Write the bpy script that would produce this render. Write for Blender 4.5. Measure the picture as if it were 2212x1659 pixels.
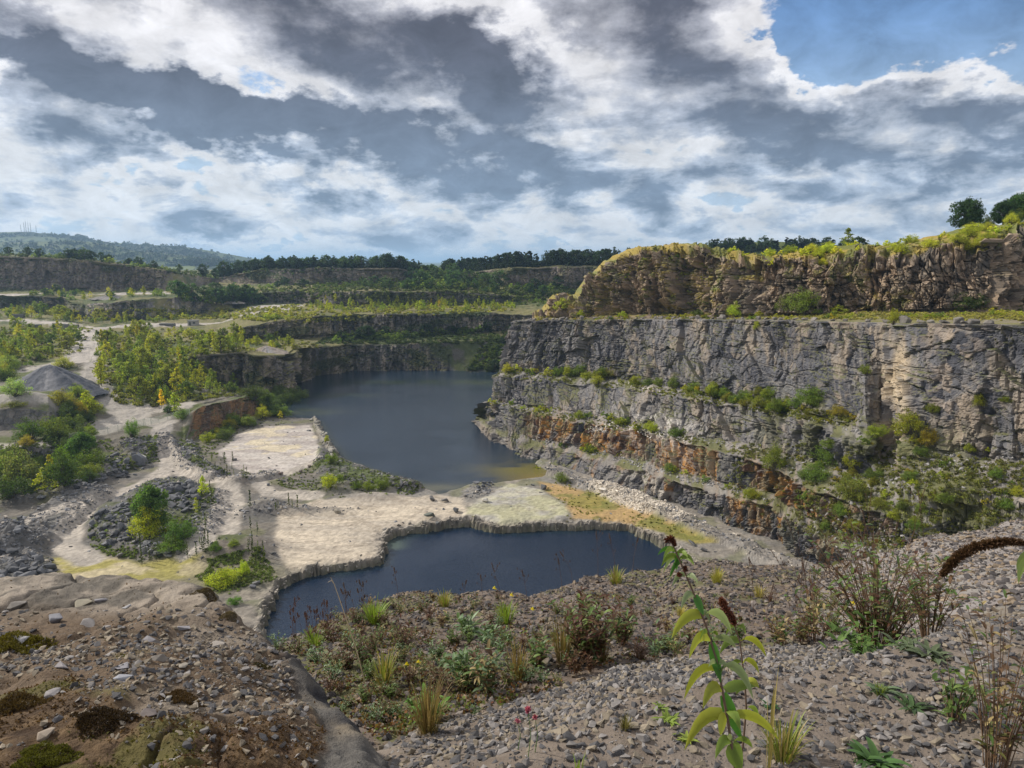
import bpy, math, random
import numpy as np
from mathutils import Vector, Matrix, Euler

random.seed(7); rng = np.random.default_rng(7)
D = bpy.data; scn = bpy.context.scene; COL = scn.collection
for o in list(D.objects): D.objects.remove(o)

# ------------------------------------------------------------------ camera
EYE = 60.0                      # eye height above the lake, metres
F = 1609.0; CX = 1106.0; CY = 829.5; PITCH = math.radians(9.33)
SP, CP = math.sin(PITCH), math.cos(PITCH)
cam = D.objects.new('camera', D.cameras.new('camera')); COL.objects.link(cam)
cam.location = (0, 0, EYE); cam.rotation_euler = (math.pi/2 - PITCH, 0, 0)
cam.data.sensor_width = 36; cam.data.lens = 36*F/2212.0
cam.data.clip_start = .05; cam.data.clip_end = 60000
scn.camera = cam

# ------------------------------------------------------------------ light
SUN_TO = Vector((-0.80, 0.30, 0.62)).normalized()
sun = D.objects.new('sun', D.lights.new('sun', 'SUN')); COL.objects.link(sun)
sun.data.energy = 5.0; sun.data.angle = math.radians(.8); sun.data.color = (1, .93, .82)
sun.rotation_euler = SUN_TO.to_track_quat('Z', 'Y').to_euler()
scn.view_settings.view_transform = 'Standard'; scn.view_settings.look = 'None'
scn.view_settings.exposure = 0.0; scn.view_settings.gamma = 1
scn.cycles.max_bounces = 6; scn.cycles.volume_bounces = 0

def ray(x, y):
    u = (x-CX)/F; v = (CY-y)/F
    return np.array((u, CP+v*SP, -SP+v*CP))
def PZ(x, y, z):
    d = ray(x, y); return np.array((0, 0, EYE))+d*((z-EYE)/d[2])
def PY(x, y, Y):
    d = ray(x, y); return np.array((0, 0, EYE))+d*(Y/d[1])

class NT:
    def __init__(s, tree): s.t = tree; s.n = tree.nodes; s.l = tree.links
    def new(s, typ, **kw):
        n = s.n.new(typ)
        for k, v in kw.items(): setattr(n, k, v)
        return n
    def put(s, sock, v):
        if isinstance(v, bpy.types.NodeSocket): s.l.new(v, sock)
        elif v is not None: sock.default_value = v
    def math(s, op, a, b=None, c=None, clamp=False):
        n = s.new('ShaderNodeMath', operation=op, use_clamp=clamp)
        for i, v in enumerate((a, b, c)): s.put(n.inputs[i], v)
        return n.outputs[0]
    def vmath(s, op, a, b=None, out=0):
        n = s.new('ShaderNodeVectorMath', operation=op)
        s.put(n.inputs[0], a)
        if b is not None: s.put(n.inputs[3 if op == 'SCALE' else 1], b)
        return n.outputs['Value' if op in ('LENGTH', 'DOT_PRODUCT') else 'Vector']
    def noise(s, vec, scale, detail=5, rough=.55, dist=0, typ='FBM'):
        n = s.new('ShaderNodeTexNoise', noise_dimensions='3D'); n.noise_type = typ
        s.put(n.inputs['Vector'], vec); n.inputs['Scale'].default_value = scale
        n.inputs['Detail'].default_value = detail; n.inputs['Roughness'].default_value = rough
        n.inputs['Distortion'].default_value = dist
        return n.outputs['Fac'], n.outputs['Color']
    def rng(s, v, a, b, c=0., d=1., smooth=True):
        n = s.new('ShaderNodeMapRange', interpolation_type='SMOOTHSTEP' if smooth else 'LINEAR')
        s.put(n.inputs[0], v)
        for i, q in enumerate((a, b, c, d)): n.inputs[i+1].default_value = q
        return n.outputs[0]
    def ramp(s, v, pts):
        n = s.new('ShaderNodeValToRGB'); s.put(n.inputs[0], v); e = n.color_ramp.elements
        while len(e) < len(pts): e.new(.5)
        for q, (p, c) in zip(e, pts): q.position = p; q.color = (*c, 1)
        return n.outputs[0]
    def mix(s, f, a, b, mode='MIX'):
        n = s.new('ShaderNodeMix', data_type='RGBA', blend_type=mode)
        s.put(n.inputs[0], f); s.put(n.inputs[6], a if isinstance(a, bpy.types.NodeSocket) else (*a, 1))
        s.put(n.inputs[7], b if isinstance(b, bpy.types.NodeSocket) else (*b, 1))
        return n.outputs[2]

# ------------------------------------------------------------------ sky
def build_world():
    w = D.worlds.new('World'); scn.world = w; w.use_nodes = True
    T = NT(w.node_tree); T.n.clear()
    out = T.new('ShaderNodeOutputWorld'); bg = T.new('ShaderNodeBackground')
    sky = T.new('ShaderNodeTexSky', sky_type='NISHITA', sun_disc=False)
    sky.sun_elevation = math.asin(SUN_TO.z); sky.sun_rotation = math.atan2(SUN_TO.x, SUN_TO.y)
    sky.altitude = 200; sky.air_density = 1.3; sky.dust_density = .6; sky.ozone_density = 2.5
    tc = T.new('ShaderNodeTexCoord'); d = tc.outputs['Generated']
    sep = T.new('ShaderNodeSeparateXYZ'); T.put(sep.inputs[0], d)
    X, Y, Z = sep.outputs
    zc = T.math('MAXIMUM', Z, 0.0)
    h = T.math('ADD', zc, .13)
    cmb = T.new('ShaderNodeCombineXYZ'); T.put(cmb.inputs[0], T.math('DIVIDE', X, h)); T.put(cmb.inputs[1], T.math('DIVIDE', Y, h))
    plane = cmb.outputs[0]                                        # cloud deck, seen in perspective
    # azimuth and elevation, in radians
    az = T.math('ARCTAN2', X, Y); el = T.math('ARCSINE', Z)
    c2 = T.new('ShaderNodeCombineXYZ'); T.put(c2.inputs[0], az); T.put(c2.inputs[1], el)
    ae = c2.outputs[0]
    st = T.new('ShaderNodeMapping'); st.inputs['Scale'].default_value = (1, 1.7, 1); T.put(st.inputs[0], ae)
    sq = st.outputs[0]
    warp = T.vmath('SUBTRACT', T.noise(sq, 5.0, 6, .58)[1], (.5, .5, .5))
    aw = T.vmath('ADD', ae, T.vmath('SCALE', warp, .22))
    warp2 = T.vmath('SUBTRACT', T.noise(sq, 22.0, 4, .6)[1], (.5, .5, .5))
    aw = T.vmath('ADD', aw, T.vmath('SCALE', warp2, .07))
    def ang(x, y):
        r = ray(x, y); r = r/np.linalg.norm(r); return math.atan2(r[0], r[1]), math.asin(r[2])
    total = None
    # centre x, y (photo, width 2212), half-width, half-height, tilt (deg, + = falls to the right), weight
    B = [(330, 215, 560, 56, 14, .78), (840, 305, 380, 50, 8, .80), (60, 250, 330, 42, 2, .30), (110, 60, 270, 80, 22, .42),
         (700, 45, 420, 90, 16, .42), (1010, 200, 190, 100, 8, .42), (1500, 55, 260, 110, 18, .52), (1250, 200, 300, 70, 20, .22),
         (1900, 290, 520, 62, 4, .50), (1330, 395, 560, 34, 3, .18), (1700, 420, 700, 28, 1, .16), (300, 355, 110, 26, 4, .40),
         (330, 470, 330, 28, 2, .14), (1000, 500, 500, 14, 0, .10), (1500, 485, 420, 14, 0, .14), (600, 522, 600, 9, 0, .16), (650, 551, 800, 8, 0, -.22), (1500, 330, 200, 30, 5, .12),
         (1130, 325, 60, 40, 10, .3), (1850, 170, 200, 70, -5, .16), (2190, 190, 80, 60, 0, .1),
         (2050, 18, 370, 108, 8, -1.05), (1760, 60, 60, 60, 0, -.3), (15, 145, 60, 25, 0, -.55), (500, 330, 200, 30, 0, -.22),
         (420, 130, 330, 40, 24, -.20), (900, 200, 120, 60, 40, -.20), (1100, 60, 120, 60, 40, -.16), (1330, 300, 240, 36, 10, -.12),
         (560, 250, 100, 20, 20, -.1), (1180, 130, 130, 60, 20, -.2)]
    for (x, y, a, b, tilt, wgt) in B:
        A, E = ang(x, y)
        m = T.new('ShaderNodeMapping', vector_type='TEXTURE')
        m.inputs['Location'].default_value = (A, E, 0); m.inputs['Rotation'].default_value = (0, 0, -math.radians(tilt))
        m.inputs['Scale'].default_value = (a/F, b/F, 1)
        T.put(m.inputs[0], aw)
        L = T.vmath('LENGTH', m.outputs[0])
        v = T.rng(L, 1.55, .3, 0, wgt)
        total = v if total is None else T.math('ADD', total, v)
    # keep the hand-placed masses to the front half of the sky
    total = T.math('MULTIPLY', total, T.rng(Y, 0., .3))
    n1 = T.noise(plane, .75, 9, .60)[0]
    n2 = T.noise(sq, 6.0, 10, .60)[0]
    lm = T.new('ShaderNodeMapping'); lm.inputs['Scale'].default_value = (1, 2.6, 1); lm.inputs['Location'].default_value = (3, 1, 0); T.put(lm.inputs[0], ae)
    n3 = T.noise(lm.outputs[0], 9.0, 9, .58, .3)[0]
    low = T.rng(el, .30, .06)                                      # the far deck near the horizon is finer
    base = T.math('ADD', T.math('MULTIPLY', T.math('SUBTRACT', n1, .5), .45), T.math('MULTIPLY', T.math('SUBTRACT', n2, .5), 1.6))
    base = T.math('ADD', base, T.math('MULTIPLY', T.math('MULTIPLY', T.math('SUBTRACT', n3, .5), 2.7), low))
    base = T.math('ADD', base, T.math('MULTIPLY', low, -.03))
    dens = T.math('ADD', T.math('ADD', base, total), .45)
    blue = T.mix(1.0, sky.outputs[0], (.088, .105, .135), 'MULTIPLY')
    blue = T.mix(T.math('MULTIPLY', low, .9), blue, (.55, .70, .88))
    hi = T.mix(low, (.95, .94, .97), (.86, .90, .95))
    mid = T.mix(low, (.50, .51, .58), (.52, .62, .76))
    dark = T.mix(low, (.120, .130, .175), (.23, .31, .43))
    c = T.mix(T.rng(dens, .0, .22), blue, hi)
    c = T.mix(T.rng(dens, .36, .70), c, mid)
    c = T.mix(T.rng(dens, .60, 1.02), c, dark)
    # billow shading inside the masses
    nb = T.noise(sq, 15.0, 8, .62, .4)[0]
    c = T.vmath('SCALE', c, T.rng(nb, .25, .75, .72, 1.25, False))
    # below the horizon: plain earth-coloured bounce
    c = T.mix(T.rng(Z, -.02, -.005), (.22, .23, .22), c)
    T.put(bg.inputs['Color'], c); bg.inputs['Strength'].default_value = .92
    T.l.new(bg.outputs[0], out.inputs[0])
build_world()

# ------------------------------------------------------------------ tags
def tag(o, label=None, cat=None, group=None, kind=None):
    if label: o['label'] = label
    if cat: o['category'] = cat
    if group: o['group'] = group
    if kind: o['kind'] = kind
    return o

# ------------------------------------------------------------------ numpy noise
def _h(ix, iy, iz, s):
    h = (ix.astype(np.int64)*374761393 + iy.astype(np.int64)*668265263 + iz.astype(np.int64)*1274126177 + s*974634777) & 0xffffffff
    h = ((h ^ (h >> 13))*1274126177) & 0xffffffff
    h = ((h ^ (h >> 15))*2246822519) & 0xffffffff
    return ((h ^ (h >> 16)) & 0xffffff)/float(0xffffff)
def vn(x, y, z=0., s=0):
    x, y, z = np.broadcast_arrays(np.asarray(x, float), y, z)
    ix, iy, iz = np.floor(x), np.floor(y), np.floor(z)
    fx, fy, fz = x-ix, y-iy, z-iz
    fx, fy, fz = [f*f*(3-2*f) for f in (fx, fy, fz)]
    ix, iy, iz = [i.astype(np.int64) for i in (ix, iy, iz)]
    r = 0
    for a in (0, 1):
        for b in (0, 1):
            for c in (0, 1):
                r = r + (fx if a else 1-fx)*(fy if b else 1-fy)*(fz if c else 1-fz)*_h(ix+a, iy+b, iz+c, s)
    return r
def fbm(x, y, z=0., o=4, s=0, g=.5):
    r = 0; a = 1; t = 0
    x, y, z = np.asarray(x, float), np.asarray(y, float), np.asarray(z, float)
    for i in range(o):
        k = 2.03**i
        r = r+a*vn(x*k, y*k, z*k, s+i*17); t += a; a *= g
    return r/t
def cells(x, y, s=0):
    """nearest Voronoi cell: three random numbers, offset to its seed, edge distance"""
    ix = np.floor(x).astype(np.int64); iy = np.floor(y).astype(np.int64)
    best = np.full(x.shape, 9e9); sec = best.copy(); ra = np.zeros_like(best); rb = ra.copy(); rc = ra.copy(); ox = ra.copy(); oy = ra.copy()
    z0 = np.zeros_like(ix)
    for a in (-1, 0, 1):
        for b in (-1, 0, 1):
            jx, jy = ix+a, iy+b
            px = jx+_h(jx, jy, z0, s+1); py = jy+_h(jx, jy, z0, s+2)
            dd = (px-x)**2+(py-y)**2
            m = dd < best
            sec = np.where(m, best, np.minimum(sec, dd))
            best = np.where(m, dd, best)
            ra = np.where(m, _h(jx, jy, z0, s+3), ra); rb = np.where(m, _h(jx, jy, z0, s+4), rb); rc = np.where(m, _h(jx, jy, z0, s+5), rc)
            ox = np.where(m, x-px, ox); oy = np.where(m, y-py, oy)
    return ra, rb, rc, ox, oy, np.sqrt(sec)-np.sqrt(best)
def facet(x, y, s, tx=1.8, ty=.7, crack=.12):
    a, b, c, ox, oy, e = cells(x, y, s)
    return (a-.5)*1.0+tx*(b-.5)*2*ox*.6+ty*(c-.5)*2*oy-crack*np.exp(-(e*11)**2), a
def ss(x, a, b):
    t = np.clip((x-a)/(b-a), 0, 1); return t*t*(3-2*t)
def lerp(a, b, t):
    return np.asarray(a)*(1-t[..., None])+np.asarray(b)*t[..., None]

# ------------------------------------------------------------------ materials
MAT = {}
def surf_mat(name, detail=3.0, bump=.4, rough=.92, var=.45, bdist=.2, fine=None):
    """rock / soil: albedo from the surface's own colour attribute, finer grain and relief from noise in metres"""
    m = D.materials.new(name); m.use_nodes = True; T = NT(m.node_tree); T.n.clear()
    out = T.new('ShaderNodeOutputMaterial'); b = T.new('ShaderNodeBsdfPrincipled')
    at = T.new('ShaderNodeAttribute', attribute_name='col')
    g = T.new('ShaderNodeNewGeometry').outputs['Position']
    n1 = T.noise(g, detail, 6, .65)[0]; n2 = T.noise(g, detail*5.3, 4, .6)[0]
    f = T.math('ADD', T.math('MULTIPLY', T.math('SUBTRACT', n1, .5), var*2), T.math('MULTIPLY', T.math('SUBTRACT', n2, .5), var*1.6))
    f = T.math('ADD', f, 1.0)
    c = T.vmath('SCALE', at.outputs['Color'], T.math('MAXIMUM', f, .25))
    T.put(b.inputs['Base Color'], c); b.inputs['Roughness'].default_value = rough
    b.inputs['Specular IOR Level'].default_value = .25
    bm = T.new('ShaderNodeBump'); bm.inputs['Strength'].default_value = bump; bm.inputs['Distance'].default_value = bdist
    T.put(bm.inputs['Height'], T.math('ADD', n1, T.math('MULTIPLY', n2, .4)))
    T.l.new(bm.outputs[0], b.inputs['Normal']); T.l.new(b.outputs[0], out.inputs[0])
    MAT[name] = m; return m
surf_mat('cliff_rock', .9, .7, .9, .42, .5)
surf_mat('far_rock', .35, .7, .9, .42, 1.2)
surf_mat('floor_rock', 1.1, .8, .95, .42, .25)
surf_mat('soil_near', 16, .6, .95, .40, .02)
surf_mat('boulder_rock', 22, .9, .92, .42, .02)

# ------------------------------------------------------------------ mesh helpers
def grid_mesh(name, P, col, mat, smooth=False, keep=None):
    nr, nc, _ = P.shape
    me = D.meshes.new(name)
    i = np.arange(nr*nc).reshape(nr, nc)
    q = np.stack([i[:-1, :-1], i[:-1, 1:], i[1:, 1:], i[1:, :-1]], -1).reshape(-1, 4)
    if keep is not None: q = q[keep.reshape(-1)]
    me.vertices.add(nr*nc); me.vertices.foreach_set('co', P.reshape(-1).astype(np.float32))
    me.loops.add(q.size); me.loops.foreach_set('vertex_index', q.reshape(-1).astype(np.int32))
    me.polygons.add(len(q)); me.polygons.foreach_set('loop_start', np.arange(0, q.size, 4, dtype=np.int32))
    me.polygons.foreach_set('use_smooth', np.full(len(q), smooth))
    me.update(calc_edges=True)
    c4 = np.ones((nr*nc, 4), np.float32); c4[:, :3] = np.clip(col.reshape(-1, 3), .004, .9)
    a = me.color_attributes.new('col', 'FLOAT_COLOR', 'POINT'); a.data.foreach_set('color', c4.reshape(-1))
    me.materials.append(mat)
    o = D.objects.new(name, me); COL.objects.link(o)
    return o
def normals(P, up=None):
    du = np.gradient(P, axis=1); dv = np.gradient(P, axis=0)
    n = np.cross(du, dv); n /= np.linalg.norm(n, axis=-1, keepdims=True)+1e-9
    return n
def blur(A, k):
    for ax in (0, 1):
        for _ in range(k):
            B = A.copy()
            sl = [slice(None)]*A.ndim; s2 = list(sl); s3 = list(sl)
            sl[ax] = slice(1, -1); s2[ax] = slice(0, -2); s3[ax] = slice(2, None)
            B[tuple(sl)] = (A[tuple(sl)]*2+A[tuple(s2)]+A[tuple(s3)])/4
            A = B
    return A
def loft(rows, segs):
    """rows: list of (nc,3); straight spans between rows, segs[i] cuts each"""
    out = []
    for i in range(len(rows)-1):
        for k in range(segs[i]): out.append(rows[i]+(rows[i+1]-rows[i])*(k/segs[i]))
    out.append(rows[-1]); idx = np.cumsum([0]+list(segs))
    return np.array(out), idx
def rowx(pts, xs, base=None):
    """control list (x, y, z) or (x, y, None, dY): dY sets the point that far behind the base row"""
    px = np.array([p[0] for p in pts], float); W = []
    for p in pts:
        if p[2] is not None: W.append(PZ(p[0], p[1], p[2]))
        else:
            bY = np.interp(p[0], xs, base[:, 1]); W.append(PY(p[0], p[1], bY+p[3]))
    W = np.array(W)
    return np.stack([np.interp(xs, px, W[:, k]) for k in range(3)], -1)

GREY = (.150, .150, .160); WARM = (.33, .29, .24); DARKR = (.085, .082, .085)
OLIVE = (.115, .125, .028); GREEN = (.055, .085, .022); DRY = (.22, .185, .075); ORANGE = (.36, .17, .055); CREAM = (.52, .43, .30)
PALE = (.46, .43, .38)
def steepness(N): return 1-np.abs(N[..., 2])
# ================================================================== TERRAIN
def rock_relief(s, z, seed, big, mid, small, sx=1.):
    """blocky limestone face: stacked joint blocks at three sizes plus bedding ledges"""
    ws = s+3*fbm(s*.08, z*.15, 0, 3, seed)+.6*fbm(s*.5, z*.4, 0, 3, seed+5)
    wz = z+2*fbm(s*.06, z*.1, 3, 3, seed+9)+.5*fbm(s*.4, z*.6, 0, 3, seed+6)
    f1, c1 = facet(ws/10*sx, wz/17, seed+11, 2.2, .8, .05)
    f2, c2 = facet(ws/3.9*sx, wz/5.0, seed+12, 1.8, 1.3, .16)
    f3, c3 = facet(ws/1.7*sx, wz/1.7, seed+13, 1.6, 1.4, .3)
    f4, c4 = facet(ws/.7*sx, wz/.6, seed+14, 1.5, 1.2, .3)
    bed = np.abs(((wz/2.6+.5*fbm(s*.03, z*0, 0, 2, seed+3)) % 1)-.5)*2
    gate = ss(fbm(s*.05, z*.3, 2, 3, seed+4), .45, .6)
    d = big*f1+mid*f2+small*1.2*f3+small*.55*f4-.5*small*(bed > .88)*gate
    jn = np.exp(-(np.abs(fbm(ws*.28, wz*.035, 1, 3, seed+20)-.5)/.012)**2)+.8*np.exp(-(np.abs(fbm(ws*.05, wz*.32, 4, 3, seed+21)-.5)/.012)**2)
    d = d-jn*.9*mid
    return d, c1, c2, c3, c4
def arc(P):
    m = P[P.shape[0]//2]; d = np.linalg.norm(np.diff(m[:, :2], axis=0), axis=1)
    return np.concatenate([[0], np.cumsum(d)])[None, :]+np.zeros(P.shape[:2])

# ---------------------------------------------------------------- right-hand quarry face: columns of ledge points
RC = [
 [(1024,918,-2),(1030,905,2),(1034,900,2.5),(1042,868,10.5),(1066,872,10),(1066,812,19),(1078,803,19.5),(1108,693,38.2)],
 [(1055,962,-2),(1060,930,2.5),(1063,923,3),(1068,872,10.8),(1085,873,10.5),(1086,812,19.5),(1098,803,20),(1128,692,38.6)],
 [(1090,975,-1),(1092,941,3),(1096,934,4),(1100,877,11),(1110,875,11.2),(1110,812,20),(1120,803,20.5),(1150,692,39)],
 [(1187,1003,.2),(1200,970,4),(1200,958,5),(1215,908,11.5),(1220,893,12),(1225,822,21),(1235,813,21.5),(1260,690,40)],
 [(1300,1045,.6),(1325,1000,5.5),(1335,985,6.5),(1345,925,13),(1345,912,13.5),(1350,836,22),(1355,822,22.5),(1370,689,41.5)],
 [(1455,1092,.6),(1460,1040,6.5),(1460,1022,7.5),(1460,947,14.5),(1460,938,15),(1470,857,23.5),(1470,843,24),(1475,689,43)],
 [(1562,1134,.6),(1562,1066,7.5),(1562,1043,8.5),(1562,979,14.5),(1562,955,15.5),(1562,872,24),(1562,860,24.5),(1565,690,44.5)],
 [(1655,1165,1),(1660,1097,8),(1665,1072,9),(1668,1008,15.5),(1665,975,17),(1665,885,25),(1665,874,25.5),(1668,691,45.5)],
 [(1740,1215,1),(1750,1150,8),(1755,1120,10),(1760,1060,15),(1765,1000,18),(1765,915,26),(1765,898,26.5),(1765,693,46.5)],
 [(1850,1260,2),(1855,1190,9),(1860,1150,11),(1865,1090,16),(1870,1030,19),(1870,960,25),(1870,930,27),(1868,696,47)],
 [(1905,1280,3),(1905,1210,9),(1908,1165,11.5),(1908,1105,16),(1908,1040,19.5),(1905,975,22.5),(1905,962,23),(1905,697,47.3)],
 [(1960,1300,4),(1955,1230,9),(1960,1180,12),(1960,1120,16),(1960,1050,20),(1965,985,24),(1965,960,26),(1965,698,48)],
 [(2090,1330,5),(2085,1250,9),(2090,1200,12),(2090,1130,17),(2090,1060,22),(2090,1010,24.5),(2092,980,26),(2092,700,49)],
 [(2220,1360,6),(2222,1280,10),(2225,1220,13),(2228,1150,17),(2230,1080,22),(2230,1040,24.5),(2232,1010,26),(2235,702,49.5)],
 [(2420,1360,8),(2420,1280,12),(2420,1220,15),(2420,1150,18),(2420,1080,22),(2420,1040,24.5),(2420,1010,26),(2420,704,50)],
 [(2750,1360,8),(2750,1280,12),(2750,1220,15),(2750,1150,18),(2750,1080,22),(2750,1040,24.5),(2750,1010,26),(2750,704,50)]]
W = np.array([[PZ(*p) for p in c] for c in RC])                   # (ncol, 8, 3)
back = W[0]+np.array((30, 40, 0)); back2 = W[0]+np.array((90, 95, 0))
W = np.concatenate([[back2, back], W])
seg = np.linalg.norm(np.diff(W[:, 3], axis=0), axis=1); tt = np.concatenate([[0], np.cumsum(seg)])
NC = 1500
# finer columns where the face is near
u = np.linspace(0, 1, NC); ts = tt[-1]*(1-(1-u)**1.0)
rows = [np.stack([np.interp(ts, tt, W[:, r, k]) for k in range(3)], -1) for r in range(8)]
foot_under = rows[0]+np.array((0, 0, -4)); 
benchback = rows[7].copy(); nrm2 = np.stack([np.gradient(rows[7][:, 0]), np.gradient(rows[7][:, 1])], -1); nrm2 /= np.linalg.norm(nrm2, axis=1, keepdims=True)
benchback[:, 0] += -nrm2[:, 1]*9; benchback[:, 1] += nrm2[:, 0]*9
benchback[:, 0] = np.where(benchback[:, 1] < rows[7][:, 1], rows[7][:, 0]+ nrm2[:, 1]*9, benchback[:, 0])
kb = ss(ts, tt[2]+12, tt[2]+2)[:, None]; benchback = benchback*(1-kb)+(rows[7]+np.array((10, 3, 0)))*kb
rows = [foot_under]+rows+[benchback, benchback+np.array((14, 22, .4))]
segs = [6, 40, 6, 55, 8, 75, 8, 150, 10, 6]
P, ridx = loft(rows, segs)
s = arc(P)+0; z = P[..., 2]
N = normals(blur(P, 12)); N *= np.where(N[..., 1:2] > 0, -1, 1) 
fl = N[..., 2] < 0; N[..., 2] = np.abs(N[..., 2])
steep = np.clip(1-N[..., 2], 0, 1)
d, c1, c2, c3, c4 = rock_relief(s, z, 3, 1.9, 1.0, .42)
rowi = np.arange(P.shape[0])[:, None]+np.zeros(P.shape[:2])
x2212 = s/s.max()
wild = ss(P[..., 0], 45, 70)*ss(z, 33, 24)                          # broken ground lower right
main = ss(z, 26, 30)
d = d*(1-.35*main*ss(P[..., 0], 20, 60))
bandc = np.exp(-(((rowi-(ridx[3]+ridx[4])/2)/(.6*(ridx[4]-ridx[3])))**4)); colm, _ = facet((s+1.2*fbm(s*.3, z*.2, 0, 3, 811))/2.1, z/13, 812, 2.2, .3, .3); colm2, _ = facet(s/.9, z/5, 813, 2., .5, .3)
d = d+bandc*(1.3*colm+.45*colm2)
d += wild*4.5*(fbm(s*.09, z*.12, 0, 4, 77)-.5)*2
bench_noise = (fbm(s*.25, z*.9+5, 0, 4, 55)-.5)
amp = ss(steep, .1, .5)
top_fade = ss(rowi, ridx[8]+3, ridx[8]-3)
N2 = N.copy(); N2[..., 2] *= .3; N2 /= np.linalg.norm(N2, axis=-1, keepdims=True)
P = P+N2*(d*amp*1.0*np.where(top_fade > 0, 1, .15))[..., None]
P[..., 2] += bench_noise*1.1*(1-amp)*(rowi < ridx[8])
# ragged lip
lipn = (fbm(s*.15, 0, 0, 3, 31)-.5)*2.0*np.exp(-((rowi-ridx[4])/18.)**2)+(fbm(s*.22, 0, 0, 3, 33)-.5)*2.4*np.exp(-((rowi-ridx[6])/22.)**2)+(fbm(s*.2, 0, 0, 3, 35)-.5)*2*np.exp(-((rowi-ridx[2])/16.)**2)
P[..., 2] += lipn
NN = normals(P); upness = np.abs(NN[..., 2])
# rock colours: blue-grey weathered faces, fresh tan and cream blocks, rust on the third tier
X = P[..., 0]
warmf = ss(.55*fbm(s*.06, z*.10, 0, 4, 21)+.25*c2+.2*c3, .50, .62)
grey = lerp((.062, .064, .078), (.148, .147, .158), ss(.35*c2+.65*fbm(s*.12, z*.25, 1, 5, 22), .3, .7))
col = lerp(grey, (.33, .265, .195), warmf*.75*ss(fbm(s*.5, z*.12, 1, 4, 27), .3, .6)[...])
streak = ss(fbm(s*1.3, z*.10, 0, 4, 23), .52, .72)
col = lerp(col, (.30, .27, .24), streak*.4)
col = lerp(col, (.06, .06, .065), ss(fbm(s*.9, z*.07, 5, 4, 29), .62, .75)*.55)
# rust band (third tier) between the far corner and the gully
band = np.exp(-(((rowi-(ridx[3]+ridx[4])/2)/(.62*(ridx[4]-ridx[3])))**4))
rng_x = ss(X, -2, 12)*ss(X, 72, 55)
rust = band*rng_x*ss(fbm(s*.22, z*.03, 0, 3, 41)+.25*c2+.1*c3, .40, .60)
low_band = np.exp(-(((rowi-(ridx[1]+ridx[2])/2)/(.6*(ridx[2]-ridx[1])))**4))*rng_x*ss(fbm(s*.25, z*.03, 0, 3, 43)+.2*c2, .68, .85)
rustc = lerp((.42, .20, .04), (.10, .05, .03), ss(.5*c3+.5*fbm(s*1.2, z*.08, 0, 3, 46), .42, .58))
rustc = lerp(rustc, (.38, .29, .18), ss(fbm(s*1.1, z*.1, 0, 3, 47), .52, .66)*.8)
col = lerp(col, rustc, np.clip(rust*1.1+low_band*.8, 0, 1)*.95)
# large cream scar below the bench at the right
sc = ray(1925, 0)
Xr = P[..., 0]/P[..., 1]
zz = z
scar = np.exp(-(((Xr-.520)/.022)**2)**2)*ss(zz, 19, 25)*ss(zz, 47, 40)*ss(fbm(s*.3, z*.2, 2, 3, 51), .25, .5)
col = lerp(col, lerp((.40, .31, .20), (.56, .46, .33), fbm(s*.5, z*.4, 0, 3, 52)), np.clip(scar, 0, 1)*.9)
scar2 = np.exp(-((Xr-.60)/.035)**2)*ss(zz, 24, 30)*ss(c3+.5*c4, .8, 1.1)
col = lerp(col, (.42, .34, .27), scar2*.7)
# pale fresh rock on the second face near the middle
f2m = np.exp(-(((Xr-.20)/.055)**2))*np.exp(-((rowi-(ridx[5]+10))/30.)**2)*ss(fbm(s*.5, z*.5, 0, 4, 61), .38, .6)
col = lerp(col, (.58, .54, .50), np.clip(f2m*1.2, 0, 1))
f4m = np.exp(-(((Xr-.225)/.05)**2))*low_band*0+np.exp(-(((Xr-.20)/.06)**2))*np.exp(-((rowi-(ridx[1]+26))/22.)**2)*ss(c3, .3, .8)
col = lerp(col, (.50, .46, .40), np.clip(f4m, 0, 1)*.8)
# ledges: debris and plants
led = ss(upness, .6, .85)
for ka, kb in ((2, 3), (4, 5), (6, 7)):
    led = np.maximum(led, ss(rowi, ridx[ka]-3, ridx[ka]+1)*ss(rowi, ridx[kb]+5, ridx[kb]-1)*ss(fbm(s*.4, z*.4, 1, 3, 79), .2, .45))
vegn = ss(fbm(s*.35, z*.3, 3, 4, 71), .46, .58)
deb = lerp((.20, .19, .18), (.34, .31, .27), fbm(s*1.5, z*1.5, 0, 3, 72))
col = lerp(col, deb, led*.7)
gcol = lerp((.085, .105, .03), (.17, .16, .06), fbm(s*.8, z*1., 0, 3, 73))
col = lerp(col, gcol, np.clip(led*vegn, 0, 1)*.85)
col = lerp(col, (.13, .13, .055), wild*ss(fbm(s*.2, z*.25, 9, 5, 75), .5, .6)*.6)
col = col*.86
onb = rowi > ridx[8]+1
col = np.where(onb[..., None], lerp((.19, .165, .11), (.17, .16, .055), ss(fbm(P[..., 0]*.3, P[..., 1]*.3, 0, 4, 78), .4, .6)), col)
grid_mesh('quarry_face', P, col, MAT['cliff_rock'])
D.objects['quarry_face']['kind'] = 'structure'
T0row = rows[8]                                                     # lip of the boulder-lined bench
def lip_at(px):
    pr = np.array([[q[0], q[1], q[2]] for q in T0row[::10]])
    return pr

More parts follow.
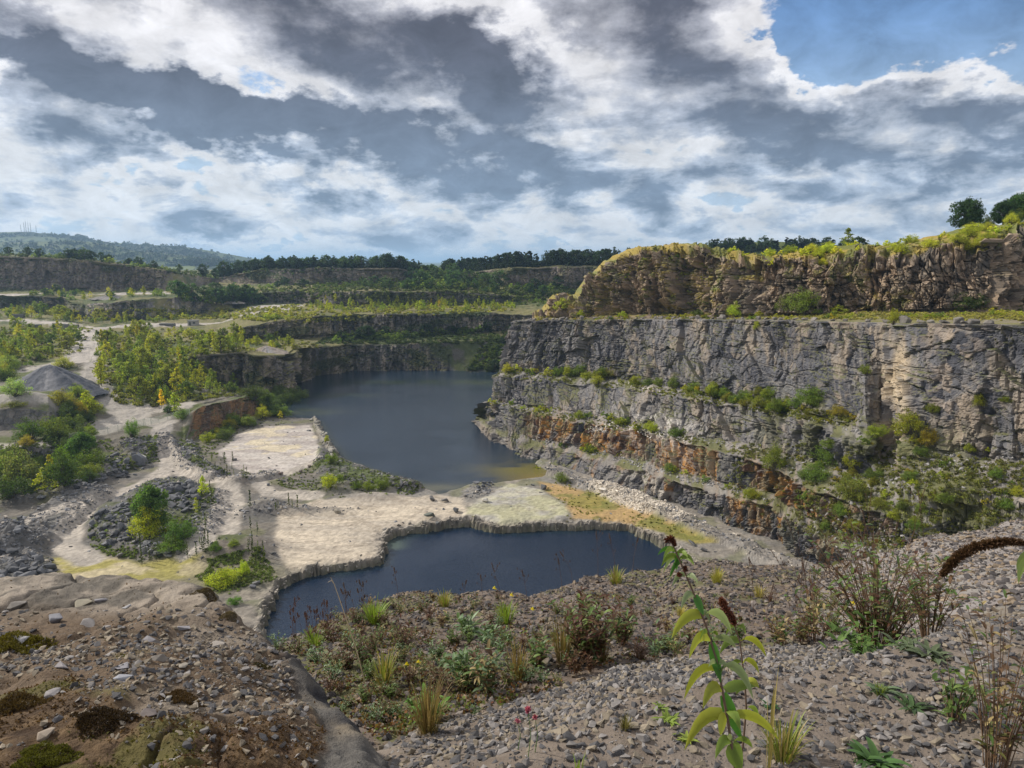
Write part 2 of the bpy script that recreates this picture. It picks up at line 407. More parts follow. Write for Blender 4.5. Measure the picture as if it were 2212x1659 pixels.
# ---------------------------------------------------------------- mossy crag above the bench
OC = [(1150,690,687,686,685,38.5),(1172,688,684,680,679,38.8),(1200,687,668,648,644,39.2),(1230,687,664,643,640,39.6),(1256,687,668,648,645,40),(1285,686,645,605,597,40.3),(1330,686,620,568,558,41),(1375,686,615,545,537,41.5),
      (1412,685,615,540,531,42),(1470,684,618,548,528,42.7),(1519,684,612,538,527,43.5),(1550,683,620,560,541,43.8),(1583,683,625,570,552,44.2),(1650,682,625,570,559,45),(1776,680,625,566,548,46),(1862,678,620,566,538,46.5),
      (1991,674,618,563,530,47.5),(2060,672,615,560,526,48),(2110,670,612,562,515,48.4),(2150,668,600,530,505,48.7),(2212,662,585,512,490,49),(2420,655,575,490,462,50),(2750,650,560,470,440,50)]
xs = np.concatenate([np.linspace(1150, 1290, 180)[:-1], np.linspace(1290, 2750, 1120)])
ox = np.array([c[0] for c in OC])
foot = np.array([PZ(c[0], c[1], c[5]) for c in OC])
def orow(k, dY): return np.array([PY(c[0], c[k], foot[i, 1]+dY) for i, c in enumerate(OC)])
O = [foot+np.array((0, 0, -2.5)), foot, orow(2, 2.5), orow(3, 6), orow(4, 14), None]
O[5] = O[4]+np.array((0, 30, -.5)); O.append(O[5]+np.array((20, 90, -6)))
rows = [np.stack([np.interp(xs, ox, r[:, k]) for k in range(3)], -1) for r in O]
P, ridx = loft(rows, [4, 70, 90, 26, 10, 6])
s = arc(P); z = P[..., 2]
N = normals(blur(P, 10)); N *= np.where(N[..., 1:2] > 0, -1, 1); N[..., 2] = np.abs(N[..., 2])
rowi = np.arange(P.shape[0])[:, None]+np.zeros(P.shape[:2])
d, c1, c2, c3, c4 = rock_relief(s, z, 103, 2.6, 1.7, .8, 1.25)
but = (fbm(s*.045, z*.05, 0, 3, 131)-.5)*13+(fbm(s*.13, z*.09, 0, 4, 132)-.5)*9          # buttresses and gullies
face = ss(rowi, ridx[1], ridx[1]+8)*ss(rowi, ridx[4], ridx[3])
P = P+N*((d*1.0+but)*face)[..., None]*np.array((1, 1, .25))
P[..., 2] += ((fbm(s*.12, 0, 0, 4, 135)-.5)*6+(c2-.5)*3.4+(c3-.5)*1.6)*np.exp(-((rowi-ridx[3])/30.)**2)+(fbm(P[..., 0]*.15, P[..., 1]*.15, 0, 4, 137)-.5)*2.2*ss(rowi, ridx[3], ridx[4])
NN = normals(P); up = np.abs(NN[..., 2])
col = lerp((.11, .09, .072), (.29, .215, .15), ss(.6*fbm(s*.2, z*.3, 0, 5, 141)+.4*c3, .3, .7))
col = lerp(col, (.075, .07, .065), ss(fbm(s*.15, z*.1, 4, 4, 142), .5, .68)*.6)
col = lerp(col, (.36, .29, .22), ss(c4+.4*c2, .95, 1.25)*.6)
mossn = fbm(s*.09, z*.12, 2, 5, 143)
left = ss(xs, 1650, 1450)[None, :]
moss = np.clip(ss(up, .3-.0*left, .6)*ss(mossn+.05*left, .53, .58)+ss(up, .74, .92)*(.2+.45*left)+ss(rowi+16*(c3-.5)+10*(c2-.5), ridx[3]+2, ridx[3]+10), 0, 1)
gc = lerp((.29, .22, .045), (.135, .15, .035), ss(fbm(s*.25, z*.4, 6, 4, 144), .35, .65))
gc = lerp(gc, (.30, .25, .12), ss(fbm(s*.5, z*.6, 8, 4, 145), .6, .75)*.6)
moss = moss*np.maximum(ss(fbm(s*.6, z*.9, 3, 3, 146), .38, .52), ss(rowi, ridx[3]+4, ridx[3]+12))
col = lerp(col, gc, moss*.9)
o = grid_mesh('crag', P, col, MAT['cliff_rock']); o['kind'] = 'structure'

# ---------------------------------------------------------------- far benches, one wall behind the other
xs = np.linspace(-420, 1330, 1500)
DF = rowx([(-420,800,16),(0,800,16),(100,800,16.5),(190,790,16.5),(260,815,14),(330,810,14),(410,808,11),(470,835,6),(547,858,1.5),(632,858,-1),(640,832,-1),(680,816,-1),(756,806,-1),(850,803,-1),(950,804,-1),(1060,808,-1),(1130,812,-1),(1330,812,-1)], xs)
DT = rowx([(-420,790,17),(0,790,17),(190,780,17),(260,795,16),(330,790,16),(400,775,None,3),(420,768,None,3),(523,760,None,3),(547,768,None,3),(615,767,None,3),(634,753,None,4),(756,744,None,4),(850,743,None,5),(950,738,None,9),(1010,737,None,18),(1060,735,None,30),(1130,733,None,35),(1330,733,None,35)], xs, DF)
CF = rowx([(-420,722,21.5),(0,718,21.5),(200,716,21.5),(300,722,21.5),(420,725,21.5),(500,738,19),(600,733,18),(700,727,17),(850,724,17),(1000,720,17),(1118,716,18),(1330,716,18)], xs)
CT = rowx([(-420,708,22.3),(0,707,22.3),(200,706,22.3),(300,710,22.3),(420,712,22.3),(480,712,22.5),(523,704,None,3),(600,693,None,3),(694,681,None,3),(850,678,None,3),(1000,676,None,3),(1118,677,None,3),(1330,677,None,3)], xs, CF)
EF = rowx([(-420,670,27),(0,668,27),(130,668,27),(175,688,24),(205,691,24),(342,691,24),(448,680,25),(500,672,27),(540,655,30),(650,655,30),(700,660,29.5),(760,662,29.5),(850,661,30),(1000,660,30),(1100,655,31),(1180,650,32),(1330,650,32)], xs)
ET = rowx([(-420,640,None,3),(0,638,None,3),(130,640,None,3),(171,654,None,5),(240,652,None,5),(301,644,None,5),(444,640,None,6),(455,655,None,10),(500,655,None,10),(540,632,None,3),(650,628,None,3),(756,630,None,3),(850,628,None,3),(1000,632,None,4),(1100,636,None,4),(1180,645,None,4),(1330,645,None,4)], xs, EF)
GF = rowx([(-420,629,37),(0,629,37),(239,629,37),(386,628,37),(468,611,41),(520,612,41),(600,616,40),(700,616,40),(860,618,40),(900,612,42),(1000,608,43),(1080,616,42),(1120,622,40),(1330,624,40)], xs)
GT = rowx([(-420,548,None,4),(0,551,None,4),(147,558,None,4),(239,568,None,4),(342,582,None,4),(468,603,None,3),(510,592,None,8),(560,582,None,4),(700,578,None,4),(756,579,None,4),(860,580,None,5),(900,586,None,16),(960,590,None,20),(994,589,None,10),(1040,586,None,4),(1100,579,None,4),(1292,573,None,4),(1330,573,None,4)], xs, GF)
BK = GT.copy(); BK[:, 1] += 60; BK[:, 0] *= (BK[:, 1]/GT[:, 1]); BK[:, 2] += 1.
BK2 = GT.copy(); BK2[:, 0] *= 2.2; BK2[:, 1] *= 2.2; BK2[:, 2] = 44
rows = [DF+np.array((0, 0, -4)), DF, DT, CF, CT, EF, ET, GF, GT, BK, BK2]
P, ridx = loft(rows, [3, 60, 14, 42, 20, 34, 16, 46, 8, 8])
s = arc(P); z = P[..., 2]; rowi = np.arange(P.shape[0])[:, None]+np.zeros(P.shape[:2])
N = normals(blur(P, 4)); N *= np.where(N[..., 1:2] > 0, -1, 1); N[..., 2] = np.abs(N[..., 2])
d, c1, c2, c3, c4 = rock_relief(s, z, 203, 2.4, 1.1, .5)
wallm = np.zeros_like(z)
for a in (1, 3, 5, 7): wallm = np.maximum(wallm, (rowi >= ridx[a])*(rowi <= ridx[a+1])*1.)
steep = ss(1-N[..., 2], .3, .7)
P = P+N*((d*1.3+(fbm(s*.04, z*.02, 0, 3, 205)-.5)*7)*steep*np.clip(wallm, 0, 1))[..., None]
P[..., 2] += (fbm(P[..., 0]*.05, P[..., 1]*.05, 0, 5, 207)-.5)*3*(1-steep)*(rowi > ridx[2])*(rowi < ridx[9])
P[..., 2] += (fbm(P[..., 0]*.25, P[..., 1]*.25, 0, 3, 209)-.5)*1.2*(1-steep)*(rowi > ridx[2])
NN = normals(P); up = np.abs(NN[..., 2])
col = lerp((.092, .088, .092), (.19, .172, .162), ss(.7*fbm(s*.12, z*.12, 0, 5, 211)+.3*c3, .35, .65))
col = lerp(col, (.32, .27, .22), ss(fbm(s*.35, z*.05, 0, 4, 213)+.12*c2, .60, .72)*.8)
col = col*(.62+.76*ss(fbm(s*.8, z*.07, 9, 3, 214), .3, .7))[..., None]
col = lerp(col, (.36, .30, .25), ss(c2, .86, .93)*ss(c3, .3, .6)*.6)
col = lerp(col, (.05, .052, .05), ss(fbm(s*.3, z*.04, 7, 4, 215), .58, .7)*.6)
gw = ss(rowi, ridx[7]-2, ridx[7]+4)
col = lerp(col, (.20, .15, .125), gw*.45)
lakew = (rowi <= ridx[2]+1)
leftD = lakew*ss(P[..., 0], -95, -110)
col = lerp(col, (.17, .145, .12), leftD*.45)
flat = np.clip(1-wallm+(up > .62), 0, 1)
fn = fbm(P[..., 0]*.035, P[..., 1]*.05, 0, 5, 221); fn2 = fbm(P[..., 0]*.2, P[..., 1]*.25, 0, 4, 223)
g = lerp((.060, .080, .022), (.155, .145, .055), ss(fn, .40, .60))
g = lerp(g, (.20, .165, .085), ss(fn2, .52, .68)*.55)
col = lerp(col, g, flat*.95)
col = lerp(col, (.050, .068, .022), (1-flat)*ss(fbm(s*.05, z*.14, 3, 5, 225), .58, .66)*.8)
# scree and greenery at the closed end of the lake
te = lakew*ss(P[..., 0]/P[..., 1]+.10*(fbm(s*.05, z*.12, 4, 5, 226)-.5)+.0022*(z-8), -.125, -.085)
col = lerp(col, lerp((.075, .07, .065), (.045, .06, .022), ss(fbm(s*.12, z*.12, 1, 4, 227), .42, .55)), te*.9)
# pale haul tracks on the benches
def near_path(P, pts, w):
    Q = np.array([PZ(*p) for p in pts]); best = np.full(P.shape[:2], 1e9)
    for a, b in zip(Q[:-1], Q[1:]):
        ab = (b-a)[:2]; L = (ab**2).sum()+1e-9
        t = np.clip(((P[..., 0]-a[0])*ab[0]+(P[..., 1]-a[1])*ab[1])/L, 0, 1)
        best = np.minimum(best, np.hypot(P[..., 0]-a[0]-t*ab[0], P[..., 1]-a[1]-t*ab[1]))
    return ss(best+(fbm(P[..., 0]*.25, P[..., 1]*.25, 0, 3, 231)-.5)*w*.9, w*1.15, w*.8)
TRK = (.44, .40, .36)
tr = near_path(P, [(-200,700,23),(20,694,23.2),(120,699,22.8),(200,709,22.2),(260,705,22.5),(420,702,23.2),(520,690,25),(620,672,28)], 7)
tr = np.maximum(tr, near_path(P, [(560,668,28.3),(640,660,29.5)], 13))
tr = np.maximum(tr, near_path(P, [(-30,634,37),(60,634,37)], 12)); tr = np.maximum(tr, near_path(P, [(240,634,36.5),(330,633,37)], 14))
tr = np.maximum(tr, near_path(P, [(195,712,22),(190,745,19.5),(170,780,17),(90,800,16)], 7))
tr = np.maximum(tr, near_path(P, [(1135,640,33),(1120,615,41)], 4))
col = lerp(col, lerp(TRK, (.30, .275, .25), fn2), np.clip(tr*flat*(rowi < ridx[8]), 0, 1))
o = grid_mesh('quarry_benches', P, col, MAT['far_rock']); o['kind'] = 'structure'

# ---------------------------------------------------------------- terraces at the left, from the floor up to the haul road
xs = np.linspace(-420, 640, 800)
F0 = rowx([(-420,1012,2),(0,1010,3),(60,1006,3),(100,1004,3),(130,1010,2),(200,1008,1.2),(280,1000,1),(340,992,.8),(400,966,.8),(425,945,.8),(441,936,1),(500,915,1),(554,898,.6),(600,880,-1),(640,862,-1)], xs)
F1 = rowx([(-420,968,7.7),(0,968,7.7),(95,967,7.7),(125,968,6),(200,955,5.5),(345,930,5.5),(395,905,7),(425,884,None,2),(441,877,None,2),(500,863,None,2),(547,853,None,2),(565,862,None,3),(600,876,None,2),(640,860,None,2)], xs, F0)
F2 = rowx([(-420,930,8),(0,930,8),(110,927,8),(160,925,6.8),(250,905,6.5),(345,900,6.5),(400,885,8),(441,872,9.3),(500,858,9),(547,850,8),(600,873,-.5),(640,858,-1)], xs)
F3 = rowx([(-420,885,None,3),(0,884,None,3),(60,883,None,3),(105,888,None,3),(125,900,None,6),(165,905,8),(250,885,8),(345,885,7.5),(400,876,9),(441,868,9.8),(500,856,9.2),(547,848,8),(600,872,-.5),(640,857,-1)], xs, F2)
F4 = rowx([(-420,850,15),(0,852,15),(100,850,15),(170,855,13.5),(205,860,11),(260,873,9),(345,878,8.2),(420,866,9.5),(470,858,8),(547,847,6),(600,870,-.5),(640,856,-1)], xs)
DF2 = np.stack([np.interp(xs, np.linspace(-420, 1330, 1500), DF[:, k]) for k in range(3)], -1)
DF2[:, 1] += .5
rows = [F0+np.array((0, -3, -5)), F0, F1, F2, F3, F4, DF2, DF2+np.array((0, 6, 1.0))]
P, ridx = loft(rows, [4, 50, 14, 46, 20, 40, 3])
s = arc(P); z = P[..., 2]; rowi = np.arange(P.shape[0])[:, None]+np.zeros(P.shape[:2])
N = normals(blur(P, 4)); N *= np.where(N[..., 1:2] > 0, -1, 1); N[..., 2] = np.abs(N[..., 2])
steep = ss(1-N[..., 2], .35, .75)
d, c1, c2, c3, c4 = rock_relief(s, z, 303, .9, .6, .3, 1.2)
P = P+N*(d*steep)[..., None]
P[..., 2] += ((fbm(P[..., 0]*.08, P[..., 1]*.08, 0, 4, 307)-.5)*1.6+(fbm(P[..., 0]*.5, P[..., 1]*.5, 0, 3, 308)-.5)*.5)*(1-steep)*ss(z, 0, 2)
Q = P
def gauss(P, x, y, z, r, ry=None):
    c = PZ(x, y, z); ry = ry or r
    return np.exp(-((P[..., 0]-c[0])/r)**2-((P[..., 1]-c[1])/ry)**2)
# sand heap in front of the spoil cone
P[..., 2] += 3.5*gauss(P, 60, 868, 14.5, 13, 6)
NN = normals(P); up = np.abs(NN[..., 2])
xw = P[..., 0]; yw = P[..., 1]
fn = fbm(xw*.08, yw*.08, 0, 5, 311); fn2 = fbm(xw*.5, yw*.5, 0, 4, 313)
col = lerp((.10, .098, .10), (.20, .18, .165), c3)
orn = ss(xs, 400, 430)[None, :]*ss(xs, 600, 560)[None, :]*(rowi < ridx[2]+2)
col = lerp(col, lerp((.30, .165, .07), (.16, .10, .065), ss(fbm(s*.5, z*.1, 0, 4, 317), .4, .6)), orn*.85)
soil = lerp((.15, .135, .11), (.085, .10, .035), ss(fn, .44, .54))
col = lerp(col, soil, ss(up, .5, .75))
road = near_path(P, [(195,712,22),(192,745,19.5),(205,780,16.5),(205,820,14),(215,850,11),(250,885,7.5),(300,905,6.5),(350,915,6)], 4.6)
road = np.maximum(road, near_path(P, [(200,770,17),(130,790,16.5),(40,803,16),(-40,812,16)], 4.5))
road = np.maximum(road, near_path(P, [(300,885,7.5),(280,905,6.3),(210,930,6),(200,925,6)], 6.5))
road = np.maximum(road, near_path(P, [(350,905,6.5),(350,940,5),(362,985,1.2)], 3.))
road = np.maximum(road, near_path(P, [(330,880,8),(400,872,9.4)], 3.5))
RD = lerp((.38, .345, .305), (.27, .25, .225), fn2)
sandh = gauss(P, 60, 866, 14.5, 16, 8)
col = lerp(col, (.27, .25, .225), ss(sandh, .25, .5))
col = lerp(col, RD, np.clip(road*ss(up, .4, .6), 0, 1))
ledge = near_path(P, [(-40,962,7.8),(80,962,7.8)], 4)
col = lerp(col, (.36, .33, .29), ledge*ss(up, .5, .7)*.8)
o = grid_mesh('terraces', P, col, MAT['floor_rock']); o['kind'] = 'structure'

# ---------------------------------------------------------------- quarry floor
def inpoly(x, y, poly):
    r = np.zeros(x.shape, bool); n = len(poly)
    for i in range(n):
        x1, y1 = poly[i][:2]; x2, y2 = poly[(i+1) % n][:2]
        c = ((y1 > y) != (y2 > y)) & (x < (x2-x1)*(y-y1)/(y2-y1+1e-12)+x1); r ^= c
    return r
def pdist(x, y, poly, closed=True):
    best = np.full(x.shape, 1e9); n = len(poly)
    for i in range(n if closed else n-1):
        a = np.array(poly[i][:2]); b = np.array(poly[(i+1) % n][:2]); ab = b-a; L = (ab**2).sum()+1e-9
        t = np.clip(((x-a[0])*ab[0]+(y-a[1])*ab[1])/L, 0, 1)
        best = np.minimum(best, np.hypot(x-a[0]-t*ab[0], y-a[1]-t*ab[1]))
    return best
def sdf(x, y, poly):
    return pdist(x, y, poly)*np.where(inpoly(x, y, poly), -1, 1)
LAKE = [PZ(x, y, 0) for x, y in [(560,893),(600,900),(622,906),(684,909),(697,930),(720,961),(742,993),(779,1008),(852,1033),(911,1047),(927,1060),(955,1071),(990,1060),(1018,1047),(1062,1049),(1101,1041),(1165,1035),(1190,1022),(1160,1000),(1187,985),(1300,960),(1250,780),(600,780),(540,860)]]
POOL = [PZ(x, y, 1) for x, y in [(567,1306),(589,1262),(632,1233),(681,1221),(759,1211),(823,1199),(823,1169),(833,1147),(901,1133),(974,1120),(1023,1117),(1072,1130),(1121,1131),(1218,1126),(1316,1123),(1365,1128),(1414,1150),(1463,1179),(1500,1205),(1510,1260),(1350,1330),(1100,1400),(800,1440),(600,1420),(560,1350)]]
STEP = .42
gx = np.arange(-215, 100, STEP); gy = np.arange(58, 330, STEP)
XX, YY = np.meshgrid(gx, gy)
wx = XX+(fbm(XX*.12, YY*.12, 0, 4, 401)-.5)*3.2; wy = YY+(fbm(XX*.12, YY*.12, 7, 4, 402)-.5)*3.2
wx += (fbm(XX*.6, YY*.6, 0, 2, 403)-.5)*.9; wy += (fbm(XX*.6, YY*.6, 7, 2, 404)-.5)*.9
sl = sdf(wx, wy, LAKE); sp = sdf(XX*.5+wx*.5, YY*.5+wy*.5, POOL)
sp = sp+(facet(XX/2.2, YY/2.2, 440)[0])*.45+(facet(XX/.9, YY/.9, 441)[0])*.22
fl1 = fbm(XX*.06, YY*.06, 0, 4, 405); fl2 = fbm(XX*.35, YY*.35, 0, 4, 406); fl3 = fbm(XX*1.1, YY*1.1, 0, 2, 407)
Z = 1.0+(fl1-.5)*.5+(fl2-.5)*.28+(fl3-.5)*.12
def g2(x, y, rx, ry, rot=0, p=1., z=1):
    c = PZ(x, y, z); a = math.radians(rot)
    dx, dy = XX-c[0], YY-c[1]; u = dx*math.cos(a)+dy*math.sin(a); v = -dx*math.sin(a)+dy*math.cos(a)
    return np.exp(-(((u/rx)**2+(v/ry)**2)**p))
def segm(pts, w, z=1):
    return ss(pdist(wx, wy, [PZ(a, b, z) for a, b in pts], False), w*1.25, w*.75)
rub = (fl2-.3)*1.3
def poly_m(pts, soft=1.0, z=1):
    return ss(sdf(wx, wy, [PZ(a, b, z) for a, b in pts]), soft, -soft)
M = {}
M['pile'] = poly_m([(185,1140),(240,1085),(330,1040),(400,1035),(440,1070),(480,1065),(490,1110),(470,1150),(420,1185),(330,1205),(250,1185),(200,1160)], 2.2)
Z += M['pile']*(1.2+1.5*g2(405, 1085, 9, 7)+1.2*g2(250, 1125, 9, 6)+rub*.7)
M['heap'] = g2(490, 1192, 10.5, 6.5, 0, 1.6); Z += M['heap']*(2.6+rub*.4)
M['heap2'] = g2(580, 1098, 6.5, 3.6, 0, 1.3); Z += M['heap2']*2.3
M['heap3'] = g2(610, 1108, 15, 2.6, 5, 1.5); Z += M['heap3']*(.9+rub)
M['berm'] = segm([(400,985),(415,1010),(450,1028),(520,1042),(580,1030)], 2.6); Z += M['berm']*(.9+rub*.8)
M['bermL'] = segm([(390,960),(400,990),(420,1015),(455,1030)], 3.8); Z += M['bermL']*(1.2+rub*.6)
M['bank'] = poly_m([(686,975),(725,985),(760,1008),(850,1036),(915,1050),(880,1064),(800,1058),(740,1060),(690,1040),(680,1010)], 1.6); Z += M['bank']*(1.5+rub*1.2)
M['rim'] = segm([(680,905),(694,930),(712,960),(722,985)], 1.4); Z += M['rim']*1.0
M['patch'] = g2(705, 1063, 9, 3, 0, 1.3); Z += M['patch']*(.9+rub)
M['mnd'] = g2(815, 1075, 7, 2.6, 0, 1.4); Z += M['mnd']*1.3
M['mnd2'] = g2(505, 1047, 5.5, 2.2, 0, 1.3); Z += M['mnd2']*1.2
M['bankL'] = segm([(60,1075),(130,1065),(230,1020),(300,985),(330,965)], 5.5); Z += M['bankL']*(1.5+rub)
M['dl'] = segm([(150,985),(230,970),(320,975)], 8.); Z += M['dl']*(2.0+rub*1.5)
M['rubL'] = segm([(-80,1230),(0,1200),(60,1170),(120,1120),(190,1070)], 5.5); Z += M['rubL']*(1.6+rub*1.6)
M['rubL2'] = poly_m([(-120,1330),(-120,1150),(30,1160),(85,1195),(120,1240),(80,1300)], 2.); Z += M['rubL2']*(2.2+rub*1.8)
M['spit'] = poly_m([(1005,1052),(1060,1040),(1075,1056),(1040,1072),(1000,1078)], 1.2); Z += M['spit']*(.2+rub*.4)
M['slab'] = poly_m([(600,1110),(690,1080),(840,1078),(950,1068),(1000,1075),(1020,1112),(900,1130),(830,1143),(815,1200),(700,1215),(630,1230),(590,1190)], .8)
M['slab2'] = poly_m([(470,975),(520,935),(575,921),(672,918),(690,950),(685,990),(640,1015),(560,1028),(500,1008)], .8); Z += M['slab2']*(-.1)
M['shelf'] = poly_m([(1010,1112),(1040,1075),(1110,1045),(1170,1058),(1210,1085),(1240,1100),(1215,1122),(1075,1128)], 1.2); Z += M['shelf']*.35
M['och'] = poly_m([(1165,1040),(1200,1045),(1290,1068),(1400,1100),(1480,1130),(1560,1175),(1500,1175),(1420,1145),(1330,1120),(1235,1118),(1225,1085),(1180,1060)], 1.)
M['toe'] = segm([(1150,1000),(1230,1035),(1330,1070),(1420,1105),(1520,1150),(1620,1190),(1760,1250)], 2.6); Z += M['toe']*(.9+rub*.9)
M['scree'] = poly_m([(1270,1048),(1340,1055),(1430,1095),(1500,1118),(1470,1128),(1390,1108),(1290,1072)], 1.2); Z += M['scree']*(.7+rub*.4)
M['alg'] = poly_m([(110,1205),(190,1195),(300,1215),(420,1200),(440,1240),(300,1260),(120,1250)], 1.5)
M['rimF'] = segm([(500,1330),(560,1320),(575,1290),(600,1250),(640,1228)], 3.)
M['fwd'] = poly_m([(480,1300),(560,1290),(570,1340),(620,1420),(420,1420)], 1.5)
# shore: down into the water
Zl = -.55*np.clip(-sl, 0, None)-.2
steepshore = ss(sl, -.5, 1.4)
Z = np.where(sl < 1.4, Z*steepshore+(1-steepshore)*np.maximum(Zl, -6), Z)
depth = np.clip((-sp)/.7, 0, 1)
q1 = facet(XX/1.7, YY/1.7, 451)[0]; q2 = facet(XX/1.1, YY/1.1, 452)[0]; q3 = fbm(XX*.25, YY*.25, 0, 3, 453)-.5
e1 = ss(-sp+.3*q1, -.1, .3); e2 = ss(-sp-.7-1.6*q3+.6*q2, -.2, .4)
Z = Z-np.exp(-(sp/1.8)**2)*(sp > -1)*ss(fbm(XX*.22, YY*.22, 4, 3, 471), .42, .62)*.75*(1-e1)
Z = Z-e1*(.55+.35*q2)-e2*(2.6+.6*q1)
lip = np.exp(-(sp/1.1)**2)*(sp > -.2); Z += lip*(fl3-.3)*.8
P = np.stack([XX, YY, Z], -1)
col = lerp((.31, .275, .23), (.21, .19, .165), ss(fl1*.5+fl2*.5, .35, .62))
col = lerp(col, (.20, .19, .175), ss(fbm(XX*.09, YY*.2, 3, 5, 411), .46, .60)*.8)
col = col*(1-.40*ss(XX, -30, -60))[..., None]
veg_n = fbm(XX*.14, YY*.14, 5, 5, 413)
G1 = lerp((.075, .095, .03), (.17, .165, .065), fl2)
col = lerp(col, G1, ss(veg_n, .56, .66)*.5)
def paint(m, c, k=1.): 
    global col
    col = lerp(col, c, np.clip(m, 0, 1)*k)
paint(M['slab'], lerp((.52, .45, .355), (.41, .36, .295), ss(fbm(XX*.07, YY*.3, 0, 5, 415), .35, .65)))
paint(M['slab2'], lerp((.36, .32, .295), (.47, .43, .39), ss(fbm(XX*.1, YY*.35, 0, 5, 417), .42, .6)))
paint(M['slab2']*ss(fbm(XX*.12, YY*.12, 2, 3, 418), .55, .63), (.58, .50, .34), .7)
paint(M['shelf'], lerp((.44, .42, .33), (.33, .315, .29), ss(fl2, .35, .65)))
paint(M['shelf']*ss(veg_n, .47, .6), (.34, .33, .16), .5)
oc = lerp((.38, .26, .12), (.25, .21, .06), ss(fbm(XX*.1, YY*.1, 4, 4, 419), .42, .58))
paint(M['och'], oc); paint(M['och']*ss(fbm(XX*.3, YY*.3, 4, 4, 420), .52, .62), (.14, .15, .035), .7)
paint(M['toe'], lerp((.14, .135, .13), (.28, .25, .22), fl3), .85)
paint(M['scree'], lerp((.62, .56, .47), (.42, .38, .32), fl3))
dk = lerp((.085, .085, .088), (.18, .17, .16), fl3)
for k_ in ('pile', 'berm', 'bermL', 'rubL', 'rubL2', 'dl', 'bankL', 'heap3'): paint(M[k_], dk, .85)
paint(M['pile']*ss(veg_n, .45, .55), (.085, .10, .035), .7); paint(M['bankL']*ss(veg_n, .42, .55), (.16, .15, .07), .7)
paint(M['bank'], lerp((.10, .098, .095), (.085, .11, .035), ss(veg_n, .42, .55)), .9)
paint(M['patch'], (.13, .125, .08), .8)
paint(M['heap'], lerp((.17, .145, .12), (.085, .10, .035), ss(veg_n, .47, .58)), .9)
paint(M['heap2'], (.25, .225, .20), .8); paint(M['mnd'], (.30, .265, .23), .9); paint(M['mnd2'], (.27, .235, .20), .9)
paint(M['rim'], (.34, .31, .26), .8)
ac = lerp((.30, .265, .08), (.44, .375, .24), ss(fbm(XX*.18, YY*.3, 0, 4, 423), .40, .58))
paint(M['alg'], ac)
paint(g2(480, 1245, 16, 5), (.20, .185, .07), .6)
crk = np.exp(-(np.abs(fbm(XX*.11+YY*.05, YY*.30, 3, 4, 461)-.5)/.010)**2)+np.exp(-(np.abs(fbm(XX*.05, YY*.16+XX*.08, 8, 4, 462)-.5)/.008)**2)
paint(crk*np.maximum.reduce([M['slab'], M['slab2'], M['shelf']]), (.24, .20, .16), .55)
paint(ss(fbm(XX*.35, YY*.8, 6, 4, 463), .55, .68)*M['slab'], (.33, .28, .22), .6)
roadm = np.maximum.reduce([segm([(362,975),(368,1000),(392,1022),(430,1038),(500,1042),(580,1034),(640,1015),(676,1000)], 2.2), segm([(350,940),(362,985),(368,1000),(340,1030),(260,1065),(150,1110),(60,1140),(-120,1165)], 2.8),
                           segm([(500,1040),(490,1060),(495,1110),(470,1160),(420,1200)], 3.2), segm([(560,1040),(580,1065),(680,1075)], 2.4), segm([(200,1090),(150,1140),(140,1180),(200,1210)], 2.6)])
rut = np.abs(((pdist(wx, wy, [PZ(a, b, 1) for a, b in [(350,940),(362,985),(368,1000),(340,1030),(260,1065),(150,1110),(60,1140),(-120,1165)]], False)) % 1.9)-.95)
paint(roadm, lerp((.44, .395, .34), (.32, .29, .255), ss(fl2, .3, .7)))
paint(roadm*ss(rut, .35, .15), (.27, .24, .21), .5)
lipm = np.exp(-(sp/1.0)**2)
paint(lipm*(sp > -.1), (.36, .32, .27), .5)
wet = ss(-sp, -.25, .15); paint(wet, lerp((.25, .22, .18), (.10, .092, .08), ss(fbm(XX*1.3, YY*1.3, 2, 4, 431), .35, .6)), .95)
paint(ss(P[..., 2], .15, -.3), lerp((.15, .145, .10), (.09, .10, .05), ss(-sl, 0, 6)), 1.)
vtx = (sl < -14)
cen = .25*(vtx[:-1, :-1].astype(float)+vtx[1:, :-1]+vtx[:-1, 1:]+vtx[1:, 1:])
col = col*.93*(.72+.56*vn(XX*2.3, YY*2.3, 0, 465))[..., None]
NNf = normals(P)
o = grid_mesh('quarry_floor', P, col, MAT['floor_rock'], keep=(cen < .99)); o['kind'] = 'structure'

# ---------------------------------------------------------------- wide ground out to the horizon
def plain(name, zz, y0, y1, x0, x1, n, colr, mat):
    gx = np.linspace(x0, x1, n); gy = np.linspace(y0, y1, n); A, Bq = np.meshgrid(gx, gy)
    P = np.stack([A, Bq, zz+(fbm(A*.001, Bq*.001, 0, 4, 9)-.5)*14], -1)
    c = lerp(colr, (.05, .07, .03), fbm(A*.004, Bq*.004, 0, 4, 12))
    o = grid_mesh(name, P, c, mat, True); o['kind'] = 'structure'; return o
plain('ground', 34, 760, 30000, -26000, 26000, 200, (.10, .13, .05), MAT['far_rock'])
plain('ground_behind', -8, -700, 1400, -1500, 1500, 60, (.14, .14, .09), MAT['far_rock'])

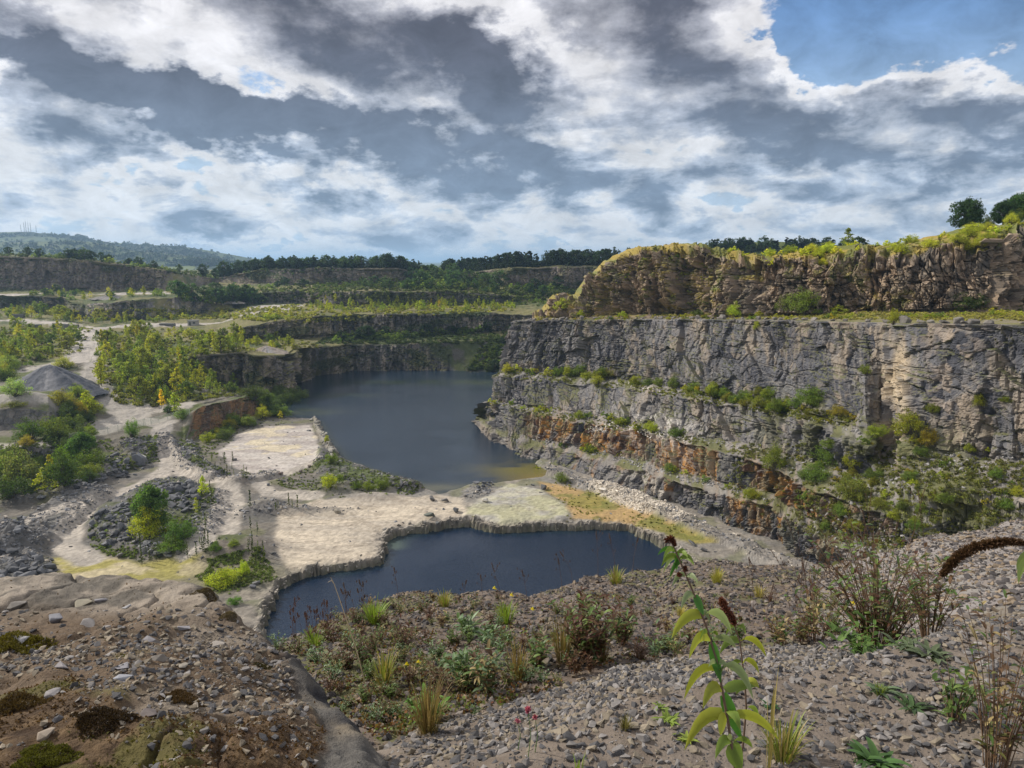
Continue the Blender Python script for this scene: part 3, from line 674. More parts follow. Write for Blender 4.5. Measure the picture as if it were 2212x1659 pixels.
# hills at the left horizon
def hill(name, prof, Yd, thick, seed, drop):
    xs = np.linspace(prof[0][0], prof[-1][0], 420)
    top = np.array([PY(x, y, Yd) for x, y in prof]); px = [p[0] for p in prof]
    T_ = np.stack([np.interp(xs, px, top[:, k]) for k in range(3)], -1)
    T_[:, 2] += (fbm(T_[:, 0]*.006, 0, 0, 4, seed)-.5)*12
    fr = T_.copy(); fr[:, 1] -= thick; fr[:, 2] = drop; bk = T_.copy(); bk[:, 1] += thick; bk[:, 2] = drop
    mid = (T_*.55+fr*.45); mid[:, 2] = fr[:, 2]+(T_[:, 2]-fr[:, 2])*.62
    P, r = loft([fr, mid, T_, bk], [70, 60, 20])
    P[..., 2] += (fbm(P[..., 0]*.004, P[..., 1]*.004, 0, 5, seed+3)-.5)*34*ss(np.arange(P.shape[0]), 0, 40)[:, None]*ss(np.arange(P.shape[0]), 130, 105)[:, None]
    c = lerp((.085, .125, .045), (.13, .17, .06), fbm(P[..., 0]*.005, P[..., 1]*.005, 0, 3, seed+5))
    a, b, cc, _, _, e = cells(P[..., 0]*.006, P[..., 1]*.004, seed+8)
    c = lerp(c, (.22, .27, .08), (a > .72)*.8*1.); c = lerp(c, (.03, .045, .022), ss(e, .10, .04)*.9)
    c = c*.62
    wood = ss(fbm(P[..., 0]*.0035, P[..., 1]*.0035, 0, 5, seed+9), .5, .53)
    P[..., 2] += wood*8*vn(P[..., 0]*.05, P[..., 1]*.05, 0, 5)
    c = lerp(c, (.022, .036, .018), wood*.95)
    o = grid_mesh(name, P, c, MAT['far_rock'], True); o['kind'] = 'structure'; return o
hill('hills', [(-500,520),(-200,506),(0,501),(51,500),(137,509),(181,514),(230,523),(308,529),(410,534),(461,541),(513,552),(560,566),(640,585)], 3400, 1100, 501, 20)
hill('hills_near', [(-500,540),(-200,531),(0,524),(60,524),(150,520),(205,524),(260,533),(300,545),(380,552),(480,562),(600,580)], 2500, 600, 551, 20)
hill('hill_right', [(1480,545),(1530,530),(1580,528),(1640,529),(1700,531),(1740,538),(1790,543),(1850,548),(2000,560)], 620, 60, 571, 40)

# ---------------------------------------------------------------- water
def water_mat(name, deep, bump, scale):
    m = D.materials.new(name); m.use_nodes = True; T = NT(m.node_tree); T.n.clear()
    out = T.new('ShaderNodeOutputMaterial'); b = T.new('ShaderNodeBsdfPrincipled')
    at = T.new('ShaderNodeAttribute', attribute_name='col'); T.put(b.inputs['Base Color'], at.outputs['Color'])
    b.inputs['Roughness'].default_value = .08; b.inputs['IOR'].default_value = 1.33; b.inputs['Specular IOR Level'].default_value = .5
    g = T.new('ShaderNodeNewGeometry').outputs['Position']
    mp = T.new('ShaderNodeMapping'); mp.inputs['Rotation'].default_value = (0, 0, .5); mp.inputs['Scale'].default_value = (1, 1.7, 1); T.put(mp.inputs[0], g)
    n1 = T.noise(mp.outputs[0], scale, 4, .6)[0]
    patch = T.rng(T.noise(g, .05, 3, .5)[0], .3, .7, .55, 1.15)
    bm = T.new('ShaderNodeBump'); bm.inputs['Distance'].default_value = bump; bm.inputs['Strength'].default_value = 1
    T.put(bm.inputs['Height'], T.math('MULTIPLY', n1, patch))
    T.l.new(bm.outputs[0], b.inputs['Normal']); T.l.new(b.outputs[0], out.inputs[0])
    return m
def water(name, poly, z, deep, shallow, spots, step, mat, grow):
    A = np.array(poly); x0, x1, y0, y1 = A[:, 0].min()-grow, A[:, 0].max()+grow, A[:, 1].min()-grow, A[:, 1].max()+grow
    gx = np.arange(x0, x1, step); gy = np.arange(y0, y1, step); XX, YY = np.meshgrid(gx, gy)
    P = np.stack([XX, YY, np.full_like(XX, z)], -1)
    sd = sdf(XX, YY, poly)
    c = lerp(deep, shallow, ss(sd+(fbm(XX*.15, YY*.15, 0, 3, 5)-.5)*3, -3.5, .5))
    for (x, y, r, ry, cc) in spots:
        q = PZ(x, y, z); w_ = np.exp(-((XX-q[0])/r)**2-((YY-q[1])/ry)**2)*ss(fbm(XX*.12, YY*.2, 2, 4, 8), .25, .6)
        c = lerp(c, cc, np.clip(w_*1.2, 0, 1))
    o = grid_mesh(name, P, c, mat, True, keep=(inpoly(*[.5*(q[1:, 1:]+q[:-1, :-1]) for q in (XX, YY)], poly) | (pdist(*[.5*(q[1:, 1:]+q[:-1, :-1]) for q in (XX, YY)], poly) < grow)))
    o['kind'] = 'structure'; return o
WM = water_mat('water', None, .13, 1.9)
water('lake', LAKE, 0.0, (.016, .028, .046), (.035, .045, .035), [(1150, 1015, 13, 9, (.13, .115, .03)), (1090, 828, 24, 7, (.05, .065, .035)), (930, 826, 50, 7, (.03, .045, .03)), (735, 855, 16, 5, (.035, .05, .04)), (660, 890, 14, 7, (.05, .065, .05)), (950, 1055, 9, 4, (.10, .10, .075)), (1195, 1035, 10, 5, (.2, .15, .04))], 1.5, WM, 5)
water('pool', POOL, -.95, (.005, .015, .036), (.02, .035, .045), [(850, 1180, 2.5, 4, (.06, .085, .075))], 1.0, WM, 2.5)
# ================================================================== FOREGROUND GROUND
xs = np.linspace(-2800, 3300, 1250)
def frow(pts):
    px = [p[0] for p in pts]; Wd = np.array([PY(*p) for p in pts])
    return np.stack([np.interp(xs, px, Wd[:, k]) for k in range(3)], -1)
G2 = frow([(-2800,1750,2.3),(-900,1750,2.3),(400,1750,2.4),(830,1620,2.97),(900,1592,3.1),(1000,1556,3.25),(1100,1520,3.4),(1200,1490,3.6),(1330,1445,3.9),(1450,1425,4.1),(1560,1405,4.2),(1650,1398,4.3),(1720,1388,4.3),(1800,1392,4.3),(1900,1378,4.4),(2000,1360,4.6),(2100,1345,4.8),(2212,1330,5.0),(2600,1300,5.2),(3300,1300,5.2)])
G1 = G2*.55+np.array((0, .35, 0)); G1[:, 0] = G2[:, 0]*.55; G1[:, 2] = EYE-1.62
G0 = G1*.2; G0[:, 1] = -1.5; G0[:, 0] = G1[:, 0]*1.4; G0[:, 2] = EYE-1.62
G3 = G2.copy(); G3[:, 1] += 1.0; G3[:, 0] *= G3[:, 1]/G2[:, 1]
dipz = np.interp(xs, [-900, 1000, 1500, 1900, 2050, 2300, 3300], [1.1, 1.1, .95, .75, .45, .25, .2]); G3[:, 2] = G2[:, 2]-dipz
G4 = frow([(-2800,1500,7.),(-900,1500,7.),(300,1470,7.5),(560,1420,8.),(600,1385,8.5),(660,1365,9),(720,1335,9.5),(760,1310,10),(830,1290,11),(870,1280,11.5),(1000,1282,11.5),(1060,1277,11.5),(1140,1284,11.5),(1250,1262,12),(1290,1248,13),(1330,1238,13.5),(1420,1244,14),(1470,1215,13.5),(1560,1208,13.5),(1650,1222,13),(1740,1235,12.5),(1850,1222,12.5),(1930,1200,12.5),(1990,1165,12.5),(2060,1150,13),(2130,1140,13.5),(2212,1132,14),(2600,1110,14),(3300,1100,14)])
G5 = G4+np.array((0, 2.2, -4.5)); G5[:, 0] *= G5[:, 1]/G4[:, 1]
G6 = G4.copy(); G6[:, 1] += 12; G6[:, 0] *= 1.5; G6[:, 2] = 28
G7 = G4.copy(); G7[:, 1] = 62; G7[:, 0] *= 3; G7[:, 2] = -3
P, fr = loft([G0, G1, G2, G3, G4, G5, G6, G7], [16, 60, 40, 120, 24, 20, 12])
rowi = np.arange(P.shape[0])[:, None]+np.zeros(P.shape[:2])
x, y, z = P[..., 0], P[..., 1], P[..., 2]
near = ss(rowi, fr[5], fr[4])
# round the crest and the dip
B = blur(P, 10); w = (np.exp(-((rowi-fr[3])/14.)**2))[..., None]; P = P*(1-w)+B*w
P[..., 2] += near*((fbm(x*.5, y*.5, 0, 3, 601)-.5)*.16*ss(y, 4.5, 7)+(fbm(x*2.2, y*2.2, 0, 4, 602)-.5)*.09+(fbm(x*9, y*9, 0, 3, 603)-.5)*.02)
P[..., 2] += np.exp(-((rowi-fr[4])/6.)**2)*(fbm(x*1.6, y*.4, 0, 4, 604)-.5)*.35
P[..., 2] += ss(rowi, fr[4]+4, fr[5])*(fbm(x*.3, z*.3, 0, 4, 605)-.5)*2.5
n1 = fbm(x*1.3, y*1.3, 0, 5, 611); n2 = fbm(x*7, y*7, 0, 4, 612)
col = lerp((.11, .085, .065), (.20, .17, .145), n2)
second = ss(rowi, fr[2]+6, fr[3])
col = lerp(col, lerp((.075, .052, .038), (.17, .14, .12), n2), second*.85)
col = lerp(col, (.10, .105, .035), second*ss(n1, .52, .6)*.7)
Xr = x/np.maximum(y, .3)
col = lerp(col, lerp((.20, .18, .175), (.29, .27, .26), n2), second*ss(Xr, .38, .5)*.8)
NNf = normals(P); up = np.abs(NNf[..., 2])
col = lerp(col, (.20, .19, .18), ss(rowi, fr[4]+3, fr[5]))
FG = P; FGcol = col; FGr = fr
o = grid_mesh('slope', P, col, MAT['soil_near'], True); o['kind'] = 'structure'

# mossy rock shelf at the left
outline = [(-700,1330,3.0),(-350,1290,3.4),(-100,1262,3.6),(0,1252,3.7),(70,1250,3.7),(130,1246,3.75),(200,1243,3.8),(260,1240,3.8),(330,1246,3.75),(390,1262,3.6),(430,1278,3.45),(470,1300,3.3),(500,1330,3.15),(530,1352,3.05),(590,1372,2.95),(630,1400,2.85),(655,1430,2.75),(690,1480,2.6),(730,1530,2.45),(775,1578,2.3),(805,1605,2.2),(825,1645,2.05),(828,1720,1.8),(800,1900,1.5)]
OL = np.array([PY(*p) for p in outline]); 
tail = np.array([(-.1, .7, EYE-1.15), (-1.2, .2, EYE-1.1), (-3.2, .3, EYE-1.2), (-4.4, 1.6, EYE-1.35)]); OL = np.concatenate([OL, tail, OL[:1]])
dl = np.concatenate([[0], np.cumsum(np.linalg.norm(np.diff(OL, axis=0), axis=1))]); tq = np.linspace(0, dl[-1], 1300)
R = np.stack([np.interp(tq, dl, OL[:, k]) for k in range(3)], -1)
C = np.array((-1.1, 2.1, EYE-1.33)); radii = np.concatenate([np.linspace(.0, .93, 150), np.linspace(.935, 1.0, 16)])
P = C+(R-C)[None]*radii[:, None, None]
P[..., 2] += -.05*ss(radii, .9, 1.)[:, None]
ext = []
for k in range(1, 70):
    t = k/69; q = C+(R-C)*(1.0+.16*t**.6); q = q.copy(); q[:, 2] -= .05+1.9*t**1.25; ext.append(q)
P = np.concatenate([P, np.array(ext)]); rr = np.concatenate([radii, 1+np.arange(1, 70)/69.])[:, None]+np.zeros(P.shape[:2])
x, y, z = P[..., 0], P[..., 1], P[..., 2]
N = normals(blur(P, 6)); N *= np.where(N[..., 2:3] < 0, -1, 1)
big = (fbm(x*1.1, y*1.1, z*1.1, 3, 621)-.5)*.26; mid = (fbm(x*4, y*4, z*4, 4, 622)-.5)*.11; fine = (fbm(x*18, y*18, z*18, 4, 623)-.5)*.03
f3, c3 = facet(x*2.6+z*2, y*2.6+z*1.5, 624)
crk = np.exp(-(np.abs(fbm(x*1.6, y*2.2, z, 3, 626)-.5)/.012)**2)*.03
P = P+N*((big*ss(rr, .5, 1)*.6+mid+fine+.035*f3*ss(rr, .8, 1.05)-crk)*(1-.0*rr))[..., None]
NNf = normals(P); up = np.abs(NNf[..., 2])
n1 = fbm(x*1.4, y*1.4, z, 5, 631); n2 = fbm(x*6, y*6, z*6, 5, 632); n3 = fbm(x*25, y*25, z*25, 3, 633)
col = lerp((.14, .11, .08), (.25, .215, .175), n2)
col = lerp(col, (.10, .065, .038), ss(n1, .42, .58)*.8)
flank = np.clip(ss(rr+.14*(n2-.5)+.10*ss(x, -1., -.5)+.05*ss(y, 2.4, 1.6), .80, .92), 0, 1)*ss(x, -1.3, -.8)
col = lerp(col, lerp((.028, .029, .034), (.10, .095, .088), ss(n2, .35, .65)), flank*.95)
col = lerp(col, (.30, .235, .15), flank*ss(n1, .58, .7)*ss(n2, .4, .6)*.5)
mossy = ss(2.08-y+.9*(n1-.5)*2+.35*(n2-.5)*2, -.15, .25)*(1-flank)
mc = lerp((.045, .026, .014), (.125, .08, .04), ss(n3, .3, .7)); mc = lerp(mc, (.08, .075, .015), ss(n2+.3*n1, .72, .8)*.8)
paler = np.exp(-((x+.85)/.22)**2-((y-1.42)/.14)**2)
col = lerp(col, mc, np.clip(mossy, 0, 1)*.9*(1-paler)); col = lerp(col, (.44, .38, .34), paler*.8)
rearp = ss(y, 2.9, 3.3)*(1-flank)
col = lerp(col, lerp((.30, .26, .215), (.12, .11, .095), ss(n2, .4, .58)), rearp*.85)
P[..., 2] += np.clip(mossy*(1-paler), 0, 1)*n3*.02
BG = P; BGr = rr; BGm = mossy
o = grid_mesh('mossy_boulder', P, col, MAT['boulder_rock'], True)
tag(o, 'huge pale rock with brown moss and loose stones on top, filling the near left corner', 'boulder')

# ------------------------------------------------------------------ stones
def leaf_like(name, rough=.55, trans=.35, bump=0):
    m = D.materials.new(name); m.use_nodes = True; T = NT(m.node_tree); T.n.clear()
    out = T.new('ShaderNodeOutputMaterial'); b = T.new('ShaderNodeBsdfPrincipled'); tr = T.new('ShaderNodeBsdfTranslucent'); mx = T.new('ShaderNodeMixShader')
    at = T.new('ShaderNodeAttribute', attribute_name='col'); oi = T.new('ShaderNodeObjectInfo')
    c = T.vmath('MULTIPLY', at.outputs['Color'], oi.outputs['Color'])
    T.put(b.inputs['Base Color'], c); b.inputs['Roughness'].default_value = rough; b.inputs['Specular IOR Level'].default_value = .25
    T.put(tr.inputs['Color'], T.vmath('MULTIPLY', c, (1.25, 1.3, .7))); mx.inputs[0].default_value = trans
    T.l.new(b.outputs[0], mx.inputs[1]); T.l.new(tr.outputs[0], mx.inputs[2]); T.l.new(mx.outputs[0], out.inputs[0])
    MAT[name] = m; return m
def stone_mat(name, sc, bump, bd):
    m = D.materials.new(name); m.use_nodes = True; T = NT(m.node_tree); T.n.clear()
    out = T.new('ShaderNodeOutputMaterial'); b = T.new('ShaderNodeBsdfPrincipled')
    at = T.new('ShaderNodeAttribute', attribute_name='col'); oi = T.new('ShaderNodeObjectInfo')
    tc = T.new('ShaderNodeTexCoord').outputs['Object']
    g = T.new('ShaderNodeNewGeometry').outputs['Position']
    n1 = T.noise(g, sc, 5, .6)[0]
    f = T.math('ADD', T.math('MULTIPLY', T.math('SUBTRACT', n1, .5), .8), 1.)
    c = T.vmath('SCALE', T.vmath('MULTIPLY', at.outputs['Color'], oi.outputs['Color']), f)
    T.put(b.inputs['Base Color'], c); b.inputs['Roughness'].default_value = .85; b.inputs['Specular IOR Level'].default_value = .3
    bm = T.new('ShaderNodeBump'); bm.inputs['Strength'].default_value = bump; bm.inputs['Distance'].default_value = bd
    T.put(bm.inputs['Height'], n1); T.l.new(bm.outputs[0], b.inputs['Normal']); T.l.new(b.outputs[0], out.inputs[0])
    MAT[name] = m; return m
stone_mat('stone', 60, .5, .006); stone_mat('quarry_boulder', 2.2, .7, .12)
leaf_like('leaf', .5, .5); leaf_like('leaf_near', .45, .30); leaf_like('wood', .8, 0.)

import bmesh
def hull_proto(n, flat, seed):
    r = np.random.default_rng(seed); p = r.normal(size=(n, 3)); p /= np.linalg.norm(p, axis=1)[:, None]; p *= r.uniform(.82, 1., (n, 1))
    p = np.sign(p)*np.abs(p)**.75
    p *= np.array((1, r.uniform(.6, .95), flat*r.uniform(.75, 1.2)))
    bm = bmesh.new()
    for q in p: bm.verts.new(q)
    g = bmesh.ops.convex_hull(bm, input=bm.verts); bmesh.ops.delete(bm, geom=[v for v in bm.verts if not v.link_faces], context='VERTS')
    bmesh.ops.triangulate(bm, faces=bm.faces); bm.verts.index_update()
    V = np.array([v.co[:] for v in bm.verts]); Fq = np.array([[v.index for v in f.verts] for f in bm.faces]); bm.free(); return V, Fq
PROTO = [hull_proto(random.choice([9, 10, 12, 14]), random.choice([.32, .45, .6, .7]), 900+i) for i in range(16)]
def rotm(n, tilt):
    a = rng.uniform(0, 2*math.pi, n); b = rng.normal(0, tilt, n); c = rng.normal(0, tilt, n)
    ca, sa, cb, sb, cc, sc = np.cos(a), np.sin(a), np.cos(b), np.sin(b), np.cos(c), np.sin(c)
    Z0 = np.zeros(n); O = np.ones(n)
    Rz = np.stack([np.stack([ca, -sa, Z0], -1), np.stack([sa, ca, Z0], -1), np.stack([Z0, Z0, O], -1)], 1)
    Rx = np.stack([np.stack([O, Z0, Z0], -1), np.stack([Z0, cb, -sb], -1), np.stack([Z0, sb, cb], -1)], 1)
    Ry = np.stack([np.stack([cc, Z0, sc], -1), np.stack([Z0, O, Z0], -1), np.stack([-sc, Z0, cc], -1)], 1)
    return Rx@Ry@Rz
def tri_mesh(name, V, Fq, colv, mat, nv=3, smooth=False):
    me = D.meshes.new(name); n = len(Fq)
    me.vertices.add(len(V)); me.vertices.foreach_set('co', V.astype(np.float32).reshape(-1))
    me.loops.add(n*nv); me.loops.foreach_set('vertex_index', Fq.astype(np.int32).reshape(-1))
    me.polygons.add(n); me.polygons.foreach_set('loop_start', np.arange(0, n*nv, nv, dtype=np.int32))
    me.polygons.foreach_set('use_smooth', np.full(n, smooth)); me.update(calc_edges=True)
    c4 = np.ones((len(V), 4), np.float32); c4[:, :3] = np.clip(colv, .003, .9)
    a = me.color_attributes.new('col', 'FLOAT_COLOR', 'POINT'); a.data.foreach_set('color', c4.reshape(-1)); me.materials.append(mat)
    return me
def scatter_on(P, dens, n):
    a = P[:-1, :-1]; b = P[:-1, 1:]; c = P[1:, :-1]
    ar = np.linalg.norm(np.cross(b-a, c-a), axis=-1)*dens[:-1, :-1]; w = ar.reshape(-1); w = w/w.sum()
    idx = rng.choice(len(w), n, p=w); i, j = np.unravel_index(idx, ar.shape); u, v = rng.random(n), rng.random(n)
    q = a[i, j]+(b[i, j]-a[i, j])*u[:, None]+(c[i, j]-a[i, j])*v[:, None]
    return q, i, j
def stones(name, pts, size, cols, tilt=.35, sink=.25, mat='stone'):
    Vs, Fs, Cs = [], [], []; off = 0; kind = rng.integers(0, len(PROTO), len(pts)); Rm = rotm(len(pts), tilt)
    for k, (pv, pf) in enumerate(PROTO):
        m = np.where(kind == k)[0]
        if not len(m): continue
        v = np.einsum('nij,kj->nki', Rm[m], pv)*size[m][:, None, None]
        v += pts[m][:, None]; v[..., 2] += (size[m]*(.4-sink))[:, None]
        f = pf[None]+off+(np.arange(len(m))*len(pv))[:, None, None]
        Vs.append(v.reshape(-1, 3)); Fs.append(f.reshape(-1, 3)); Cs.append(np.repeat(cols[m], len(pv), axis=0)); off += len(m)*len(pv)
    me = tri_mesh(name, np.concatenate(Vs), np.concatenate(Fs), np.concatenate(Cs), MAT[mat])
    o = D.objects.new(name, me); COL.objects.link(o); return o
def stone_cols(n, dark=.25, warm=.3):
    t = rng.random(n); base = np.array((.36, .335, .32))*rng.uniform(.6, 1.25, (n, 1))
    d = np.array((.135, .132, .138))*rng.uniform(.7, 1.3, (n, 1)); w_ = np.array((.38, .32, .24))*rng.uniform(.7, 1.2, (n, 1))
    c = np.where((t < dark)[:, None], d, base); return np.where((t > 1-warm)[:, None], w_, c)
def size_dist(n, a, b, p=2.2): return a+(b-a)*rng.random(n)**p

rowi = np.arange(FG.shape[0])[:, None]+np.zeros(FG.shape[:2])
pq, i, j = scatter_on(FG, (rowi < FGr[2]+12)*(rowi > FGr[1]-4)*1.*(FG[..., 0] > -.75)*ss(FG[..., 1], 7, 2)**.5*(FG[..., 0] < 5.0)*ss(fbm(FG[..., 0]*1.8, FG[..., 1]*1.8, 0, 3, 645), .05, .45), 52000)
o = stones('gravel', pq, size_dist(len(pq), .0035, .027, 4.0), stone_cols(len(pq), .36, .25)*.54, .45); tag(o, kind='stuff')
pq, i, j = scatter_on(FG, (rowi >= FGr[2]+8)*(rowi <= FGr[4]+3)*1.*(FG[..., 0] > -4)*(FG[..., 0] < 12), 42000)
cc = stone_cols(len(pq), .5, .3)*np.array((.47, .435, .41)); rgt = (pq[:, 0]/pq[:, 1] > .42)[:, None]; cc = np.where(rgt, cc*1.25, cc)
o = stones('scree_stones', pq, size_dist(len(pq), .012, .06, 2.6), cc, .4); tag(o, kind='stuff')
# on the mossy rock
belt = np.exp(-((BG[..., 1]-2.5)/.42)**2)*(BGr < .93)*ss(BGr+.2*ss(BG[..., 0], -1., -.6), .96, .86)*ss(BG[..., 0]+BG[..., 1]*.0, -3.2, -2.4)
belt += .10*(BGr < .85)*ss(BGr+.2*ss(BG[..., 0], -1., -.6), .95, .88)
belt *= ss(fbm(BG[..., 0]*2.5, BG[..., 1]*2.5, 0, 3, 641), .32, .5)
belt *= ss(BG[..., 1], 3.25, 2.95)
pq, i, j = scatter_on(BG, belt, 9500)
o = stones('small_stones', pq, size_dist(len(pq), .003, .020, 3.2), stone_cols(len(pq), .35, .4)*.55, .4, .2); tag(o, kind='stuff')

md = (BGm > .35)*(BGr < .95)*ss(fbm(BG[..., 0]*6, BG[..., 1]*6, 0, 3, 655), .35, .55)*(BG[..., 1] > 1.2)
pq, i, j = scatter_on(BG, md+.02*(BGr < .9), 26000); n = len(pq); d_ = rng.normal(size=(n, 3)); d_[:, 2] = np.abs(d_[:, 2])+.3; d_ /= np.linalg.norm(d_, axis=1)[:, None]
t_ = np.cross(d_, rng.normal(size=(n, 3))); t_ /= np.linalg.norm(t_, axis=1)[:, None]; L_ = rng.uniform(.004, .012, (n, 1)); Vm = np.stack([pq-t_*L_*.4, pq+t_*L_*.4, pq+d_*L_], 1).reshape(-1, 3)
g_ = fbm(pq[:, 0]*5, pq[:, 1]*5, 0, 3, 656)[:, None]; cm = np.where(g_ > .58, np.array((.075, .07, .015)), np.array((.085, .048, .022)))*rng.uniform(.4, 1.6, (n, 1))
o = D.objects.new('moss_carpet', tri_mesh('moss_carpet', Vm, np.arange(n*3).reshape(-1, 3), np.repeat(cm, 3, axis=0), MAT['leaf_near'])); COL.objects.link(o); tag(o, kind='stuff')
def one_stone(name, loc, size, colr, k, rot=None, mat='stone', squash=1.):
    pv, pf = PROTO[k % len(PROTO)]
    me = tri_mesh(name, pv*np.array((1, 1, squash))*size, pf, np.tile(np.array(colr), (len(pv), 1)), MAT[mat])
    bm = bmesh.new(); bm.from_mesh(me); bmesh.ops.bevel(bm, geom=bm.edges[:], offset=size*.04, segments=1, affect='EDGES', clamp_overlap=True); bmesh.ops.recalc_face_normals(bm, faces=bm.faces); bm.to_mesh(me); bm.free()
    me.color_attributes['col'].data.foreach_set('color', np.tile(np.array((*colr, 1.), np.float32), len(me.vertices)))
    o = D.objects.new(name, me); COL.objects.link(o); o.location = loc
    o.rotation_euler = rot or (random.uniform(-.3, .3), random.uniform(-.3, .3), random.uniform(0, 6.28)); return o

from mathutils.bvhtree import BVHTree
bpy.context.view_layer.update(); DG = bpy.context.evaluated_depsgraph_get()
BV = {n: BVHTree.FromObject(D.objects[n], DG) for n in ('quarry_face', 'crag', 'quarry_benches', 'terraces', 'quarry_floor', 'lake', 'pool', 'slope', 'mossy_boulder', 'hills', 'hills_near', 'hill_right', 'ground')}
def hit(px, py, names=None):
    d = Vector(ray(px, py)).normalized(); best = None
    for n in (names or BV):
        r = BV[n].ray_cast(Vector((0, 0, EYE)), d)
        if r[0] is not None and (best is None or r[3] < best[2]): best = (r[0], r[1], r[3], n)
    return best
def down(x, y, names=('quarry_face', 'crag', 'quarry_benches', 'terraces', 'quarry_floor', 'slope')):
    best = None
    for n in names:
        r = BV[n].ray_cast(Vector((x, y, 150)), Vector((0, 0, -1)))
        if r[0] is not None and (best is None or r[0].z > best[0].z): best = (r[0], r[1], n)
    return best
# bigger stones on the mossy rock, each its own
SPEC = [(275,1312,9,(.40,.40,.41),'white angular stone standing at the far edge of the mossy rock'),(180,1305,17,(.34,.31,.24),'squarish tan stone with mossy top beside the flat grey slab'),
 (215,1300,13,(.27,.26,.28),'dark grey flat stone right of the squarish tan stone'),(120,1342,18,(.30,.30,.33),'blue grey jagged stone left of the middle of the mossy rock'),
 (38,1312,15,(.24,.22,.20),'dark wedge stone at the left end of the stone belt'),(190,1352,15,(.30,.28,.27),'broad grey stone in front of the squarish tan stone'),
 (42,1385,18,(.42,.41,.42),'pale flat stone next to the green moss at the left edge'),(70,1400,11,(.38,.35,.36),'small pale wedge stone right of the flat stone by the moss'),
 (140,1440,19,(.31,.29,.30),'long grey slab lying on brown soil on the mossy rock'),(265,1440,14,(.33,.32,.34),'upright triangular grey stone in the middle of the mossy rock'),
 (325,1385,14,(.27,.26,.28),'dark grey stone near the far right of the stone belt'),(395,1360,15,(.32,.31,.33),'grey block in the thickest stones at the right of the belt'),
 (345,1425,15,(.30,.27,.24),'brownish rounded stone right of the upright triangular stone'),(268,1468,17,(.36,.37,.41),'flat triangular blue grey slab lying face up'),
 (355,1450,11,(.35,.33,.32),'small grey stone behind the pale oblong stone'),(395,1440,13,(.40,.36,.30),'pale oblong stone at the centre right of the mossy rock'),
 (470,1395,15,(.33,.30,.27),'brown grey block at the right end of the stone belt'),(320,1545,20,(.16,.135,.13),'large dark brown slab half sunk beside the black moss cushion'),
 (425,1528,14,(.36,.31,.25),'tan rounded stone low on the right side of the mossy rock'),(490,1540,9,(.20,.21,.24),'small dark blue oval stone below the tan rounded stone'),
 (100,1590,16,(.36,.30,.24),'tan block on moss near the bottom left'),(115,1500,13,(.34,.32,.32),'pale stone stuck in brown moss at the left'),
 (360,1512,10,(.36,.34,.30),'small pale stone between two brown moss patches'),(430,1330,10,(.36,.34,.32),'grey chip at the far side of the stones'),(300,1500,8,(.40,.34,.26),'small sandy stone on bare soil near the dark slab')]
for k, (px, py, sz, cc_, lab) in enumerate(SPEC):
    h = hit(px, py, ['mossy_boulder'])
    if not h: continue
    s_ = sz/F*h[2]*1.15; cc_ = tuple(q*.68 for q in cc_)
    o = one_stone('stone', h[0]+Vector((0, 0, s_*.16)), s_, cc_, k*3+1, squash=.9); tag(o, lab, 'stone', 'larger stones on the mossy rock')
# moss cushions
def moss(px, py, r, base, lab, hh=.16):
    h = hit(px, py, ['mossy_boulder']); R_ = r/F*h[2]; n = 2600
    a = rng.uniform(0, 6.283, n); q = np.sqrt(rng.random(n))*(1+.25*np.sin(a*3+r)+.12*np.sin(a*7)); L = R_*.10
    cx, cy = np.cos(a)*q*R_, np.sin(a)*q*R_*.9; cz = hh*R_*(1-np.clip(q, 0, 1)**2)
    # seat each tuft on the rock surface
    gz = np.array([ (BV['mossy_boulder'].ray_cast(Vector((h[0].x+u, h[0].y+v, EYE+3)), Vector((0, 0, -1)))[0] or h[0]).z for u, v in zip(cx, cy)])-h[0].z
    b = np.stack([cx, cy, cz+gz], -1); d = rng.normal(size=(n, 3)); d[:, 2] = np.abs(d[:, 2])+.5; d /= np.linalg.norm(d, axis=1)[:, None]
    sd = np.cross(d, rng.normal(size=(n, 3))); sd /= np.linalg.norm(sd, axis=1)[:, None]
    V = np.stack([b-sd*L*.35, b+sd*L*.35, b+d*L], 1).reshape(-1, 3); Fq = np.arange(n*3).reshape(-1, 3)
    c = np.repeat(np.array(base)*rng.uniform(.5, 1.6, (n, 1)), 3, axis=0)
    o = D.objects.new('moss_cushion', tri_mesh('moss_cushion', V, Fq, c, MAT['leaf_near'])); COL.objects.link(o); o.location = h[0]; tag(o, lab, 'moss')
moss(30, 1395, 52, (.10, .085, .015), 'green brown moss cushion beside a pale flat stone at the left edge')
moss(222, 1555, 50, (.035, .022, .012), 'almost black moss cushion left of the dark brown slab')
moss(95, 1640, 45, (.085, .085, .014), 'bright green moss cushion at the bottom left of the rock')
moss(30, 1520, 45, (.07, .045, .018), 'brown moss cushion below the green one at the left edge', .2)
moss(395, 1510, 34, (.075, .045, .02), 'rusty brown moss patch beside the tan rounded stone', .2)
moss(570, 1440, 16, (.06, .05, .02), 'small dark moss tuft near the right slope of the rock')
moss(445, 1285, 22, (.10, .075, .045), 'shaggy brown moss tuft on the far right rim of the rock', .5)
moss(495, 1332, 16, (.13, .10, .06), 'pale brown moss tuft on the rim where the rock drops away', .5)
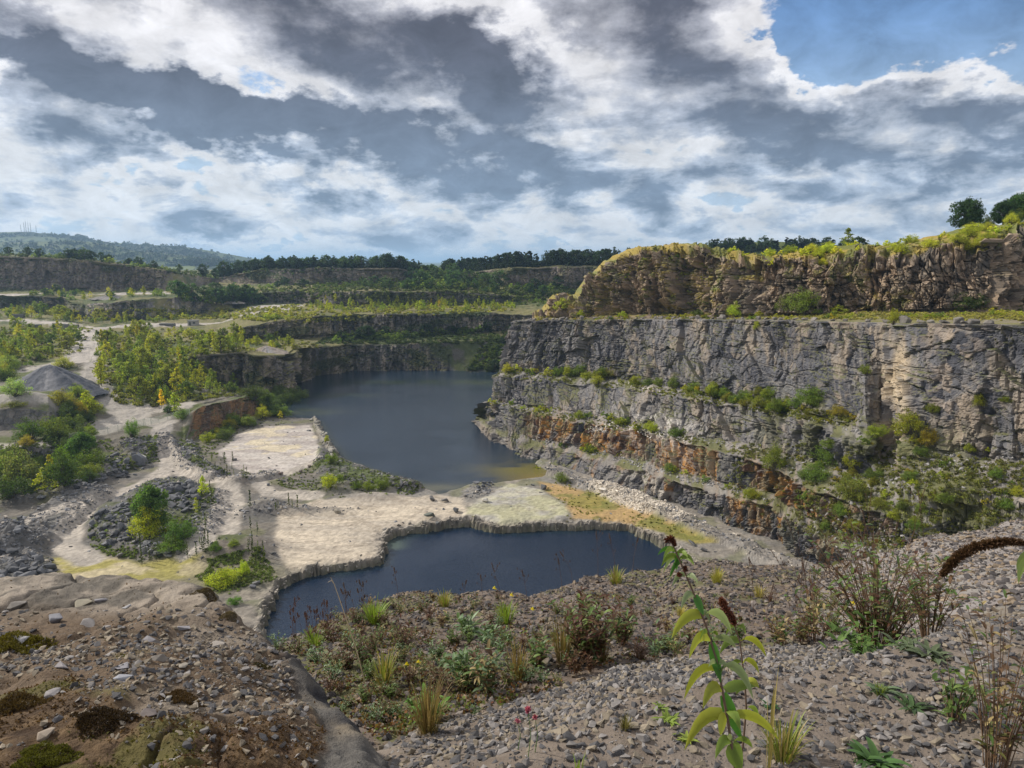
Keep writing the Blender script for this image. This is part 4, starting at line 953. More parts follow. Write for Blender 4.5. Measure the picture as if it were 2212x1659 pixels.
# ================================================================== VEGETATION
def leaves(centres, spread, n, size, base, var, flat=.75, up=.3, seed=0, clump_var=.35):
    """n leaf faces around each clump centre -> tri arrays"""
    r = np.random.default_rng(seed); k = len(centres); idx = r.integers(0, k, n)
    q = r.normal(size=(n, 3)); q /= np.linalg.norm(q, axis=1)[:, None]; q *= (r.random((n, 1))**.5)*spread[idx][:, None]; q[:, 2] *= flat
    b = centres[idx]+q
    d = r.normal(size=(n, 3)); d[:, 2] += up; d /= np.linalg.norm(d, axis=1)[:, None]
    t = np.cross(d, r.normal(size=(n, 3))); t /= np.linalg.norm(t, axis=1)[:, None]
    L = size*r.uniform(.6, 1.4, (n, 1))
    V = np.stack([b-t*L*.45, b+d*L*.5+t*L*.1, b+t*L*.5, b-d*L*.55], 1).reshape(-1, 3)
    cv = (1-clump_var)+2*clump_var*r.random(k); c = np.array(base)*cv[idx][:, None]*r.uniform(1-var, 1+var, (n, 1))
    c = c*(1+r.normal(0, .07, (n, 3)))
    return V, np.repeat(c, 4, axis=0)
def quads(name, V, C, mat): return tri_mesh(name, V, np.arange(len(V)).reshape(-1, 4), C, MAT[mat], 4)
def tubes(name, segs, mat='wood', sides=5):
    """segs: list of (points list, radii list, colour)"""
    Vs, Fs, Cs = [], [], []; off = 0
    for pts, rad, c in segs:
        pts = np.array(pts, float); n = len(pts); tg = np.gradient(pts, axis=0); tg /= np.linalg.norm(tg, axis=1)[:, None]+1e-9
        a = np.cross(tg, np.array((.3, .9, .2))); a /= np.linalg.norm(a, axis=1)[:, None]+1e-9; b = np.cross(tg, a)
        th = np.arange(sides)*2*math.pi/sides
        v = pts[:, None]+(a[:, None]*np.cos(th)[None, :, None]+b[:, None]*np.sin(th)[None, :, None])*np.array(rad)[:, None, None]
        Vs.append(v.reshape(-1, 3)); i = np.arange(n-1)[:, None]*sides+np.arange(sides)[None]; j = np.arange(n-1)[:, None]*sides+((np.arange(sides)+1) % sides)[None]
        Fs.append(np.stack([i, j, j+sides, i+sides], -1).reshape(-1, 4)+off); off += n*sides; Cs.append(np.tile(np.array(c), (n*sides, 1)))
    return tri_mesh(name, np.concatenate(Vs), np.concatenate(Fs), np.concatenate(Cs), MAT[mat], 4, True)
KIND = {}
def make_kind(key, shape, seed, base, nl, ls, ncl, trunk_c=(.10, .085, .07)):
    """unit-height plants; returns (crown mesh, trunk mesh)"""
    r = np.random.default_rng(seed); cs, sp, segs = [], [], []
    if shape == 'birch':
        w = r.uniform(.22, .36)
        for i in range(ncl):
            t = r.random()**.8; h = .10+.86*t; rad = w*math.sin(min(1., (1-t)*1.15+.05)*math.pi/2)**.9*(.65+.5*r.random())*(1 if t > .12 else .7)
            a = r.uniform(0, 6.283); q = rad*math.sqrt(r.random())
            cs.append((q*math.cos(a), q*math.sin(a), h)); sp.append(.035+.06*(1-t)+.02)
        cs.append((0, 0, .97)); sp.append(.03)
        segs.append(([(0, 0, -.05), (.01, 0, .3), (-.01, .01, .6), (0, 0, .95)], [.018, .014, .008, .002], trunk_c))
        for c in cs[::3]: segs.append(([(0, 0, c[2]-.1), c], [.006, .002], trunk_c))
    elif shape == 'shrub':
        for i in range(ncl):
            a = r.uniform(0, 6.283); e = math.asin(r.random()**.7); q = r.uniform(.55, 1)*(1+.25*math.sin(a*2+seed)); R_ = .62*q
            cs.append((R_*math.cos(a)*math.cos(e), R_*math.sin(a)*math.cos(e), .08+.80*q*math.sin(e))); sp.append(r.uniform(.13, .22))
        for c in cs[::2]: segs.append(([(c[0]*.1, c[1]*.1, -.05), (c[0]*.5, c[1]*.5, c[2]*.55), c], [.018, .011, .003], trunk_c))
    elif shape == 'broad':
        for i in range(ncl):
            a = r.uniform(0, 6.283); e = r.uniform(-.85, 1)*math.pi/2; q = r.uniform(.5, 1)*(1+.15*math.sin(a*3+seed))
            cs.append((.46*q*math.cos(a)*math.cos(e), .46*q*math.sin(a)*math.cos(e), .53+.43*q*math.sin(e))); sp.append(r.uniform(.08, .14))
        segs.append(([(0, 0, -.05), (.01, 0, .25), (-.02, .01, .55), (0, 0, .8)], [.045, .034, .02, .006], trunk_c))
        for c in cs[::4]: segs.append(([(0, 0, .22+.2*r.random()), (c[0]*.5, c[1]*.5, .2+c[2]*.5), c], [.018, .011, .003], trunk_c))
    elif shape == 'pine':
        for i in range(ncl):
            t = r.random(); h = .12+.84*t; rad = .24*(1-.6*t)*(.6+.6*r.random()); a = r.uniform(0, 6.283)
            cs.append((rad*math.cos(a), rad*math.sin(a), h)); sp.append(.07)
        segs.append(([(0, 0, -.05), (0, 0, .5), (0, 0, .95)], [.022, .014, .004], trunk_c))
    elif shape == 'weed':
        for i in range(ncl):
            h = .12+.86*(i/ncl)**.8; a = i*2.4; q = .09*(1.15-h)*r.random()
            cs.append((q*math.cos(a), q*math.sin(a), h)); sp.append(.035*(1.25-h)+.012)
        segs.append(([(0, 0, -.05), (.01, 0, .5), (0, .01, 1.)], [.012, .008, .003], trunk_c))
    cs = np.array(cs); sp = np.array(sp)
    V, C = leaves(cs, sp, nl, ls, base, .3, seed=seed+1)
    KIND[key] = (quads(key+'_crown', V, C, 'leaf'), tubes(key+'_trunk', segs))
YG = (.17, .175, .025); MG = (.075, .11, .028); DG_ = (.035, .058, .022); YL = (.26, .21, .03); SIL = (.17, .20, .12); BR = (.13, .11, .04); DK = (.018, .032, .018)
for i in range(4): make_kind('birch%d' % i, 'birch', 10+i, (.25, .27, .036), 900, .042, 50)
for i in range(3): make_kind('shrub%d' % i, 'shrub', 20+i, (.19, .22, .038), 1100, .075, 34)
for i in range(3): make_kind('broad%d' % i, 'broad', 30+i, (.075, .11, .034), 1700, .055, 66)
for i in range(2): make_kind('pine%d' % i, 'pine', 40+i, (.026, .045, .025), 900, .065, 44, (.05, .04, .035))
for i in range(2): make_kind('weed%d' % i, 'weed', 50+i, (.09, .12, .035), 110, .06, 17)
make_kind('bigshrub0', 'shrub', 61, (.18, .21, .038), 4600, .036, 90); make_kind('bigshrub1', 'shrub', 62, (.18, .21, .038), 4600, .036, 80)
make_kind('bigtree', 'broad', 63, (.065, .105, .036), 12000, .036, 220)
CATS = {'birch': ('birch_tree', 'tree'), 'shrub': ('shrub', 'shrub'), 'broad': ('tree', 'tree'), 'pine': ('pine_tree', 'tree'), 'weed': ('tall_weed', 'plant'), 'bigshrub': ('shrub', 'shrub'), 'bigtree': ('tree', 'tree')}
make_kind('shrublow', 'shrub', 64, (.19, .22, .038), 340, .12, 26)
CATS['shrublow'] = ('shrub', 'shrub'); QUEUE = []; NSHRUB = [0]
def grow(kind, base, height, tint, label, group=None, wide=1., cname=None):
    if kind.rstrip('0123456789') in ('shrub', 'bigshrub') and group: QUEUE.append((kind, Vector(base), height, tint, label, group, wide)); return None
    if kind.rstrip('0123456789') in ('shrub', 'bigshrub'): NSHRUB[0] += 1
    return grow_now(kind, base, height, tint, label, group, wide, cname)
def flush():
    q = sorted(QUEUE, key=lambda a: -a[2]/(a[1]-Vector((0, 0, EYE))).length); k = 292-NSHRUB[0]
    for a in q[:k]: grow_now(*a)
    rest = q[k:]; me = KIND['shrublow'][0]; n = len(me.vertices)
    v = np.empty(n*3, np.float32); me.vertices.foreach_get('co', v); v = v.reshape(-1, 3); c = np.empty(n*4, np.float32); me.color_attributes['col'].data.foreach_get('color', c); c = c.reshape(-1, 4)[:, :3]
    Vs, Cs = [], []
    for a in rest:
        t = random.uniform(0, 6.28); ct, st = math.cos(t), math.sin(t); w = a[2]*a[6]; R_ = np.array(((ct*w, -st*w, 0), (st*w, ct*w, 0), (0, 0, a[2])))
        Vs.append(v@R_.T+np.array(a[1])); Cs.append(c*np.array(a[3]))
    o = D.objects.new('undergrowth', quads('undergrowth', np.concatenate(Vs), np.concatenate(Cs), 'leaf')); COL.objects.link(o); tag(o, kind='stuff'); o.color = (1, 1, 1, 1)
def grow_now(kind, base, height, tint, label, group=None, wide=1., cname=None):
    key = kind if kind in KIND else kind+str(random.randrange(9) % sum(1 for k in KIND if k.rstrip('0123456789') == kind))
    stem = key.rstrip('0123456789'); nm, cat = CATS[stem]
    if cname: nm, cat = cname
    root = D.objects.new(nm, None); COL.objects.link(root); root.location = base; root.rotation_euler = (0, 0, random.uniform(0, 6.28)); root.empty_display_size = .2
    w = height*wide*random.uniform(.88, 1.12); root.scale = (w, w, height)
    c = D.objects.new('crown' if stem not in ('shrub', 'bigshrub', 'weed') else 'foliage', KIND[key][0]); t = D.objects.new('trunk' if stem not in ('shrub', 'bigshrub', 'weed') else 'stem', KIND[key][1])
    for q in (c, t): COL.objects.link(q); q.parent = root
    c.color = (*tint, 1); t.color = (1, 1, 1, 1); tag(root, label, cat, group); return root
def tintv(t, v=.22): k = random.uniform(1-v, 1+v); return (t[0]*k*random.uniform(.9, 1.1), t[1]*k, t[2]*k*random.uniform(.85, 1.15))
T_Y, T_G, T_D, T_O, T_S = (1.6, 1.5, .95), (.8, .95, 1.), (.42, .52, .7), (1.65, 1.25, .8), (1.5, 1.5, 3.0)
def at_px(x, y, names=None):
    h = hit(x, y, names)
    if h is None or h[3] in ('lake', 'pool'): return None
    return h
def grow_px(kind, x, y, hpx, tint, label, group=None, wide=1., cname=None, names=None):
    h = at_px(x, y, names)
    if h is None: return None
    return grow(kind, h[0]-Vector((0, 0, .02)), hpx/F*h[2], tintv(tint, .1), label, group, wide, cname)
def in_poly(x, y, p): return bool(inpoly(np.array([x]), np.array([y]), p)[0])
def scatter_px(poly, n, mix, label, group, hm=(4, 8), wide=1., names=None, gap=0., yscale=None, flatmin=.0):
    """mix: list of (weight, kind, tint, word). label may hold {} for the word"""
    xs_ = [p[0] for p in poly]; ys_ = [p[1] for p in poly]; done = []; tries = 0
    while len(done) < n and tries < n*30:
        tries += 1; x, y = random.uniform(min(xs_), max(xs_)), random.uniform(min(ys_), max(ys_))
        if not in_poly(x, y, poly): continue
        h = at_px(x, y, names)
        if h is None or h[1].z < flatmin: continue
        if gap and any((h[0]-q).length < gap for q in done): continue
        k = random.choices(mix, [m[0] for m in mix])[0]; H = random.uniform(*hm)
        sizew = 'tall' if H > hm[0]+.62*(hm[1]-hm[0]) else ('small' if H < hm[0]+.3*(hm[1]-hm[0]) else 'middling')
        if k[1] in ('shrub',): H *= .62
        grow(k[1], h[0]-Vector((0, 0, .05)), H, tintv(k[2]), label.format(sizew+' '+k[3]), group+', '+sizew+' '+k[3], wide)
        done.append(h[0])
    return done
def line_px(pts, n, mix, label, group, hm, jit=2., wide=1., names=None):
    L = np.array(pts, float); dd = np.concatenate([[0], np.cumsum(np.hypot(*np.diff(L, axis=0).T))]); out = []
    for i in range(n*3):
        if len(out) >= n: break
        t = random.uniform(0, dd[-1]); x = np.interp(t, dd, L[:, 0]); y = np.interp(t, dd, L[:, 1])+random.uniform(-jit, jit)
        h = at_px(x, y, names)
        if h is None: continue
        k = random.choices(mix, [m[0] for m in mix])[0]; H = random.uniform(*hm); sizew = 'tall' if H > hm[0]+.55*(hm[1]-hm[0]) else 'low'
        if k[1] == 'shrub': H *= .62
        grow(k[1], h[0]-Vector((0, 0, .05)), H, tintv(k[2]), label.format(sizew+' '+k[3]), group+', '+sizew+' '+k[3], wide); out.append(h[0])
    return out
SLOPE = [(205,765),(212,830),(255,868),(330,878),(425,866),(520,852),(502,830),(440,806),(415,778),(500,764),(600,764),(685,752),(640,735),(560,725),(420,716),(300,715),(228,722)]
bm_ = [(2.2, 'broad', (3., 2.3, 1.), 'round yellow-green'), (1., 'broad', (1.7, 1.6, 1.), 'round green'), (3, 'birch', T_Y, 'yellow-green'), (3, 'birch', T_G, 'mid-green'), (.1, 'birch', T_O, 'golden'), (2, 'shrub', T_Y, 'bushy yellow-green'), (1.5, 'shrub', T_G, 'bushy green'), (.3, 'shrub', T_S, 'bushy grey-green')]
FAR = ['quarry_benches', 'terraces']
scatter_px([(212,815),(225,775),(330,770),(430,800),(505,832),(520,850),(425,864),(330,876),(255,866),(216,835)], 66, bm_, '{} plant in the thicket at the bend of the road', 'trees in the thicket beside the road', (5, 12), 1.0, FAR, 1.6)
scatter_px([(205,765),(225,720),(300,715),(420,716),(560,722),(640,735),(690,750),(600,762),(500,762),(415,778),(330,770),(225,778)], 95, bm_, '{} plant on the slope above the lake wall', 'trees on the slope above the lake wall', (3, 9), 1.05, FAR, 1.8)
scatter_px([(0,772),(0,712),(60,704),(150,712),(175,735),(120,765),(60,792),(0,796)], 46, bm_, '{} plant left of the upper road below the concrete blocks', 'plants left of the upper road', (4, 9), 1.1, FAR, 2.)
em = [(4, 'birch', (1.3, 1.35, 1.), 'lime-green'), (2, 'birch', T_G, 'green'), (3, 'shrub', (1.5, 1.5, 1.), 'bushy lime-green'), (.2, 'birch', T_O, 'golden')]
scatter_px([(655,662),(700,648),(860,650),(1000,655),(1110,656),(1120,668),(1000,672),(850,674),(700,674)], 120, em, '{} sapling on the sunlit bench above the upper lake wall', 'saplings on the sunlit bench', (2.5, 7), 1.0, FAR, 2.)
gm = [(3, 'shrub', T_D, 'dark bushy'), (3, 'broad', T_G, 'round-crowned'), (2, 'shrub', T_G, 'green bushy')]
scatter_px([(375,652),(390,640),(470,640),(540,640),(580,655),(520,662),(440,660)], 34, gm, '{} plant beside the pale track right of the rock promontory', 'bushes right of the promontory', (6, 13), 1.2, FAR, 3)
scatter_px([(0,700),(0,672),(120,672),(180,690),(170,700),(80,690)], 40, bm_, '{} plant on the flat below the left promontory', 'plants below the left promontory', (4, 8), 1.3, FAR, 2)
line_px([(190,695),(300,694),(380,688),(450,682),(540,690),(640,684)], 55, [(2, 'shrub', T_Y, 'yellow-green bushy'), (2, 'shrub', T_G, 'green bushy'), (1, 'birch', T_Y, 'slim yellow-green')], '{} plant along the track that runs behind the birch slope', 'plants along the back track', (3, 6), 4, 1.3, FAR)
line_px([(130,648),(240,648),(300,641),(200,640),(60,634),(380,636)], 50, [(2, 'shrub', T_G, 'green bushy'), (1, 'birch', T_Y, 'slim yellow-green'), (1, 'broad', T_G, 'round')], '{} plant on top of the left promontory', 'plants on the left promontory', (3, 7), 4, 1.2, FAR)
dm = [(3, 'shrub', T_D, 'dark bushy'), (2, 'shrub', T_G, 'green bushy'), (1, 'broad', T_D, 'dark round-crowned')]
line_px([(692,738),(760,733),(850,730),(950,722),(1080,716)], 75, dm, '{} plant at the foot of the upper lake wall', 'bushes between the two lake walls', (4, 8), 5, 1.4, FAR)
scatter_px([(1010,800),(1040,770),(1070,735),(1108,720),(1108,808),(1060,812)], 34, dm, '{} plant on the scree at the closed end of the lake', 'bushes on the scree at the far end of the lake', (3.5, 7), 1.3, FAR, 2)
line_px([(680,640),(760,622),(850,622),(960,626),(1100,630),(1180,640)], 60, gm, '{} plant on the edge of the third bench', 'bushes along the third bench', (3, 9), 6, 1.2, FAR)
scatter_px([(880,615),(905,590),(1000,594),(1080,618),(1000,628),(900,626)], 55, gm, '{} plant on the overgrown ramp between the far walls', 'bushes on the overgrown ramp', (7, 13), 1.3, FAR, 3)
scatter_px([(1085,660),(1110,625),(1200,622),(1260,628),(1250,650),(1190,664)], 50, dm, '{} plant left of the mossy crag', 'bushes behind the mossy crag', (3, 6), 1.4, FAR, 3)
line_px([(480,640),(600,618),(760,618),(860,620)], 45, dm, '{} plant at the foot of the distant middle wall', 'bushes below the distant middle wall', (4, 8), 4, 1.5, FAR)
line_px([(1110,623),(1200,624),(1290,624)], 25, dm, '{} plant at the foot of the distant right wall', 'bushes below the distant right wall', (4, 9), 3, 1.5, FAR)
# rims
wm = [(3, 'broad', T_D, 'dark round-crowned'), (1.5, 'broad', T_G, 'green round-crowned'), (1, 'pine', (1, 1, 1), 'dark slender')]
def rim(pts, n, mix, label, group, hm, dy=(2, 26), wide=1.):
    L = np.array(pts, float); xs_ = np.linspace(-420, 1330, 1500)
    for i in range(n):
        x = random.uniform(L[0, 0], L[-1, 0]); g = np.array([np.interp(x, xs_, GT[:, k]) for k in range(3)])
        back_ = random.uniform(*dy); p = g*np.array(((g[1]+back_)/g[1], 1, 1))+np.array((0, back_, 0)); h = down(p[0], p[1], ('quarry_benches',))
        zz = h[0].z if h else p[2]; k = random.choices(mix, [m[0] for m in mix])[0]; H = random.uniform(*hm)
        sizew = 'tall' if H > hm[0]+.55*(hm[1]-hm[0]) else 'low'
        if k[1] == 'shrub': H *= .6
        grow(k[1], (p[0], p[1], zz-.3), H, tintv(k[2]), label.format(sizew+' '+k[3]), group+', '+sizew+' '+k[3], wide)
rim([(465, 0), (905, 0)], 105, wm, '{} tree in the belt on top of the distant middle wall', 'tree belt on the distant middle rim', (6.5, 11.5), (1, 30), 1.05)
rim([(955, 0), (1330, 0)], 110, [(5, 'pine', (1, 1, 1), 'dark'), (2, 'broad', T_D, 'dark round-crowned')], '{} tree in the plantation on top of the distant right wall', 'plantation on the distant right rim', (9, 13), (8, 34), 1.1)
rim([(860, 0), (955, 0)], 16, wm, '{} tree in the gap between the two tree belts', 'trees in the gap of the skyline', (4, 7), (1, 25), 1.1)
rim([(0, 0), (460, 0)], 60, [(3, 'shrub', T_D, 'dark bushy'), (2, 'broad', T_D, 'dark round'), (2, 'shrub', T_G, 'green bushy')], '{} plant on the rim of the top left wall', 'plants along the top left rim', (4, 8.5), (0, 40), 1.2)
def rim_one(x, hm, kind, tint, lab, back_=6, wide=1., cname=None):
    g = np.array([np.interp(x, np.linspace(-420, 1330, 1500), GT[:, k]) for k in range(3)]); p = g*np.array(((g[1]+back_)/g[1], 1, 1))+np.array((0, back_, 0)); h = down(p[0], p[1], ('quarry_benches',))
    grow(kind, (p[0], p[1], (h[0].z if h else p[2])-.3), hm, tint, lab, None, wide, cname)
rim_one(183, 9.5, 'broad', (.9, 1., 1.), 'broad dark green tree standing alone on the top left rim, the widest there', wide=1.5)
rim_one(148, 5.6, 'pine', (1, 1, 1), 'narrow dark column-shaped tree on the top left rim', wide=.9)
rim_one(218, 8, 'broad', (.6, .75, .8), 'upright dark tree just right of the broad tree on the top left rim', wide=.7)
rim_one(236, 5.5, 'shrub', (1.2, 1.3, 1.3), 'pale green round bush right of the two trees on the top left rim', 3, 1.2)
rim_one(385, 7.5, 'broad', (.8, .9, .9), 'green tree at the right end of the top left rim', wide=.9)
rim_one(436, 12, 'broad', (.4, .5, .6), 'dark wide tree between the top left wall and the tree belt', 4, 1.1)
rim_one(486, 15, 'broad', (.5, .6, .6), 'big dark tree at the left end of the tree belt', 2, 1.15)
for x, hh in ((835, 13), (862, 11), (905, 9)): rim_one(x, hh, 'broad', (.4, .5, .6), {835: 'dark round tree right of centre in the middle tree belt, overhanging the wall', 862: 'dark tree standing on the ramp at the end of the middle wall', 905: 'dark bushy tree at the top of the overgrown ramp'}[x], 2, 1.1)
cs = []; xg = np.linspace(-420, 1330, 1500)
for i in range(1500):
    x = random.choice([random.uniform(462, 905), random.uniform(955, 1330)]); g = np.array([np.interp(x, xg, GT[:, k]) for k in range(3)]); b_ = random.uniform(3, 26)
    cs.append((g[0]*(g[1]+b_)/g[1], g[1]+b_, g[2]+random.uniform(.4, 4.5 if x > 955 else 3.6)))
cs = np.array(cs); V, C = leaves(cs, np.full(len(cs), 1.5), 26*len(cs), .9, (.022, .036, .018), .3, .8, seed=78)
o = D.objects.new('rim_undergrowth', quads('rim_undergrowth', V, C, 'leaf')); COL.objects.link(o); tag(o, kind='stuff'); o.color = (1, 1, 1, 1)
# woods on the far hills: one mass
cs = []
for nm, xr, yr, n in (('hills', (-60, 560), (506, 560), 900), ('hills_near', (-60, 560), (525, 575), 1500)):
    k = 0
    for _ in range(n*4):
        if k >= n: break
        x, y = random.uniform(*xr), random.uniform(*yr); h = hit(x, y, [nm])
        if h is None: continue
        f = float(fbm(np.array([h[0].x*.0035]), np.array([h[0].y*.0035]), 0, 5, 510 if nm == 'hills' else 560)[0])
        if f < .48 and random.random() > .12: continue
        cs.append((h[0].x, h[0].y, h[0].z+3)); k += 1
cs = np.array(cs); V, C = leaves(cs, rng.uniform(6, 12, len(cs)), 16*len(cs), 5.5, (.022, .036, .018), .3, .8, seed=77)
o = D.objects.new('distant_wood', quads('distant_wood', V, C, 'leaf')); COL.objects.link(o); tag(o, kind='stuff'); o.color = (1, 1, 1, 1)
for x, y, hp, lab in ((137, 512, 9, 'dark tree clump at the left end of the hilltop row'), (168, 516, 11, 'tree on the far hill ridge beside a second one'), (180, 518, 11, 'second tree on the far hill ridge, left of the gap'), (214, 524, 7, 'small tree on the hillside right of the ridge pair'), (268, 528, 7, 'lone tree on the bare hill ridge'), (285, 529, 6, 'low tree on the bare hill ridge'), (395, 535, 7, 'lone tree standing out on the falling hill ridge'), (320, 531, 5, 'tiny tree on the middle of the hill ridge'), (435, 539, 5, 'tiny tree on the right part of the hill ridge')):
    h = hit(x, y+2, ['hills', 'hills_near']); 
    if h: grow('broad', h[0], hp/F*h[2], (.5, .6, .8), lab, None, 1.2)
for x in (1360,): pass
# right hill wood behind the crag
for i in range(70):
    x = random.uniform(1500, 1860); h = hit(x, random.uniform(533, 548), ['hill_right'])
    if h: grow(random.choice(['pine', 'broad']), h[0]-Vector((0, 0, .5)), random.uniform(6, 10), tintv((.5, .6, .8)), 'dark tree of the distant wood seen behind the mossy crag', 'wood behind the mossy crag', 1.3)

# ---- crag plants
CR = ['crag']
ym = [(3, 'shrub', (2.1, 1.9, 1.1), 'bright yellow-green'), (1.5, 'shrub', T_Y, 'green')]
def crag_top(x, dy_, kind, hm, tint, lab, group=None, wide=1.):
    i = int(np.clip(np.interp(x, [c[0] for c in OC], np.arange(len(OC))), 0, len(OC)-1)); pt = PY(x, np.interp(x, [c[0] for c in OC], [c[4] for c in OC]), np.interp(x, [c[0] for c in OC], [O[4][k][1] for k in range(len(OC))]))
    p = pt*np.array((1+dy_/pt[1], 1, 1))+np.array((0, dy_, 0)); h = down(p[0], p[1], ('crag',))
    return grow(kind, (p[0], p[1], (h[0].z if h else p[2])-.2), hm, tint, lab, group, wide)
for i in range(60):
    x = random.choice([random.uniform(1565, 1790), random.uniform(1780, 2212), random.uniform(1900, 2230)]); H = random.uniform(1.8, 3.6)
    k = random.choice(ym[:1]*3+ym[1:]); big = 'large' if H > 2.8 else 'small'
    crag_top(x, random.uniform(-7, 12), 'bigshrub', H*.85, tintv(k[2]), big+' '+k[3]+' bush on the grassy top of the mossy crag', 'bushes on the crag top, '+big+' '+k[3], 1.3)
crag_top(2085, 30, 'bigtree', 9.0, (.75, .9, 1.), 'large round dark green tree standing alone on the skyline above the crag', None, 1.0)
crag_top(2165, 34, 'bigtree', 7.2, (.7, .85, .9), 'dark green tree right of the large round one on the skyline', None, 1.2); crag_top(2215, 30, 'bigtree', 9.0, (.9, 1.1, .9), 'green tree cut by the right edge of the photo on the skyline', None, 1.3)
crag_top(2130, 38, 'bigshrub0', 4.5, (.5, .6, .7), 'dark bush between the two skyline trees', None, 1.2); crag_top(2190, 24, 'bigshrub1', 5., (.7, .8, .8), 'dark bush in front of the skyline tree at the right edge')
crag_top(1830, 30, 'birch', 7.5, (.75, .85, 1.), 'slim birch on the skyline in the middle of the crag top', None, 1.3); crag_top(1856, 34, 'broad', 5.5, (.5, .6, .8), 'dark rounded tree just right of the slim skyline birch', None, 1.3)
crag_top(1362, 90, 'broad', 7.5, (.4, .5, .6), 'dark tree peeping over the left shoulder of the mossy crag', None, 1.2)
for x, y, hp, k, t, w_, lab in ((1735, 676, 52, 'bigshrub0', T_G, .85, 'tall dark green bush at the foot of the crag, tallest on the bench'), (1692, 679, 40, 'bigshrub1', (.7, .8, .9), .8, 'dark green bush left of the tallest one under the crag'), (1592, 684, 32, 'bigshrub0', (1.9, 1.9, 1.1), 1., 'bright green bush at the foot of the crag beside the row of boulders'),
  (1508, 683, 16, 'shrub', T_D, 1.2, 'small dark bush at the foot of the crag'), (1640, 684, 12, 'shrub', T_Y, 1.3, 'tiny yellow-green bush on the boulder bench'), (2090, 668, 30, 'bigshrub1', T_D, 1.6, 'dark low bush at the foot of the crag near the right edge'), (1810, 676, 18, 'shrub', T_Y, 1.5, 'low green bush right of the tall ones under the crag'), (1765, 678, 14, 'shrub', T_G, 1.5, 'low bush touching the tallest bush under the crag'), (1345, 686, 14, 'shrub', T_Y, 1.5, 'yellowish bush near the left foot of the crag'), (1215, 670, 26, 'shrub', T_Y, 1.2, 'pale green bush on the small knoll left of the crag'), (1255, 684, 15, 'shrub', T_Y, 1.4, 'low bush right of the small knoll')):
    grow_px(k, x, y, hp, t, lab, None, w_, None, ['crag', 'quarry_face'])
scatter_px([(1150,690),(1300,686),(1900,682),(2212,668),(2212,684),(1900,690),(1500,691),(1160,693)], 60, [(2, 'shrub', T_Y, 'yellow-green'), (1, 'shrub', T_O, 'straw-coloured'), (1, 'shrub', T_G, 'green')], '{} ground plant between the crag and the boulder row', 'low plants on the boulder bench', (.8, 2.4), 1.5, ['quarry_face', 'crag'])
scatter_px([(1290,670),(1330,560),(1500,540),(1560,620),(1540,680)], 26, [(2, 'shrub', T_Y, 'yellow-green'), (1, 'shrub', T_D, 'dark')], '{} tuft on the left face of the crag', 'tufts on the crag face', (.9, 2.2), 1.4, CR)

